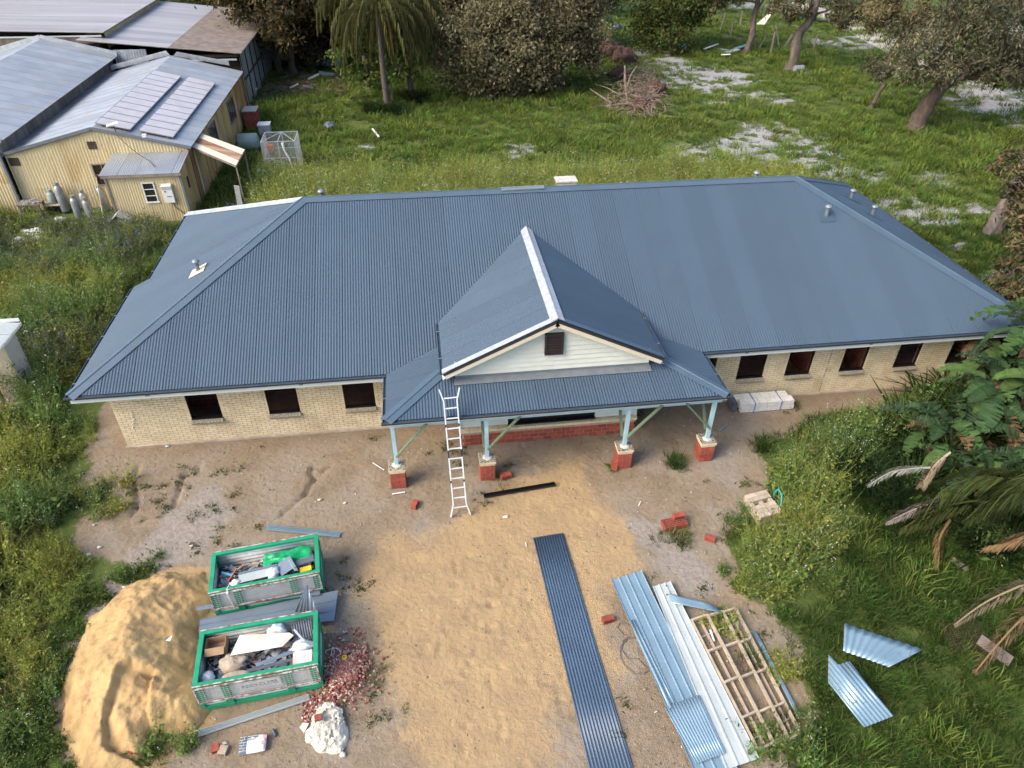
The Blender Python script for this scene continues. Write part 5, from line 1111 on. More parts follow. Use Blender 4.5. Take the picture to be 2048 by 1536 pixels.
    if writing:
        sg = MB().box(P(.03, yg_+.025, Hh*.68), (.92, .012, Hh*.36), ax).build('sign_board', MT['white'], t)
        text('RECYCLERS', .155, P(.03, yg_+.017, Hh*.69), (u, z), MT['dkgrey'], t)
        MB().box(P(.06, yg_+.017, Hh*.545), (.62, .003, .03), ax).build('sign_line', MT['pink'], t)
    return t, P, ax
s1, P1, ax1 = skip('green skip bin farther from the camera, with a green plastic sheet on its rubbish', (5.60, -6.44), rad(7), 2.78, 1.36, 1.0, 1, False)
s2, P2, ax2 = skip('green skip bin nearer the camera, with a lettered sign on its gate', (5.79, -9.00), rad(5), 2.78, 1.5, 1.0, 1, True)
def fill(P, Lx, Wy, hgt, seed, name, lab):
    rnd = random.Random(seed); mb = MB(); pal = [(.55, .56, .57), (.30, .33, .37), (.12, .13, .15), (.42, .36, .28), (.62, .62, .60), (.20, .18, .16), (.35, .44, .52), (.07, .07, .08), (.48, .50, .52)]
    mb.box(P(0, 0, hgt*.45), (Lx-.16, Wy-.16, hgt*.7), None, (.10, .09, .085)) if False else None
    A = np.array([P(1, 0, 0)-P(0, 0, 0), P(0, 1, 0)-P(0, 0, 0), (0, 0, 1.0)])
    mb.box(P(0, 0, hgt*.40), (Lx-.16, Wy-.2, hgt*.6), A, (.07, .065, .06))
    for i in range(230):
        a = rnd.uniform(-.44, .44)*Lx; b_ = rnd.uniform(-.40, .40)*Wy; h_ = hgt*(.72+rnd.uniform(-.05, .22)); k = rnd.random()
        s = (rnd.uniform(.25, .8), rnd.uniform(.02, .07), .012) if k < .45 else (rnd.uniform(.10, .35), rnd.uniform(.08, .22), .008) if k < .8 else (rnd.uniform(.06, .16), rnd.uniform(.06, .14), rnd.uniform(.04, .1))
        th = rnd.gauss(.15, .5) if k < .45 else rnd.uniform(0, 3.1); ti = rnd.gauss(0, .22); X = math.cos(th)*A[0]+math.sin(th)*A[1]; Y = -math.sin(th)*A[0]+math.cos(th)*A[1]; Z = np.array((0, 0, 1.0))
        X2 = X*math.cos(ti)+Z*math.sin(ti); Z2 = -X*math.sin(ti)+Z*math.cos(ti); tj = rnd.gauss(0, .3); Y2 = Y*math.cos(tj)+Z2*math.sin(tj); Z3 = np.cross(X2, Y2)
        half = abs(X@A[0])*s[0]/2; a = max(-Lx/2+.12+half, min(Lx/2-.12-half, a)); hb = abs(X@A[1])*s[0]/2+s[1]/2; b_ = max(-Wy/2+.12+hb, min(Wy/2-.12-hb, b_))
        c = rnd.choice(pal); f_ = rnd.uniform(.7, 1.15); mb.box(P(a, b_, h_), s, (X2, Y2, Z3), tuple(x*f_ for x in c))
    for i in range(16):   # twisted offcut wires and strips
        a = rnd.uniform(-.4, .4)*Lx; b_ = rnd.uniform(-.36, .36)*Wy; pts = []
        for k in range(7): pts.append(P(max(-Lx*.45, min(Lx*.45, a)), max(-Wy*.41, min(Wy*.41, b_)), hgt*.95+rnd.uniform(0, .12))); a += rnd.uniform(-.16, .2); b_ += rnd.uniform(-.12, .12)
        mb.tube(pts, .007, 4, rnd.choice([(.6, .6, .6), (.45, .12, .05), (.1, .1, .1), (.5, .5, .4)]))
    return tag(mb.build(name, MTLEAF), lab, 'rubbish', kind='stuff')
MTLEAF = leaf_mat('painted_bits', .55, 0.0, .4)
fill(P1, 2.78, 1.36, .62, 1, 'loose_rubbish', 'loose building rubbish filling the farther skip bin'); fill(P2, 2.78, 1.5, .60, 2, 'loose_rubbish', 'loose building rubbish filling the nearer skip bin')
def crumple(name, label, cat, P, a0, a1, b0_, b1_, h_, amp, mat, seed, n=22, edge=.5):
    V = []; F = []
    for j in range(n+1):
        for i in range(n+1):
            s, t = i/n, j/n; ed = float(fbm(s*3+seed, t*3, seed, 2))-.5
            V.append(P(a0+(a1-a0)*s+ed*.12*edge, b0_+(b1_-b0_)*t+(float(fbm(s*3, t*3+seed, seed+5, 2))-.5)*.3*edge, h_+amp*(float(fbm(s*5+seed, t*5, seed+9, 3))-.35)*2*math.sin(math.pi*min(1, max(0, s*.96+.02)))**.5))
    for j in range(n):
        for i in range(n): F.append((j*(n+1)+i, j*(n+1)+i+1, (j+1)*(n+1)+i+1, (j+1)*(n+1)+i))
    o = MB().add(V, F).build(name, mat, smooth=True); o.modifiers.new('thickness', 'SOLIDIFY').thickness = .006; return tag(o, label, cat)
crumple('plastic_sheet', 'bright green crumpled plastic sheet in the farther skip bin', 'plastic sheet', P1, -.10, 1.15, .10, .52, .74, .12, MT['tarp'], 4)
def pan(name, label, P, c, s, th, mat, tilt=0., ax=None, cat='panel'):
    O = P(0, 0, 0); A0_ = P(1, 0, 0)-O; A1_ = P(0, 1, 0)-O; X = math.cos(th)*A0_+math.sin(th)*A1_; Y = -math.sin(th)*A0_+math.cos(th)*A1_; Z = np.array((0, 0, 1.0)); X2 = X*math.cos(tilt)+Z*math.sin(tilt); Z2 = np.cross(X2, Y)
    return tag(MB().box(P(*c), s, (X2, Y, Z2)).build(name, mat), label, cat)
pan('folded_metal', 'grey folded metal panel across the middle of the farther skip bin', P1, (-.22, -.16, .80), (.98, .32, .012), .06, MT['whsheet']); pan('metal_flange', 'narrow folded grey flange on the farther skip bin panel', P1, (-.22, -.02, .83), (.98, .05, .02), .06, MT['greysheet'])
pan('metal_tray', 'bent grey metal tray propped beside the panel in the farther skip bin', P1, (.50, -.12, .86), (.42, .44, .012), .35, MT['greysheet'], .25); pan('metal_flange', 'bent edge of the grey metal tray in the farther skip bin', P1, (.70, -.16, .88), (.10, .44, .012), .35, MT['whsheet'], -.5)
pan('blue_strip', 'bright blue plastic strip in the farther skip bin', P1, (-.98, .02, .80), (.42, .06, .012), -.55, MT['bluestrip']); pan('orange_pipe', 'orange pipe offcut in the farther skip bin', P1, (-.86, -.05, .84), (.40, .028, .028), .95, MT['orange'], .2)
pan('yellow_scrap', 'yellow board scrap at the right end of the farther skip bin', P1, (1.0, -.28, .78), (.3, .16, .015), .1, MT['yellowp']); pan('dark_louvre', 'dark slatted piece in the farther skip bin', P1, (.98, -.02, .80), (.5, .2, .03), .1, MT['dkgrey'], .1)
blob('milky_bag', 'milky plastic bag in the middle of the farther skip bin', 'bag', P1(.18, -.22, .74), (.17, .2, .12), MT['clearbag'], 21); blob('white_bucket_lid', 'crumpled white plastic at the left of the farther skip bin', 'bag', P1(-.78, -.28, .72), (.12, .12, .10), MT['whiteplastic'], 22)
tag(MB().tube([P1(-.88, -.4, .95), P1(-.92, -.66, 1.03), P1(-.93, -.75, .95), P1(-.90, -.76, .6), P1(-.88, -.74, .3)], .014, 6).build('string', MT['white']), 'white cord hanging over the rim of the farther skip bin', 'cord')
# nearer bin
V_ = [P2(-.66, .02, .86), P2(.55, -.02, .90), P2(.82, .18, .98), P2(.72, .26, 1.0), P2(-.45, .46, .98)]
tag(MB().slab(V_, .015).build('white_board', MT['offwhite']), 'large off-white board lying over the rubbish in the nearer skip bin', 'board')
quad_sheet('corrugated_scrap', 'dark corrugated scrap standing in the far corner of the nearer skip bin', [P2(.80, .10, .80), P2(1.26, .14, .80), P2(1.20, .60, .98), P2(.74, .52, .98)], MT['dkgrey'], 8, .014, 0, group=None)
cb = thing('cardboard_box', 'open brown cardboard box in the corner of the nearer skip bin', 'cardboard box', tuple(P2(-1.02, .42, .6)))
for a, b_, sx_, sy_ in ((-1.02, .24, .46, .012), (-1.02, .58, .46, .012), (-1.245, .41, .012, .34), (-.795, .41, .012, .34)): MB().box(P2(a, b_, .78), (sx_, sy_, .26), ax2).build('side', MT['card'], cb)
MB().box(P2(-1.02, .41, .66), (.45, .34, .012), ax2).build('base', MT['card'], cb); MB().box(P2(-1.02, .16, .93), (.44, .18, .008), (ax2[0], np.array((0, 0.85, .5)), np.array((0, -.5, .85)))).build('flap', MT['card'], cb)
wb = thing('white_box', 'pale box with scribbled marks at the right end of the nearer skip bin', 'box', tuple(P2(1.02, -.42, .6))); MB().box(P2(1.02, -.42, .77), (.44, .34, .28), ax2).build('carton', MT['offwhite'], wb); MB().box(P2(1.08, -.42, .913), (.26, .30, .004), ax2).build('paper_label', MT['white'], wb)
for k in range(5): MB().bar(P2(1.0+k*.035, -.45+.05*(k % 2), .917), P2(1.02+k*.035, -.36-.04*(k % 2), .917), .008, .002).build('scribble', MT['black'], wb)
blob('clear_bag', 'milky clear bag at the top of the nearer skip bin', 'bag', P2(.38, .52, .76), (.24, .14, .14), MT['clearbag'], 31); blob('clear_bag', 'rolled clear plastic in the left corner of the nearer skip bin', 'bag', P2(-1.15, -.38, .66), (.15, .2, .14), MT['clearbag'], 32)
blob('paper_sack', 'torn brown paper sack in the nearer skip bin', 'sack', P2(-.62, -.10, .66), (.32, .24, .13), MT['paper'], 33); blob('grey_cushion', 'grey brown cushion near the front of the nearer skip bin', 'cushion', P2(-.48, -.50, .66), (.36, .17, .12), MT['paper'], 34, rough=.12)
blob('clear_bag', 'crinkled plastic wrap behind the pale box in the nearer skip bin', 'bag', P2(.98, -.02, .70), (.28, .18, .12), MT['clearbag'], 35)
pan('metal_strip', 'grey metal strip under the white board in the nearer skip bin', P2, (.42, -.22, .80), (1.0, .10, .012), .22, MT['greysheet']); pan('metal_strip', 'dark metal strip along the front of the nearer skip bin', P2, (.28, -.38, .78), (1.1, .09, .012), .08, MT['dkgrey']); pan('metal_strip', 'short grey strip near the front rim of the nearer skip bin', P2, (.1, -.56, .80), (.9, .05, .02), .04, MT['greysheet'])
pan('metal_strip', 'pale steel strip resting on the white board of the nearer skip bin', P2, (.95, .12, 1.02), (.46, .045, .012), -1.0, MT['whsheet'])

# ---------------------------------------------------------------- sand heap
HEAP = gpoly([(112, 1432), (132, 1345), (180, 1235), (250, 1172), (335, 1140), (415, 1140), (432, 1200), (400, 1260), (395, 1330), (420, 1420), (390, 1460), (330, 1480), (285, 1545), (150, 1550)])
CUT = gpoly([(190, 1470), (205, 1390), (240, 1330), (262, 1318), (300, 1330), (292, 1420), (330, 1460), (260, 1500)], .8)
hx = np.arange(.2, 5.2, .035); hy = np.arange(-11.6, -4.6, .035); XX, YY = np.meshgrid(hx, hy); xx, yy = XX.ravel(), YY.ravel()
dd = sdist(xx, yy, HEAP)+(fbm(xx*1.6, yy*1.6, 77)-.5)*.35
hz = 1.2*(1-np.exp(-np.clip(dd, 0, 9)/1.15))+(fbm(xx*.9, yy*.9, 78, 3)-.5)*.30*sstep(0, .6, dd)+(fbm(xx*3.0, yy*3.0, 79, 4)-.5)*.20*sstep(0, .4, dd)-.07*np.abs(fbm(xx*1.6, yy*1.6, 86, 4)-.5)*2+.035*(fbm(xx*9, yy*9, 87, 3)-.5)*sstep(0, .3, dd)*(fbm(xx*.8, yy*.8, 88, 2) > .46)
cd_ = sdist(xx, yy, CUT)+(fbm(xx*2, yy*2, 80)-.5)*.2
hz -= .24*sstep(-.02, .10, cd_)*sstep(1.4, .2, cd_)
r2 = random.Random(5)
for k in range(9):
    px, py = r2.uniform(1.2, 4.2), r2.uniform(-9.8, -6.2); a = r2.uniform(0, 3.1); lx, ly = r2.uniform(.12, .26), r2.uniform(.06, .11)
    u_ = (xx-px)*math.cos(a)+(yy-py)*math.sin(a); v_ = -(xx-px)*math.sin(a)+(yy-py)*math.cos(a); q = np.hypot(u_/lx, v_/ly); hz += np.where(q < 1.6, -.06*np.exp(-q*q*1.4)+.02*np.exp(-(q-1.15)**2*9), 0)
hz = np.where(dd < 0, -.08, hz-.02)
n_x = len(hx); i2, j2 = np.meshgrid(np.arange(n_x-1), np.arange(len(hy)-1)); q0 = (j2*n_x+i2).ravel(); FF = np.stack([q0, q0+1, q0+n_x+1, q0+n_x], 1); keep = (dd[FF] > -.12).any(1); FF = FF[keep]
us, inv = np.unique(FF, return_inverse=True); VV = np.stack([xx, yy, hz], 1)[us]; base = np.array((2.8, -8.2, 0))
me = np_mesh('sand_heap', VV-base, inv.reshape(FF.shape), smooth=True); me.materials.append(MT['sandheap']); o = bpy.data.objects.new('sand_heap', me); COL.objects.link(o); o.location = base; WL[o.name] = Vector(base); tag(o, 'big heap of yellow sand trodden with footprints beside the skip bins', 'sand heap')
# rubble of brick chips
r3 = random.Random(9); rb = MB(); cR = G(685, 1345); 
for i in range(2100):
    rr = abs(r3.gauss(0, .42)); th = r3.uniform(0, 6.283); x_ = cR[0]+.02+rr*math.cos(th)*1.05; y_ = cR[1]+.0+rr*math.sin(th)*1.25
    if i > 1800: x_ = cR[0]-.1-r3.random()*.75; y_ = cR[1]-.45-r3.random()*.75
    zz_ = .26*math.exp(-(rr/.5)**2)*(1 if i <= 1800 else .05)+.01; s = r3.uniform(.018, .046)
    a = np.array([r3.gauss(0, 1) for _ in range(3)]); a /= np.linalg.norm(a); bq = np.cross(a, (r3.random(), r3.random(), 1)); bq /= np.linalg.norm(bq)
    g_ = r3.random(); col = (.27, .095, .075) if g_ < .55 else (.40, .21, .17) if g_ < .85 else (.48, .40, .34); f_ = r3.uniform(.75, 1.2)
    rb.box((x_, y_, zz_), (s*1.7, s*1.1, s*.6), (a, bq, np.cross(a, bq)), tuple(q*f_ for q in col))
tag(rb.build('brick_rubble', MTLEAF), 'scattered heap of broken red brick chips beside the nearer skip bin', 'rubble', kind='stuff')
tag(MB().lathe(G(692, 1328)+np.array((0, 0, .26)), [(.05, 0), (.07, .02), (.06, .05), (.04, .05), (.035, .01)], 12).build('bottle_top', MT['yellowp']), 'small yellow plastic cap on the brick rubble', 'cap')
tag(MB().tube([(*G(u, v)[:2], z_) for u, v, z_ in [(648, 1318, .02), (654, 1306, .12), (668, 1304, .16), (672, 1312, .18), (664, 1322, .2), (668, 1306, .25), (680, 1308, .2), (684, 1318, .22), (672, 1324, .2)]], .009, 5).build('white_wire', MT['white']), 'white wire looped at the edge of the brick rubble', 'wire')
# hardened mortar heap
V = []; F = []; cM = G(656, 1452); nr_, na_ = 22, 48
for j in range(nr_+1):
    for i in range(na_):
        th = 2*math.pi*i/na_; R_ = .55*(1+.5*(float(fbm(math.cos(th)*1.3+4, math.sin(th)*1.3+4, 91, 2))-.5))*(1.25 if math.sin(th) < 0 else 1.0); r_ = j/nr_
        x_, y_ = R_*r_*math.cos(th)*.72, R_*r_*math.sin(th)*1.0
        h_ = .25*(1-r_**2.2)**.7*(1+.5*(float(fbm(x_*6+9, y_*6+9, 93, 3))-.5)) - .17*math.exp(-((x_+.0)**2/.03+(y_-.16)**2/.02))+.10*(abs(float(fbm(x_*7+7, y_*7+3, 95, 3))-.5)*-2+.3)*(r_ < .97)
        V.append((cM[0]+x_, cM[1]+y_, max(h_, 0) if j < nr_ else -.02))
F = [(j*na_+i, j*na_+(i+1) % na_, (j+1)*na_+(i+1) % na_, (j+1)*na_+i) for j in range(nr_) for i in range(na_)]
mhp = MB().add(V, F); r7 = random.Random(3)
for i in range(150):
    th = r7.uniform(0, 6.283); r_ = math.sqrt(r7.random())*.93; x_, y_ = .40*r_*math.cos(th), .58*r_*math.sin(th)-.04
    if x_*x_/.05+(y_-.16)**2/.05 < .6: continue
    h_ = .23*(1-r_**2.2)**.7; s = r7.uniform(.04, .11); n_ = np.array((x_*1.6+r7.gauss(0, .3), y_*1.2+r7.gauss(0, .3), 1)); n_ /= np.linalg.norm(n_); t_ = np.cross(n_, (r7.gauss(0, 1), r7.gauss(0, 1), 0)); t_ /= np.linalg.norm(t_); q_ = np.cross(n_, t_); m_ = r7.randint(4, 6)
    mhp.slab([np.array((cM[0]+x_, cM[1]+y_, h_+r7.uniform(.0, .05)))+s*(math.cos(6.283*k/m_)*t_*r7.uniform(.6, 1.1)+math.sin(6.283*k/m_)*q_*r7.uniform(.6, 1.1)) for k in range(m_)], .04, n_)
tag(mhp.build('mortar_heap', MT['plaster'], smooth=False), 'lumpy off-white heap of hardened mortar by the brick rubble', 'mortar heap')
for k, (u, v, s, lb) in enumerate(((678, 1500, .11, 'small mortar lump at the near end of the mortar heap'), (669, 1492, .08, 'tiny mortar lump broken off the mortar heap'), (622, 1478, .13, 'grey mortar lump left of the mortar heap'), (686, 1510, .07, 'smallest mortar crumb beyond the mortar heap'))): blob('mortar_lump', lb, 'mortar', (*G(u, v)[:2], 0), (s, s*.9, s*.6), MT['plaster'], 40+k)
tag(MB().slab([(*G(u, v, .03)[:2], .035) for u, v in [(599, 1455), (608, 1466), (618, 1447), (606, 1445)]], .008).build('white_offcut', MT['white']), 'white four-cornered board scrap left of the mortar heap', 'board scrap')
tag(MB().slab([(*G(u, v, .9)[:2], 1.12) for u, v in [(336, 1292), (345, 1293), (350, 1281)]], .008).build('white_offcut', MT['white']), 'white triangular scrap on the slope of the sand heap', 'board scrap')
# cement bag
cbg = thing('cement_bag', 'printed cement bag with slate brick pattern lying flat on the dirt', 'cement bag', (5.72, -10.83, 0))
b4 = [np.array((*G(u, v, .10)[:2], .0)) for u, v in [(477, 1506), (532, 1497), (530, 1469), (481, 1480)]]; cc_ = sum(b4)/4; ux = b4[1]-b4[0]; Lb = np.linalg.norm(ux); ux /= Lb; vx = np.array((-ux[1], ux[0], 0)); Wb = .40
V = []; nu_, nv_ = 26, 18
for side in (1, -1):
    for j in range(nv_+1):
        for i in range(nu_+1):
            s, t = i/nu_*2-1, j/nv_*2-1; pz = .075*max(0, (1-s**6))**.4*max(0, (1-t**6))**.4*(1+.25*(float(fbm(s*3+2, t*3+4, 99, 2))-.5))
            V.append(cc_+ux*s*Lb/2*(1-.03*t*t)+vx*t*Wb/2*(1-.05*s*s)+np.array((0, 0, .08+side*pz)))
nn = (nu_+1)*(nv_+1); F = [(j*(nu_+1)+i, j*(nu_+1)+i+1, (j+1)*(nu_+1)+i+1, (j+1)*(nu_+1)+i) for j in range(nv_) for i in range(nu_)]; F += [tuple(x+nn for x in q[::-1]) for q in F]
mbb = MB(); mbb.add(V, F); mbb.mi = [1 if ((k % (nu_*nv_)) % nu_) < 8 and k < nu_*nv_ else 0 for k in range(len(F))]; mbb.build('sack', [MT['whiteplastic'], MT['bagblue']], cbg, smooth=True)
for j in range(6):
    MB().bar(cc_-ux*Lb*.46+vx*(-.16+j*.064)+np.array((0, 0, .158)), cc_-ux*Lb*.21+vx*(-.16+j*.064)+np.array((0, 0, .158)), .007, .004).build('print_line', MT['white'], cbg)
    MB().bar(cc_-ux*Lb*(.30+.08*(j % 2))+vx*(-.16+j*.064)+np.array((0, 0, .158)), cc_-ux*Lb*(.30+.08*(j % 2))+vx*(-.10+j*.064)+np.array((0, 0, .158)), .007, .004).build('print_line', MT['white'], cbg) if j < 5 else None
text('CEMENT', .062, cc_-ux*.045+vx*.075+np.array((0, 0, .160)), (ux, vx), MT['bagblue'], cbg); MB().box(cc_-ux*.01+vx*.13+np.array((0, 0, .155)), (.26, .034, .004), (ux, vx, (0, 0, 1))).build('print_block', MT['bagblue'], cbg)
for a, b_ in ((.27, .10), (.25, -.03)): MB().box(cc_+ux*a+vx*b_+np.array((0, 0, .152)), (.075, .07, .006), (ux, vx, (0, 0, 1))).build('print_block', MT['pink'], cbg)
tag(MB().tube([(*G(u, v, .03)[:2], .035) for u, v in [(545, 1459), (551, 1472)]], .035, 7).build('dark_tube', MT['dkgrey']), 'short dark tube lying near the cement bag', 'tube')
# tie wire coil beside the sheets
tag(MB().tube([(*G(u, v)[:2], .02) for u, v in [(1258, 1248), (1240, 1246), (1234, 1256), (1245, 1270), (1258, 1274), (1246, 1282), (1242, 1300), (1255, 1318), (1275, 1318), (1290, 1335), (1298, 1340), (1288, 1348), (1268, 1348), (1248, 1332), (1240, 1315), (1240, 1295), (1255, 1278), (1275, 1275)]], .011, 5).build('tie_wire', MT['wirecol']), 'loose loops of tie wire on the sand beside the ribbed sheets', 'wire')
tag(MB().tube([(*G(u, v, 1.2)[:2]+np.array((0, 0)), 1.25-.03*i) for i, (u, v) in enumerate([(262, 826), (262, 838), (266, 840), (263, 846), (267, 849), (264, 856)])], .012, 5).build('wall_cable', MT['white']), 'white cable coil poking out of the brick wall corner', 'cable') if False else None
_c = [AY(u, v, -.03) for u, v in [(263, 824), (263, 836), (267, 838), (263, 842), (268, 844), (263, 848), (267, 850), (264, 858)]]
tag(MB().tube(_c, .012, 5).build('wall_cable', MT['white']), 'white cable coil poking out of the brick wall near its corner', 'cable')
# scattered litter, each its own scrap
rl = random.Random(17); LIT = [(690, 1006, 'cream stone chip left of the ladder'), (1012, 1034, 'white crumb right of the ladder foot'), (640, 1000, 'white crumb left of the first pier'), (335, 893, 'grey plastic scrap at the foot of the brick wall'), (188, 1050, 'small pale block on the grey track'), (178, 1109, 'white bottle at the edge of the weeds'), (384, 1092, 'pale stone chip behind the sand heap'), (200, 1095, 'cream block fragment near the weeds'), (148, 878, 'pale blue scrap at the edge of the tall weeds'), (255, 1188, 'pink scrap at the top edge of the sand heap'), (1110, 838, 'white scrap below the bay wall'), (450, 1487, 'pale chip above the half bricks')]
for u, v, lb in LIT:
    p = G(u, v); s = rl.uniform(.045, .085); th = rl.uniform(0, 3)
    blob('litter', lb, 'litter', (p[0], p[1], 0 if v != 1188 else .3), (s, s*.6, s*.4), (MT['plaster'] if 'bottle' not in lb and 'plastic' not in lb else MT['clearbag']) if 'pale blue' not in lb else MT['lbsheet'], int(u), rough=.6, n=(10, 6))

# stones and crumbs over the bare yard
r6 = random.Random(23); st6 = MB()
for i in range(1500):
    x_, y_ = r6.uniform(-1, 21), r6.uniform(-12.8, -.3)
    if sdist(np.array([x_]), np.array([y_]), YARD)[0] < .2 or sdist(np.array([x_]), np.array([y_]), HEAP)[0] > -.1 or (4.2 < x_ < 7.3 and -10 < y_ < -5.5): continue
    if sdist(np.array([x_]), np.array([y_]), SANDY)[0] > 0 and r6.random() < .6: continue
    s = r6.uniform(.010, .032)*(1.6 if r6.random() < .06 else 1); a = np.array([r6.gauss(0, 1) for _ in range(3)]); a /= np.linalg.norm(a); bq = np.cross(a, (r6.random(), 1, r6.random())); bq /= np.linalg.norm(bq)
    g_ = r6.random(); col = (.55, .52, .46) if g_ < .42 else (.30, .24, .18) if g_ < .75 else (.12, .09, .07) if g_ < .94 else (.32, .10, .07)
    st6.box((x_, y_, float(ground_z(x_, y_)[0])+s*.25), (s*1.5, s, s*.7), (a, bq, np.cross(a, bq)), col)
tag(st6.build('pebbles', MTLEAF), 'small stones and crumbs strewn over the bare yard', 'pebbles', kind='stuff')
# ================================================================ VEGETATION
LEAF = leaf_mat('leaf', .75, .36, .10); GRASSM = leaf_mat('grass_blade', .8, .42, .05, True); BARK = M('bark', (.105, .078, .06), (.065, .047, .037), scale=5, rough=.95, bump=.6, bscale=14, stretch=(1, 1, .3)); BARKG = M('grey_bark', (.17, .135, .115), (.09, .07, .058), scale=3, rough=.9, bump=.5, bscale=12, stretch=(1, 1, .3)); PALMB = M('palm_bark', (.12, .098, .085), (.08, .064, .056), scale=6, rough=.95, bump=.6, bscale=16, stretch=(.4, .4, 3)); DEADW = M('dead_wood', (.23, .175, .14), (.13, .095, .075), scale=4, rough=.9, bump=.4, orand=.2)
def rnd_unit(n, rng):
    v = rng.normal(size=(n, 3)); return v/np.linalg.norm(v, axis=1, keepdims=True)
def leaf_quads(C, nrm, tan, ln, wd, col):
    """rhombic leaves; all arrays (n,3)/(n,)"""
    b_ = np.cross(nrm, tan); b_ /= np.linalg.norm(b_, axis=1, keepdims=True)+1e-9
    V = np.stack([C-tan*ln[:, None]*.5, C+b_*wd[:, None]*.5, C+tan*ln[:, None]*.5, C-b_*wd[:, None]*.5], 1).reshape(-1, 3)
    n = len(C); F = np.arange(4*n).reshape(n, 4); K = np.repeat(col, 4, axis=0); return V, F, K
def cloud(clumps, size, cols, rng, droop=.2, aspect=.42, sub=14, shell=.75, spread=.27):
    """clumps: (x,y,z,rx,ry,rz,n)"""
    out = []
    cols = np.array(cols)
    for x, y, z, rx, ry, rz, n in clumps:
        sub_c = rnd_unit(sub, rng)*np.array((rx, ry, rz))*(shell+rng.random((sub, 1))*.35)
        w_ = rng.random(sub)+.35; k = rng.choice(sub, n, p=w_/w_.sum()); rr = spread*(rx*ry*rz)**(1/3)
        P = sub_c[k]+rng.normal(size=(n, 3))*rr*np.array((1, 1, .75))*(.6+.6*rng.random((n, 1)))
        C = P+np.array((x, y, z)); C = C[C[:, 2] > .05]; m = len(C); P = P[:m]
        out_d = C-np.array((x, y, z)); out_d /= np.linalg.norm(out_d, axis=1, keepdims=True)+1e-9
        nr = out_d*.5+rng.normal(size=(m, 3))*.55+np.array((0, 0, .55)); nr /= np.linalg.norm(nr, axis=1, keepdims=True)
        tn = rng.normal(size=(m, 3))+np.array((0, 0, -droop*2)); tn -= nr*(tn*nr).sum(1, keepdims=True); tn /= np.linalg.norm(tn, axis=1, keepdims=True)+1e-9
        ln = size*(.6+.8*rng.random(m)); subtone = (.55+.8*rng.random(sub))[k[:m]] if m <= len(k) else 1
        cc = cols[rng.integers(0, len(cols), m)]*(.75+.5*rng.random((m, 1)))*subtone[:, None]
        out.append((C, nr, tn, ln, ln*aspect*(.8+.4*rng.random(m)), cc))
    A = [np.concatenate([o[i] for o in out]) for i in range(6)]
    return leaf_quads(*A)
def limb(mb, a, b_, r0, r1, rng, wob=.08, n=6, seg=6):
    a = np.array(a, float); b_ = np.array(b_, float); L_ = np.linalg.norm(b_-a); pts = []; off = np.zeros(3)
    for i in range(seg+1):
        t = i/seg
        if 0 < i < seg: off = off*.6+rng.normal(size=3)*wob*L_*.5
        pts.append(a*(1-t)+b_*t+(off if 0 < i < seg else 0)+np.array((0, 0, .06*L_*math.sin(math.pi*t))))
    mb.tube(pts, [r0+(r1-r0)*i/seg for i in range(seg+1)], n); return pts
def tree(name, label, base, fork, clumps, r0, cols, size, seed, bark=None, droop=.25, group='trees', twigs=0, aspect=.42, sub=14, cat='tree', fork2=None, spread=.26, shell=.78):
    rng = np.random.default_rng(seed); base = np.array(base, float); t = thing(name, label, cat, tuple(base), group); mb = MB(); fork = np.array(fork, float)
    pts = limb(mb, base-np.array((0, 0, .1)), fork, r0, r0*.62, rng, .05, 9, 7); mb.tube([base-np.array((0, 0, .1)), base+(fork-base)*.06], [r0*1.5, r0*1.05], 9)
    for c in clumps:
        q = np.array(c[:3], float); s = pts[rng.integers(4, 8)]; limb(mb, s, q, r0*.36, r0*.10, rng, .14, 6, 6)
        for k in range(5):
            e = q+rnd_unit(1, rng)[0]*np.array(c[3:6])*.85; limb(mb, q+(s-q)*rng.random()*.4, e, r0*.11, .012, rng, .18, 4, 5)
        for k in range(twigs):
            e = q+rnd_unit(1, rng)[0]*np.array(c[3:6])*1.12; limb(mb, q, e, .03, .008, rng, .25, 3, 6)
    mb.build('trunk', bark or BARK, t, smooth=True)
    V, F, K = cloud(clumps, size, cols, rng, droop, aspect, sub, shell, spread)
    me = np_mesh('crown', V-base, F, K); me.materials.append(LEAF); o = link_mesh('crown', me, None, t); return t
OLIVE = [(0.1435, 0.1312, 0.066), (0.1856, 0.1681, 0.093), (0.1148, 0.1056, 0.054), (0.2362, 0.2048, 0.1276)]; DARK = [(0.054, 0.0567, 0.027), (0.081, 0.0743, 0.0378), (0.0405, 0.0432, 0.0216)]; GREEN = [(0.088, 0.136, 0.032), (0.128, 0.176, 0.048), (0.064, 0.104, 0.0288)]; GUM = [(0.0899, 0.1087, 0.058), (0.1305, 0.145, 0.087), (0.0653, 0.0798, 0.0435), (0.174, 0.1668, 0.1232)]; YELG = [(0.143, 0.182, 0.039), (0.104, 0.143, 0.039), (0.182, 0.208, 0.065)]; WARM = [(0.1148, 0.0837, 0.0378), (0.081, 0.0675, 0.0324), (0.135, 0.1013, 0.0405)]
gz = lambda p: float(ground_z(p[0], p[1])[0])
tg_ = 'trees at the back of the block'
def T2(p): return (p[0], p[1], gz(p))
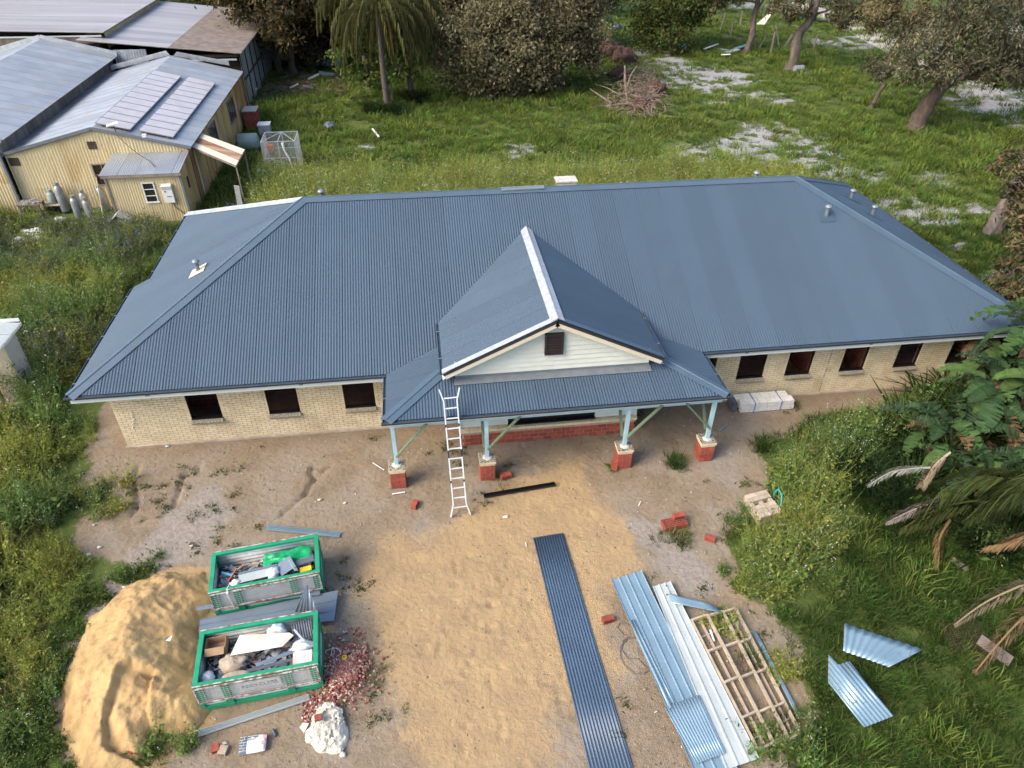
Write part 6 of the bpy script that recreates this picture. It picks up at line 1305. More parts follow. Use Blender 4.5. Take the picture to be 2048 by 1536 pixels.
# dark trees behind the sheds
for k, (u, v, hh_, lab) in enumerate(((562, 150, 9, 'dark tree closest to the back corner of the low shed'), (592, 152, 10, 'dark straight trunk tree beside the one at the shed corner'), (640, 95, 10, 'dark brown tree farther back between shed and palms'), (530, 75, 11, 'dark tree overhanging the far end of the low shed roof'), (700, 60, 10, 'dark tree deep behind the palms'))):
    p = G(u, v); b_ = T2(p); sc_ = 1.0
    tree('dark_tree', lab, b_, (b_[0]+.3*(-1)**k, b_[1], hh_*.62), [(b_[0]+dx, b_[1]+dy, hh_*f_, 2.9, 2.6, 1.9, 3000) for dx, dy, f_ in ((-1.8, 0, .72), (1.9, -.8, .66), (0, 1, .88), (.6, -1.8, .58))], .30, DARK+WARM, .40, 100+k, droop=.3, group=tg_)
# pale barked tree far left
p = G(28, 32); tree('pale_tree', 'pale barked tree beyond the sheds in the top corner', T2(p), (p[0]+1, p[1], 6), [(p[0]-3, p[1], 8, 3, 3, 2, 1500), (p[0]+4, p[1]+1, 8.5, 3, 3, 2, 1500)], .75, WARM+GUM, .3, 120, BARKG, group=tg_)
# understorey behind the sheds
for k, (u, v) in enumerate(((610, 60), (665, 35), (760, 60), (545, 40), (480, 20), (400, 12), (300, 2), (880, 40), (200, -4), (585, 95), (650, 110), (720, 95), (560, 65), (690, 78), (640, 40), (735, 30), (800, 50), (860, 75), (600, 20), (930, 30), (1010, 20), (1120, 20), (625, 130), (700, 125), (885, 120), (730, 70), (470, 45))):
    p = G(u, v); tree('scrub_tree', ('brown scrub tree between the dark trunks', 'brown scrub tree left of the palms, higher up', 'brown scrub tree right behind the palm trunks', 'scrub tree peeping over the low shed roof end', 'scrub tree over the middle of the back sheds', 'scrub tree behind the joint of the two back roofs', 'scrub tree far behind the pinkish roof', 'scrub tree between palms and olive thicket', 'scrub tree farthest to the left behind the pinkish roof', 'low brown scrub between the two shed corner trunks', 'low brown scrub behind the leaning white tin', 'low brown scrub left of the tallest palm', 'brown scrub just behind the low shed end', 'brown scrub behind the wreckage heap', 'scrub tree in the second row left of the palms', 'scrub tree in the second row above the tallest palm', 'scrub tree in the second row between the palms', 'scrub tree where palms meet the olive thicket', 'scrub tree in the third row behind the dark trunks', 'scrub tree behind the near end of the olive thicket', 'scrub tree behind the middle of the olive thicket', 'scrub tree behind the far end of the olive thicket', 'brown scrub just behind the wreckage sheets', 'brown scrub between white tin and leafy shrub', 'brown scrub between second palm and olive thicket', 'brown scrub up behind the leafy shrub', 'scrub tree hanging over the middle of the low shed roof')[k], T2(p), (p[0], p[1], 3), [(p[0], p[1], 2.6, 3.6, 3.0, 2.6, 3600), (p[0]+1.5, p[1]+1, 6.0, 3.4, 2.8, 2.8, 2600)], .2, DARK+WARM+OLIVE[:1], .42, 130+k, group=tg_, droop=.2)
# olive grey thicket
OL = [((975, 192), 6.6, [(0, 0, 2.6, 3.2, 2.6, 2.4), (-2.3, .6, 3.8, 2.6, 2.2, 2.2), (2.0, .4, 4.2, 2.8, 2.4, 2.3)], 'grey green thicket tree nearest the palm trunks'), ((1045, 190), 7, [(0, 0, 2.4, 2.8, 2.2, 2.2), (1.6, 1.0, 4.6, 3.0, 2.6, 2.4), (-1.2, 1.4, 5.6, 2.8, 2.4, 2.2)], 'grey green thicket tree in the middle, drooping to the grass'), ((1120, 178), 7, [(0, 0, 2.6, 2.6, 2.2, 2.4), (1.4, .8, 4.4, 2.6, 2.4, 2.2), (.2, 1.5, 6.2, 2.8, 2.4, 2.2)], 'grey green thicket tree nearest the branch heap'), ((920, 120), 9, [(0, 0, 4.2, 3.2, 2.6, 2.6), (-1.6, 0, 6.8, 3.0, 2.6, 2.4), (2.4, .6, 7.6, 3.2, 2.6, 2.4)], 'taller olive tree behind the thicket toward the palms'), ((1060, 110), 10, [(0, 0, 4.6, 3.4, 2.8, 2.6), (2.4, 0, 7.2, 3.2, 2.6, 2.4), (-2.2, .4, 8.0, 3.2, 2.6, 2.4)], 'taller olive tree behind the middle of the thicket'), ((1165, 95), 9, [(0, 0, 4.0, 2.8, 2.4, 2.6), (1.0, 0, 6.6, 2.8, 2.4, 2.4), (-1.6, .4, 7.8, 2.8, 2.4, 2.2)], 'taller olive tree behind the thicket toward the clearing')]
for k, (px, hh_, cl_, lab) in enumerate(OL):
    p = G(*px); b_ = T2(p); far_ = k >= 3
    tree('olive_tree', lab, b_, (b_[0], b_[1], hh_*.4), [(b_[0]+a, b_[1]+c, z_, r1, r2_, r3_, 5200 if not far_ else 4200) for a, c, z_, r1, r2_, r3_ in cl_], .24, OLIVE if k != 3 else OLIVE+DARK, .30, 150+k, BARKG, droop=.45, group=tg_, twigs=3, sub=24)
p = G(1330, 100); b_ = T2(p); tree('round_bush', 'big dense rounded green bush behind the sandy track', b_, (b_[0], b_[1], 3), [(b_[0], b_[1], 2.6, 3.6, 3.0, 2.8, 5200), (b_[0]-1.2, b_[1]+.5, 5.4, 3.4, 3, 2.6, 3600), (b_[0]+1.8, b_[1]+.4, 5.0, 3.2, 3, 2.6, 3200), (b_[0]+.4, b_[1]+1, 7.8, 3.6, 3, 2.4, 2600)], .25, GREEN+[(.10, .105, .03), (.12, .095, .035)], .36, 170, group=tg_, sub=26, cat='bush')
p = G(1215, 30); b_ = T2(p); tree('scrub_tree', 'dark green tree between the thicket and the round bush', b_, (b_[0], b_[1], 4), [(b_[0], b_[1], 4.2, 3.4, 3, 3, 3000), (b_[0]+2, b_[1], 7.4, 3.4, 3, 2.4, 2200)], .25, DARK+GREEN, .42, 171, group=tg_)
# thin gums at the back right
def gum(name, lab, px, topz, lean, cl_, r0, seed, cols=GUM, bark=BARKG, size=.34, tw=3, n=1900, **kw):
    p = G(*px); b_ = T2(p); fk = (b_[0]+lean[0], b_[1]+lean[1], topz)
    return tree(name, lab, b_, fk, [(fk[0]+a, fk[1]+c, z_, r1, r1*.9, r1*.6, n) for a, c, z_, r1 in cl_], r0, cols, size, seed, bark, droop=.6, group=tg_, twigs=tw, aspect=.30, sub=18, **kw)
gum('gum_tree', 'straight grey trunked gum beside the scrap metal pile', (1492, 106), 6.0, (.2, 0), [(-2.4, 0, 6.0, 1.9), (1.2, .5, 8.2, 2.2), (-.8, 0, 7.6, 2), (-3.6, .5, 5.2, 1.5)], .34, 180, WARM+GUM)
gum('gum_tree', 'leaning twin trunked gum next to the small white drum', (1580, 137), 6.6, (1.3, 0), [(2.6, 0, 5.4, 2.2), (3.6, .5, 4.4, 1.7), (-1.6, .5, 8, 2.2), (-2.6, 0, 5.2, 1.6), (1.0, 0, 8.4, 2.2)], .46, 181, WARM+GUM)
gum('gum_tree', 'big dark gum with thick leaning trunk and grey spreading crown', (1830, 260), 4.3, (1.3, .4), [(-3.6, 0, 4.4, 2.0), (-2.2, .5, 6.2, 2.3), (.8, .5, 7.2, 2.8), (3.6, 0, 6.0, 2.5), (5.6, .3, 4.6, 2.0), (-.6, -1.2, 4.6, 1.7), (3.0, -1, 4.0, 1.6), (6.8, 0, 3.6, 1.5), (-1.2, 0, 9.0, 2.8), (3, 0, 9.2, 3)], .62, 182, OLIVE+GUM+[(.13, .11, .085)], BARK, .32, 6, 2400)
gum('gum_tree', 'slender curved gum left of the big dark gum', (1742, 216), 6.0, (1.2, .6), [(.3, .3, 6.6, 1.7), (-2.0, 0, 6.8, 1.6), (1.6, 1, 8.4, 2.0)], .17, 183, OLIVE+WARM, BARK)
gum('gum_tree', 'gum on the right edge behind bare twigs', (2035, 120), 6, (0, 0), [(-2.4, 0, 6, 2.4), (1.6, 0, 7, 2.6), (-4.2, 1, 7.6, 2.2)], .4, 184, GUM+WARM, tw=8); gum('gum_tree', 'gum standing by the gravel track', (1770, 60), 7, (0, 0), [(-1.6, 0, 8, 2.2), (1.6, 0, 8.6, 2.2), (3.4, 0, 7, 2.2)], .25, 185, WARM+GUM); gum('gum_tree', 'gum beyond the gravel track toward the corner', (1960, 60), 7, (0, 0), [(-2.6, 0, 7, 2.8), (2.0, 0, 7.6, 2.8), (0, 1, 9, 2.6)], .3, 186, GUM+WARM); gum('gum_tree', 'small gum between round bush and fence posts', (1425, 30), 6, (0, 0), [(-1, 0, 6.6, 2), (1.6, 0, 7.4, 2.2)], .2, 187, WARM+GUM); gum('gum_tree', 'gum far back over the gravel track end', (1650, 8), 7, (0, 0), [(-2, 0, 6.5, 2.6), (2, 0, 7.5, 2.6)], .25, 188, WARM+GUM)
# bare white twigged tree at the right edge
p = G(2070, 205); bt = thing('bare_tree', 'leafless pale twigged tree at the right edge', 'tree', T2(p), tg_); mb = MB(); rg = np.random.default_rng(5); B0 = np.array(T2(p)); F0_ = B0+np.array((.2, 0, 4.6)); limb(mb, B0, F0_, .22, .13, rg, .05, 7)
for k in range(16):
    e = F0_+np.array((-rg.random()*6.5+.8, rg.normal()*1.4, rg.random()*3.6-1.8)); pts = limb(mb, F0_-np.array((0, 0, rg.random()*1.4)), e, .07, .02, rg, .16, 5, 7)
    for j in range(5): limb(mb, pts[rg.integers(3, 8)], e+rg.normal(size=3)*.9+np.array((-.5, 0, -.4)), .022, .006, rg, .25, 4, 5)
mb.build('trunk', M('bleached_wood', (.50, .44, .40), (.36, .31, .28), scale=3, rough=.9), bt, smooth=True)
# fallen log leaning at right and the gum near the roof corner
lg = thing('fallen_trunk', 'grey split dead trunk leaning in the grass beyond the roof corner', 'dead trunk', T2(G(1975, 468)), None); a_ = G(1975, 470); mb = MB(); mb.tube([(a_[0], a_[1], -.1), (a_[0]+1.1, a_[1]+.9, 1.6), (a_[0]+2.4, a_[1]+2.0, 3.4), (a_[0]+3.8, a_[1]+3.0, 5.0)], [.34, .30, .26, .2], 9); mb.build('trunk', BARKG, lg, smooth=True); MB().tube([(a_[0]+.25, a_[1]-.25, -.1), (a_[0]+1.3, a_[1]+.6, 1.5), (a_[0]+2.3, a_[1]+1.5, 3.0)], [.22, .2, .12], 7).build('split_half', BARK, lg, smooth=True)
near_cl = [(2040, 330, 9.5, .8), (2030, 400, 9, .75), (2045, 470, 8, .7), (2010, 330, 10, .5), (2030, 520, 4, .6), (2012, 585, 2.2, .42), (2035, 605, 1.8, .42), (1990, 604, 2.0, .28), (2045, 560, 2.6, .5), (2030, 630, 1.4, .45), (2050, 650, 1.0, .5), (2005, 560, 2.8, .35), (2048, 430, 8.5, .8), (2060, 360, 9.5, 1.0)]
cl_ = []
for u, v, y_, r_ in near_cl:
    q = AY(u, v, y_); cl_.append((q[0], q[1], q[2], r_, r_, r_*.9, 520 if r_ > .5 else 330))
tree('leafy_gum', 'leafy gum reaching over the house corner from the right edge', (38.5, 3.0, 0), (37.4, 4.5, 4.2), cl_, .2, [(.075, .085, .035), (.11, .10, .045), (.14, .12, .05), (.06, .07, .03), (.16, .10, .06)], .26, 190, BARK, droop=.3, group=tg_, aspect=.38, twigs=2, sub=9)

# ---------------------------------------------------------------- palms
def frond(pts, n, ll, col, rng, hang=.8, wd=.035, spread=.75):
    """pts: polyline of the rachis; leaflets hang from it"""
    P = [np.array(p, float) for p in pts]; 
    def at(t):
        f = t*(len(P)-1); i = min(int(f), len(P)-2); a = f-i
        p0 = P[max(i-1, 0)]; p1 = P[i]; p2 = P[i+1]; p3 = P[min(i+2, len(P)-1)]
        return .5*((2*p1)+(-p0+p2)*a+(2*p0-5*p1+4*p2-p3)*a*a+(-p0+3*p1-3*p2+p3)*a**3)
    V = []; F = []; K = []
    for i in range(n):
        t = .12+.88*i/(n-1); c = at(t); d = at(min(1, t+.02))-at(max(0, t-.02)); d /= np.linalg.norm(d)+1e-9
        s = np.cross(d, (0, 0, 1.0)); s /= np.linalg.norm(s)+1e-9; L_ = ll*(math.sin(math.pi*(.12+.86*t))**.6)*(.85+.3*rng.random())
        for sg in (-1, 1):
            v1 = s*sg*spread+d*.45+np.array((0, 0, .25))+rng.normal(size=3)*.12; v1 /= np.linalg.norm(v1); v2 = v1*(1-hang)+np.array((0, 0, -1))*hang+d*.25+rng.normal(size=3)*.08; v2 /= np.linalg.norm(v2)
            a = c; m1 = c+v1*L_*.35; m2 = m1+v2*L_*.38; e = m2+(v2*.6+np.array((0, 0, -.4)))*L_*.3; w_ = wd*np.cross(v1, d); w_ = w_/(np.linalg.norm(w_)+1e-9)*wd
            b_ = len(V); V += [a-w_*.4, a+w_*.4, m1-w_, m1+w_, m2-w_*.8, m2+w_*.8, e, e+w_*.1]; F += [(b_, b_+1, b_+3, b_+2), (b_+2, b_+3, b_+5, b_+4), (b_+4, b_+5, b_+7, b_+6)]
            cc = np.array(col)*(.7+.6*rng.random()); K += [cc]*8
    m = 14
    for i in range(m):
        a, b2 = at(i/m), at((i+1)/m); r_ = .035*(1-.8*i/m)+.006; d = b2-a; s = np.cross(d, (0, 0, 1.0)); s /= np.linalg.norm(s)+1e-9; u = np.array((0, 0, 1.0)); b_ = len(V)
        V += [a-s*r_, a+u*r_, a+s*r_, b2-s*r_, b2+u*r_, b2+s*r_]; F += [(b_, b_+1, b_+4, b_+3), (b_+1, b_+2, b_+5, b_+4)]; K += [np.array(col)*1.15]*6
    return np.array(V), np.array(F), np.array(K)
def palm(label, base, hgt, nf_, L_, seed, r0=.24, dead=3, skirt=True):
    rng = np.random.default_rng(seed); b_ = np.array((base[0], base[1], gz(base))); t = thing('palm_tree', label, 'palm tree', tuple(b_), 'palms behind the house'); top = b_+np.array((rng.normal()*.2, rng.normal()*.2, hgt))
    MB().tube([b_-np.array((0, 0, .1)), b_+(top-b_)*.08, b_+(top-b_)*.5+rng.normal(size=3)*.05, top], [r0*1.35, r0, r0*.9, r0*.8], 10).build('trunk', PALMB, t, smooth=True)
    for k in range(nf_+dead):
        th = 2*math.pi*k/nf_+rng.random()*.4; dd_ = k >= nf_; el = rng.uniform(.0, .75) if not dd_ else -.5; dr = np.array((math.cos(th), math.sin(th), 0)); l_ = L_*(.85+.3*rng.random())
        if dd_: pts = [top-np.array((0, 0, .2)), top+dr*.5-np.array((0, 0, .5)), top+dr*.7-np.array((0, 0, 1.6)), top+dr*.75-np.array((0, 0, 2.9))]
        else: pts = [top, top+dr*l_*.30+np.array((0, 0, l_*.30*el+.2)), top+dr*l_*.56+np.array((0, 0, l_*.15*el-.35)), top+dr*l_*.70+np.array((0, 0, -l_*.38+l_*.2*el)), top+dr*l_*.74+np.array((0, 0, -l_*.72+l_*.3*el))]
        V, F, K = frond(pts, 60, 1.05 if not dd_ else .6, (.085, .086, .032) if not dd_ else (.20, .115, .055), rng, .85 if not dd_ else .95, .04)
        me = np_mesh('frond', V-b_, F, K); me.materials.append(LEAF); link_mesh('frond', me, None, t)
    return t
pA, pB = G(775, 219), G(823, 196)
palm('taller palm with drooping fronds, nearer the shed', pA, 6.9, 24, 4.6, 301); palm('second palm with drooping fronds, behind the leafy shrub', pB, 6.7, 22, 4.4, 302)
p = G(745, 20); palm('third palm whose fronds hang at the top of the picture', (pA[0]-1.6, pA[1]+6), 7.6, 20, 4.4, 303)
p = G(790, 205); b_ = T2((p[0]-.2, p[1]+.5)); tree('umbrella_shrub', 'bright leafy shrub growing round the palm trunks', b_, (b_[0], b_[1], 1.3), [(b_[0]-2.6, b_[1]+.6, 3.2, 1.5, 1.2, 1.2, 900), (b_[0]+.4, b_[1]-.6, 3.0, 1.2, 1.1, 1.1, 800), (b_[0]+1.9, b_[1]-.4, 3.3, 1.3, 1.1, 1.2, 900), (b_[0]-1.2, b_[1]-.5, 2.2, 1.2, 1.0, .9, 700), (b_[0]-2.0, b_[1], 4.4, 1.2, 1, .9, 600)], .09, GREEN+YELG[:1], .34, 310, M('pale_stem', (.30, .25, .18), (.22, .18, .13)), group=None, cat='shrub')
# palm at the right edge, trunk just outside the picture
pr = thing('palm_tree', 'palm at the right edge with one green and several dead fronds', 'palm tree', (29.6, -7.6, 0), None); MB().tube([(29.6, -7.6, -.1), (29.6, -7.5, 1.5), (29.7, -7.4, 3.2)], [.3, .24, .22], 10).build('trunk', PALMB, pr, smooth=True)
def pf(pts, n, ll, col, seed, hang=.8, wd=.026, spread=.75):
    rng = np.random.default_rng(seed); W_ = [np.array((*G(u, v, z_)[:2], z_)) for u, v, z_ in pts]; W_ = ([np.array((29.68, -7.42, 3.1))]+W_) if pts[0][0] > 2080 else W_; V, F, K = frond(W_, n, ll, col, rng, hang, wd, spread); me = np_mesh('frond', V-np.array((29.6, -7.6, 0)), F, K); me.materials.append(LEAF); link_mesh('frond', me, None, pr)
pf([(2110, 985, 3.0), (2030, 962, 3.0), (1950, 955, 2.7), (1880, 985, 2.1), (1845, 1040, 1.4)], 152, 1.0, (.075, .10, .030), 1, .75); pf([(2110, 1000, 2.6), (2040, 985, 2.6), (1980, 1000, 2.2), (1930, 1040, 1.5)], 133, .95, (.07, .095, .03), 2, .8); pf([(2120, 960, 3.4), (2070, 955, 3.4), (2010, 985, 2.9), (1965, 1040, 2.2)], 133, 1.0, (.065, .09, .03), 22, .8)
pf([(2110, 1140, 2.0), (2040, 1172, 1.7), (1970, 1205, 1.2), (1908, 1250, .4)], 114, .42, (.33, .27, .19), 3, .75, .018); pf([(2110, 1200, 1.6), (2048, 1235, 1.4), (1995, 1290, .9), (1950, 1345, .25)], 133, .40, (.25, .17, .10), 4, .5, .018, .5); pf([(1905, 995, 1.7), (1860, 1008, 1.5), (1815, 1025, 1.2), (1772, 1046, .9)], 83, .34, (.38, .33, .29), 5, .6, .018, .5)
pf([(1900, 1040, 1.2), (1880, 1075, .9), (1878, 1110, .5), (1876, 1150, .15)], 76, .34, (.24, .17, .08), 6, .8, .016, .5); pf([(2120, 1080, 1.8), (2050, 1075, 1.6), (2000, 1090, 1.0), (1960, 1100, .4)], 114, .5, (.22, .15, .08), 7, .8, .018); pf([(1900, 905, 2.2), (1870, 930, 1.8), (1850, 960, 1.2), (1842, 975, .9)], 76, .42, (.36, .30, .22), 8, .85, .02, .5); pf([(1860, 935, 1.9), (1820, 938, 1.8), (1780, 945, 1.6), (1735, 972, 1.3)], 76, .30, (.30, .31, .27), 9, .6, .018, .5); pf([(1960, 1000, 2.0), (1900, 1010, 1.8), (1850, 1030, 1.4), (1800, 1060, .8)], 95, .7, (.085, .10, .03), 10, .85, .02)
# ---------------------------------------------------------------- giant bird-of-paradise clumps
def paddle(seed, L_=1.25, Wd=.44, torn=True):
    rng = np.random.default_rng(seed); V = []; F = []; K = []; n = 15; base_c = np.array([(.05, .10, .04), (.075, .14, .045), (.06, .105, .055), (.045, .085, .035), (.085, .14, .042), (.055, .11, .045), (.20, .13, .07), (.065, .12, .05)][seed % 8])*(.66+.25*rng.random())
    pet = .9
    sp = []
    for i in range(n+1):
        t = i/n; a = .95-1.5*t*(.55+.3*rng.random()*0+.25); x = pet*.30+L_*(t-.22*t*t); z_ = pet*.9+L_*(.42*t-.62*t*t); sp.append(np.array((x, 0, z_)))
    for i in range(n):
        t0, t1 = i/n, (i+1)/n; w0 = Wd/2*math.sin(math.pi*min(1, (t0*.93+.06)))**.55; w1 = Wd/2*math.sin(math.pi*min(1, (t1*.93+.06)))**.55
        for sg in (-1, 1):
            gap = .012 if (torn and rng.random() < .55) else 0; dz = .06+rng.normal()*(.05 if torn else .015); b_ = len(V)
            V += [sp[i], sp[i+1]-np.array((gap, 0, 0)), sp[i+1]+np.array((.03-gap, sg*w1, -abs(w1)*.25+dz)), sp[i]+np.array((.03+gap, sg*w0, -abs(w0)*.25+dz))]
            F.append((b_, b_+1, b_+2, b_+3) if sg > 0 else (b_+3, b_+2, b_+1, b_)); c = base_c*(.85+.35*rng.random()); K += [c*1.25, c*1.25, c, c]
    b_ = len(V)
    pp = [np.array((0, 0, 0)), np.array((pet*.10, 0, pet*.5)), sp[0], sp[-1]]
    for a, e, r_ in ((pp[0], pp[1], .035), (pp[1], pp[2], .025), (sp[0], sp[n//2], .018)):
        b_ = len(V); V += [a+np.array((0, -r_, 0)), a+np.array((0, 0, r_)), a+np.array((0, r_, 0)), e+np.array((0, -r_, 0)), e+np.array((0, 0, r_*1.2)), e+np.array((0, r_, 0))]; F += [(b_, b_+1, b_+4, b_+3), (b_+1, b_+2, b_+5, b_+4)]; K += [np.array((.10, .13, .05))]*6
    return np_mesh('leaf', V, F, np.array(K))
PAD = [paddle(k, 1.15+.1*(k % 3), .34+.05*(k % 3), k not in (0, 4)) for k in range(8)]
for q in PAD: q.materials.append(LEAF)
def strel(label, px, h_, n, seed, sc_=1.0, stems=3):
    rng = np.random.default_rng(seed); p = G(*px); t = thing('bird_of_paradise', label, 'plant', (p[0], p[1], 0), 'giant bird-of-paradise clumps'); mb = MB()
    tops = []
    for k in range(stems):
        o_ = np.array((rng.normal()*.25, rng.normal()*.25, 0)); tp_ = np.array((p[0], p[1], h_*(.7+.3*rng.random())))+o_*1.6; tops.append(tp_); mb.tube([np.array((p[0], p[1], -.1))+o_, (np.array((p[0], p[1], 0))+o_+tp_)/2, tp_], [.13, .10, .09], 7)
        for j in range(8): a = np.array((p[0], p[1], 0))+o_+(tp_-np.array((p[0], p[1], 0))-o_)*rng.uniform(.3, .95); d = rnd_unit(1, rng)[0]; mb.tube([a, a+d*np.array((.25, .25, .05)), a+d*np.array((.3, .3, 0))+np.array((0, 0, -.4))], [.02, .015, .006], 4)
    mb.build('stem', M('brown_stem_%d' % seed, (.20, .13, .085), (.11, .07, .05), scale=7, rough=.95, bump=.5), t)
    for k in range(n):
        tp_ = tops[k % stems]; o = link_mesh('leaf', PAD[rng.integers(0, 8)], None, t); o.location = Vector(tp_)-WL[t.name]; th = rng.random()*6.283; o.rotation_euler = (rng.normal()*.2, rng.uniform(-.35, .55), th); s = sc_*(.75+.45*rng.random()); o.scale = (s, s, s)
    return t
strel('broad leaved plant with a bright split leaf nearest the brick wall', (1845, 950), 1.35, 26, 1, 1.15); strel('tall broad leaved clump rising above the gutter at the right edge', (2010, 850), 3.3, 28, 2, 1.25, 4); strel('broad leaved clump low beside the hanging palm frond', (1985, 1000), 1.3, 26, 3, 1.1); strel('broad leaved clump between the tall one and the nearest one', (1935, 900), 1.9, 24, 4, 1.15); strel('small broad leaved clump drooping over the dark straps', (1890, 985), .8, 16, 5, .95); strel('broad leaved clump against the wall end', (1960, 790), 1.4, 20, 6, 1.1); strel('broad leaved clump at the right edge above the palm', (2060, 930), 2.2, 24, 7, 1.2); strel('slim broad leaved clump in front of the last window', (1915, 815), 1.1, 9, 8, .8, 2)
strel('broad leaved clump filling the gap under the tall one', (1975, 905), 2.4, 24, 11, 1.15); strel('broad leaved clump at the right edge below the roof corner', (2050, 800), 2.9, 26, 12, 1.2); strel('low broad leaved clump behind the brown trunk skirts', (1920, 955), 1.0, 18, 13, .9); strel('broad leaved clump at the right edge beside the dead fronds', (2050, 1040), 1.5, 22, 14, 1.1); strel('broad leaved clump crowding the wall end beside the window', (1945, 755), 1.9, 18, 15, 1.0)
p = G(1195, 120); strel('broad leaved clump with grey skirts at the end of the thicket', (1190, 145), 3.6, 13, 9, 1.5)

# ---------------------------------------------------------------- scattered ground plants (geometry nodes, one mass each)
PC = bpy.data.collections.new('plant_shapes')
def proto(name, V, F, K):
    me = np_mesh(name, V, F, np.clip(K, 0, 1)); me.materials.append(GRASSM); o = bpy.data.objects.new(name, me); return o
def grass_tuft(seed, n=34, rad=.34, h_=.42, wd=.016, cols=((.15, .235, .042), (.12, .195, .038), (.20, .24, .062)), lean=.55):
    rng = np.random.default_rng(seed); V = []; F = []; K = []; cols = np.array(cols)
    for i in range(n):
        r_ = rad*math.sqrt(rng.random()); th = rng.random()*6.283; b_ = np.array((r_*math.cos(th), r_*math.sin(th), -.02)); d = np.array((math.cos(th+rng.normal()*.8), math.sin(th+rng.normal()*.8), 0)); H_ = h_*(.55+.7*rng.random()); l_ = lean*(.3+rng.random())
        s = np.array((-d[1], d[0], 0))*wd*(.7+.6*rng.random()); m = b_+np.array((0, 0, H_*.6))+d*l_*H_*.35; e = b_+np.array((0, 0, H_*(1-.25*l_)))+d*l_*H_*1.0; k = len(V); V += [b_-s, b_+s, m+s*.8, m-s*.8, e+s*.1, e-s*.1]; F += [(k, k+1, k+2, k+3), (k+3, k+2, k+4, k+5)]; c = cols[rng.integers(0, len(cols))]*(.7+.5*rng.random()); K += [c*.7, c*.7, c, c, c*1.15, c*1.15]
    return np.array(V), np.array(F), np.array(K)
def weed(seed, h_=1.0, rad=.42, nst=16, nl=150, nf=12, fcol=((.75, .75, .68),), lcol=((.060, .105, .028), (.045, .085, .025), (.09, .125, .035)), ls=.10, fs=.030, asp=.40, ltop=.78):
    rng = np.random.default_rng(seed); V = []; F = []; K = []; lcol = np.array(lcol); fcol = np.array(fcol); st = []
    def q(c, n_, t_, l_, w_, col):
        b_ = np.cross(n_, t_); b_ /= np.linalg.norm(b_)+1e-9; k = len(V); V.extend([c-t_*l_*.5, c+b_*w_*.5, c+t_*l_*.5, c-b_*w_*.5]); F.append((k, k+1, k+2, k+3)); K.extend([col]*4)
    def stick(a, e, r_, col):
        d = e-a; s = np.cross(d, rnd_unit(1, rng)[0]); s = s/(np.linalg.norm(s)+1e-9)*r_; k = len(V); V.extend([a-s, a+s, e+s*.4, e-s*.4]); F.append((k, k+1, k+2, k+3)); K.extend([col]*4)
    heads = rng.choice(nst, max(1, int(nst*.55)), replace=False)
    for i in range(nst):
        th = rng.random()*6.283; r_ = rad*math.sqrt(rng.random()); H_ = h_*(.45+.65*rng.random()); b_ = np.array((r_*.5*math.cos(th), r_*.5*math.sin(th), 0)); e = np.array((r_*1.5*math.cos(th), r_*1.5*math.sin(th), H_))+rng.normal(size=3)*.07; st.append((b_, e)); stick(b_, e, .006, lcol[0]*1.05)
        for j in range(2): t = rng.uniform(.45, .85); a = b_*(1-t)+e*t; stick(a, a+np.array((rng.normal()*.12, rng.normal()*.12, rng.uniform(.08, .22)*h_)), .004, lcol[0]*1.1)
    for i in range(nl):
        b_, e = st[rng.integers(0, nst)]; t = rng.random()**1.25*ltop; c = b_*(1-t)+e*t+rng.normal(size=3)*np.array((.08, .08, .05))*(1.2-t*.6); c[2] = max(c[2], .03); n_ = rng.normal(size=3)*.6+np.array((0, 0, .8)); n_ /= np.linalg.norm(n_); tt = np.cross(n_, rnd_unit(1, rng)[0]); tt /= np.linalg.norm(tt); l_ = ls*(.5+1.0*rng.random())*(1.35-t*.9); q(c, n_, tt, l_, l_*asp*(.7+.6*rng.random()), lcol[rng.integers(0, len(lcol))]*(.65+.6*rng.random()))
    for i in range(nf):
        b_, e = st[heads[rng.integers(0, len(heads))]]; t = .88+.2*rng.random(); c = b_*(1-t)+e*t+rng.normal(size=3)*np.array((.05, .05, .04)); n_ = rng.normal(size=3)*.4+np.array((0, 0, 1)); n_ /= np.linalg.norm(n_); tt = np.cross(n_, rnd_unit(1, rng)[0]); tt /= np.linalg.norm(tt); q(c, n_, tt, fs*(.7+.6*rng.random()), fs*.9, fcol[rng.integers(0, len(fcol))]*(.75+.3*rng.random()))
    return np.array(V), np.array(F), np.array(K)
WHF = ((.72, .72, .66), (.66, .68, .62)); YEF = ((.60, .55, .13), (.55, .52, .22), (.62, .60, .38)); BLF = ((.16, .16, .42), (.22, .20, .45))
PR = {}
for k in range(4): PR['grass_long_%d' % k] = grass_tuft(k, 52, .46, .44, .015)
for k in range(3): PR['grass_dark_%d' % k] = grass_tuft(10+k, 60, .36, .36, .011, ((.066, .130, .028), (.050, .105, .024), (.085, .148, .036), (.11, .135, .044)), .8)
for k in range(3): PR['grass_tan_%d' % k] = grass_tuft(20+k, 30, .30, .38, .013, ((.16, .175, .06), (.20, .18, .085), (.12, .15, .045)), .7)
for k in range(3): PR['weed_white_%d' % k] = weed(30+k, fcol=WHF, nf=(16, 5, 0)[k], nl=150, lcol=((.165, .25, .075), (.13, .215, .062), (.21, .275, .095)), ls=.125)
for k in range(3): PR['weed_yellow_%d' % k] = weed(40+k, fcol=YEF, nf=(16, 6, 0)[k], nl=150, lcol=((.26, .30, .07), (.31, .33, .085), (.205, .255, .06)), ls=.125)
for k in range(2): PR['lupin_%d' % k] = weed(50+k, .8, .42, 14, 210, 14, BLF, ((.12, .155, .06), (.145, .18, .08), (.165, .19, .09)), .12, .04)
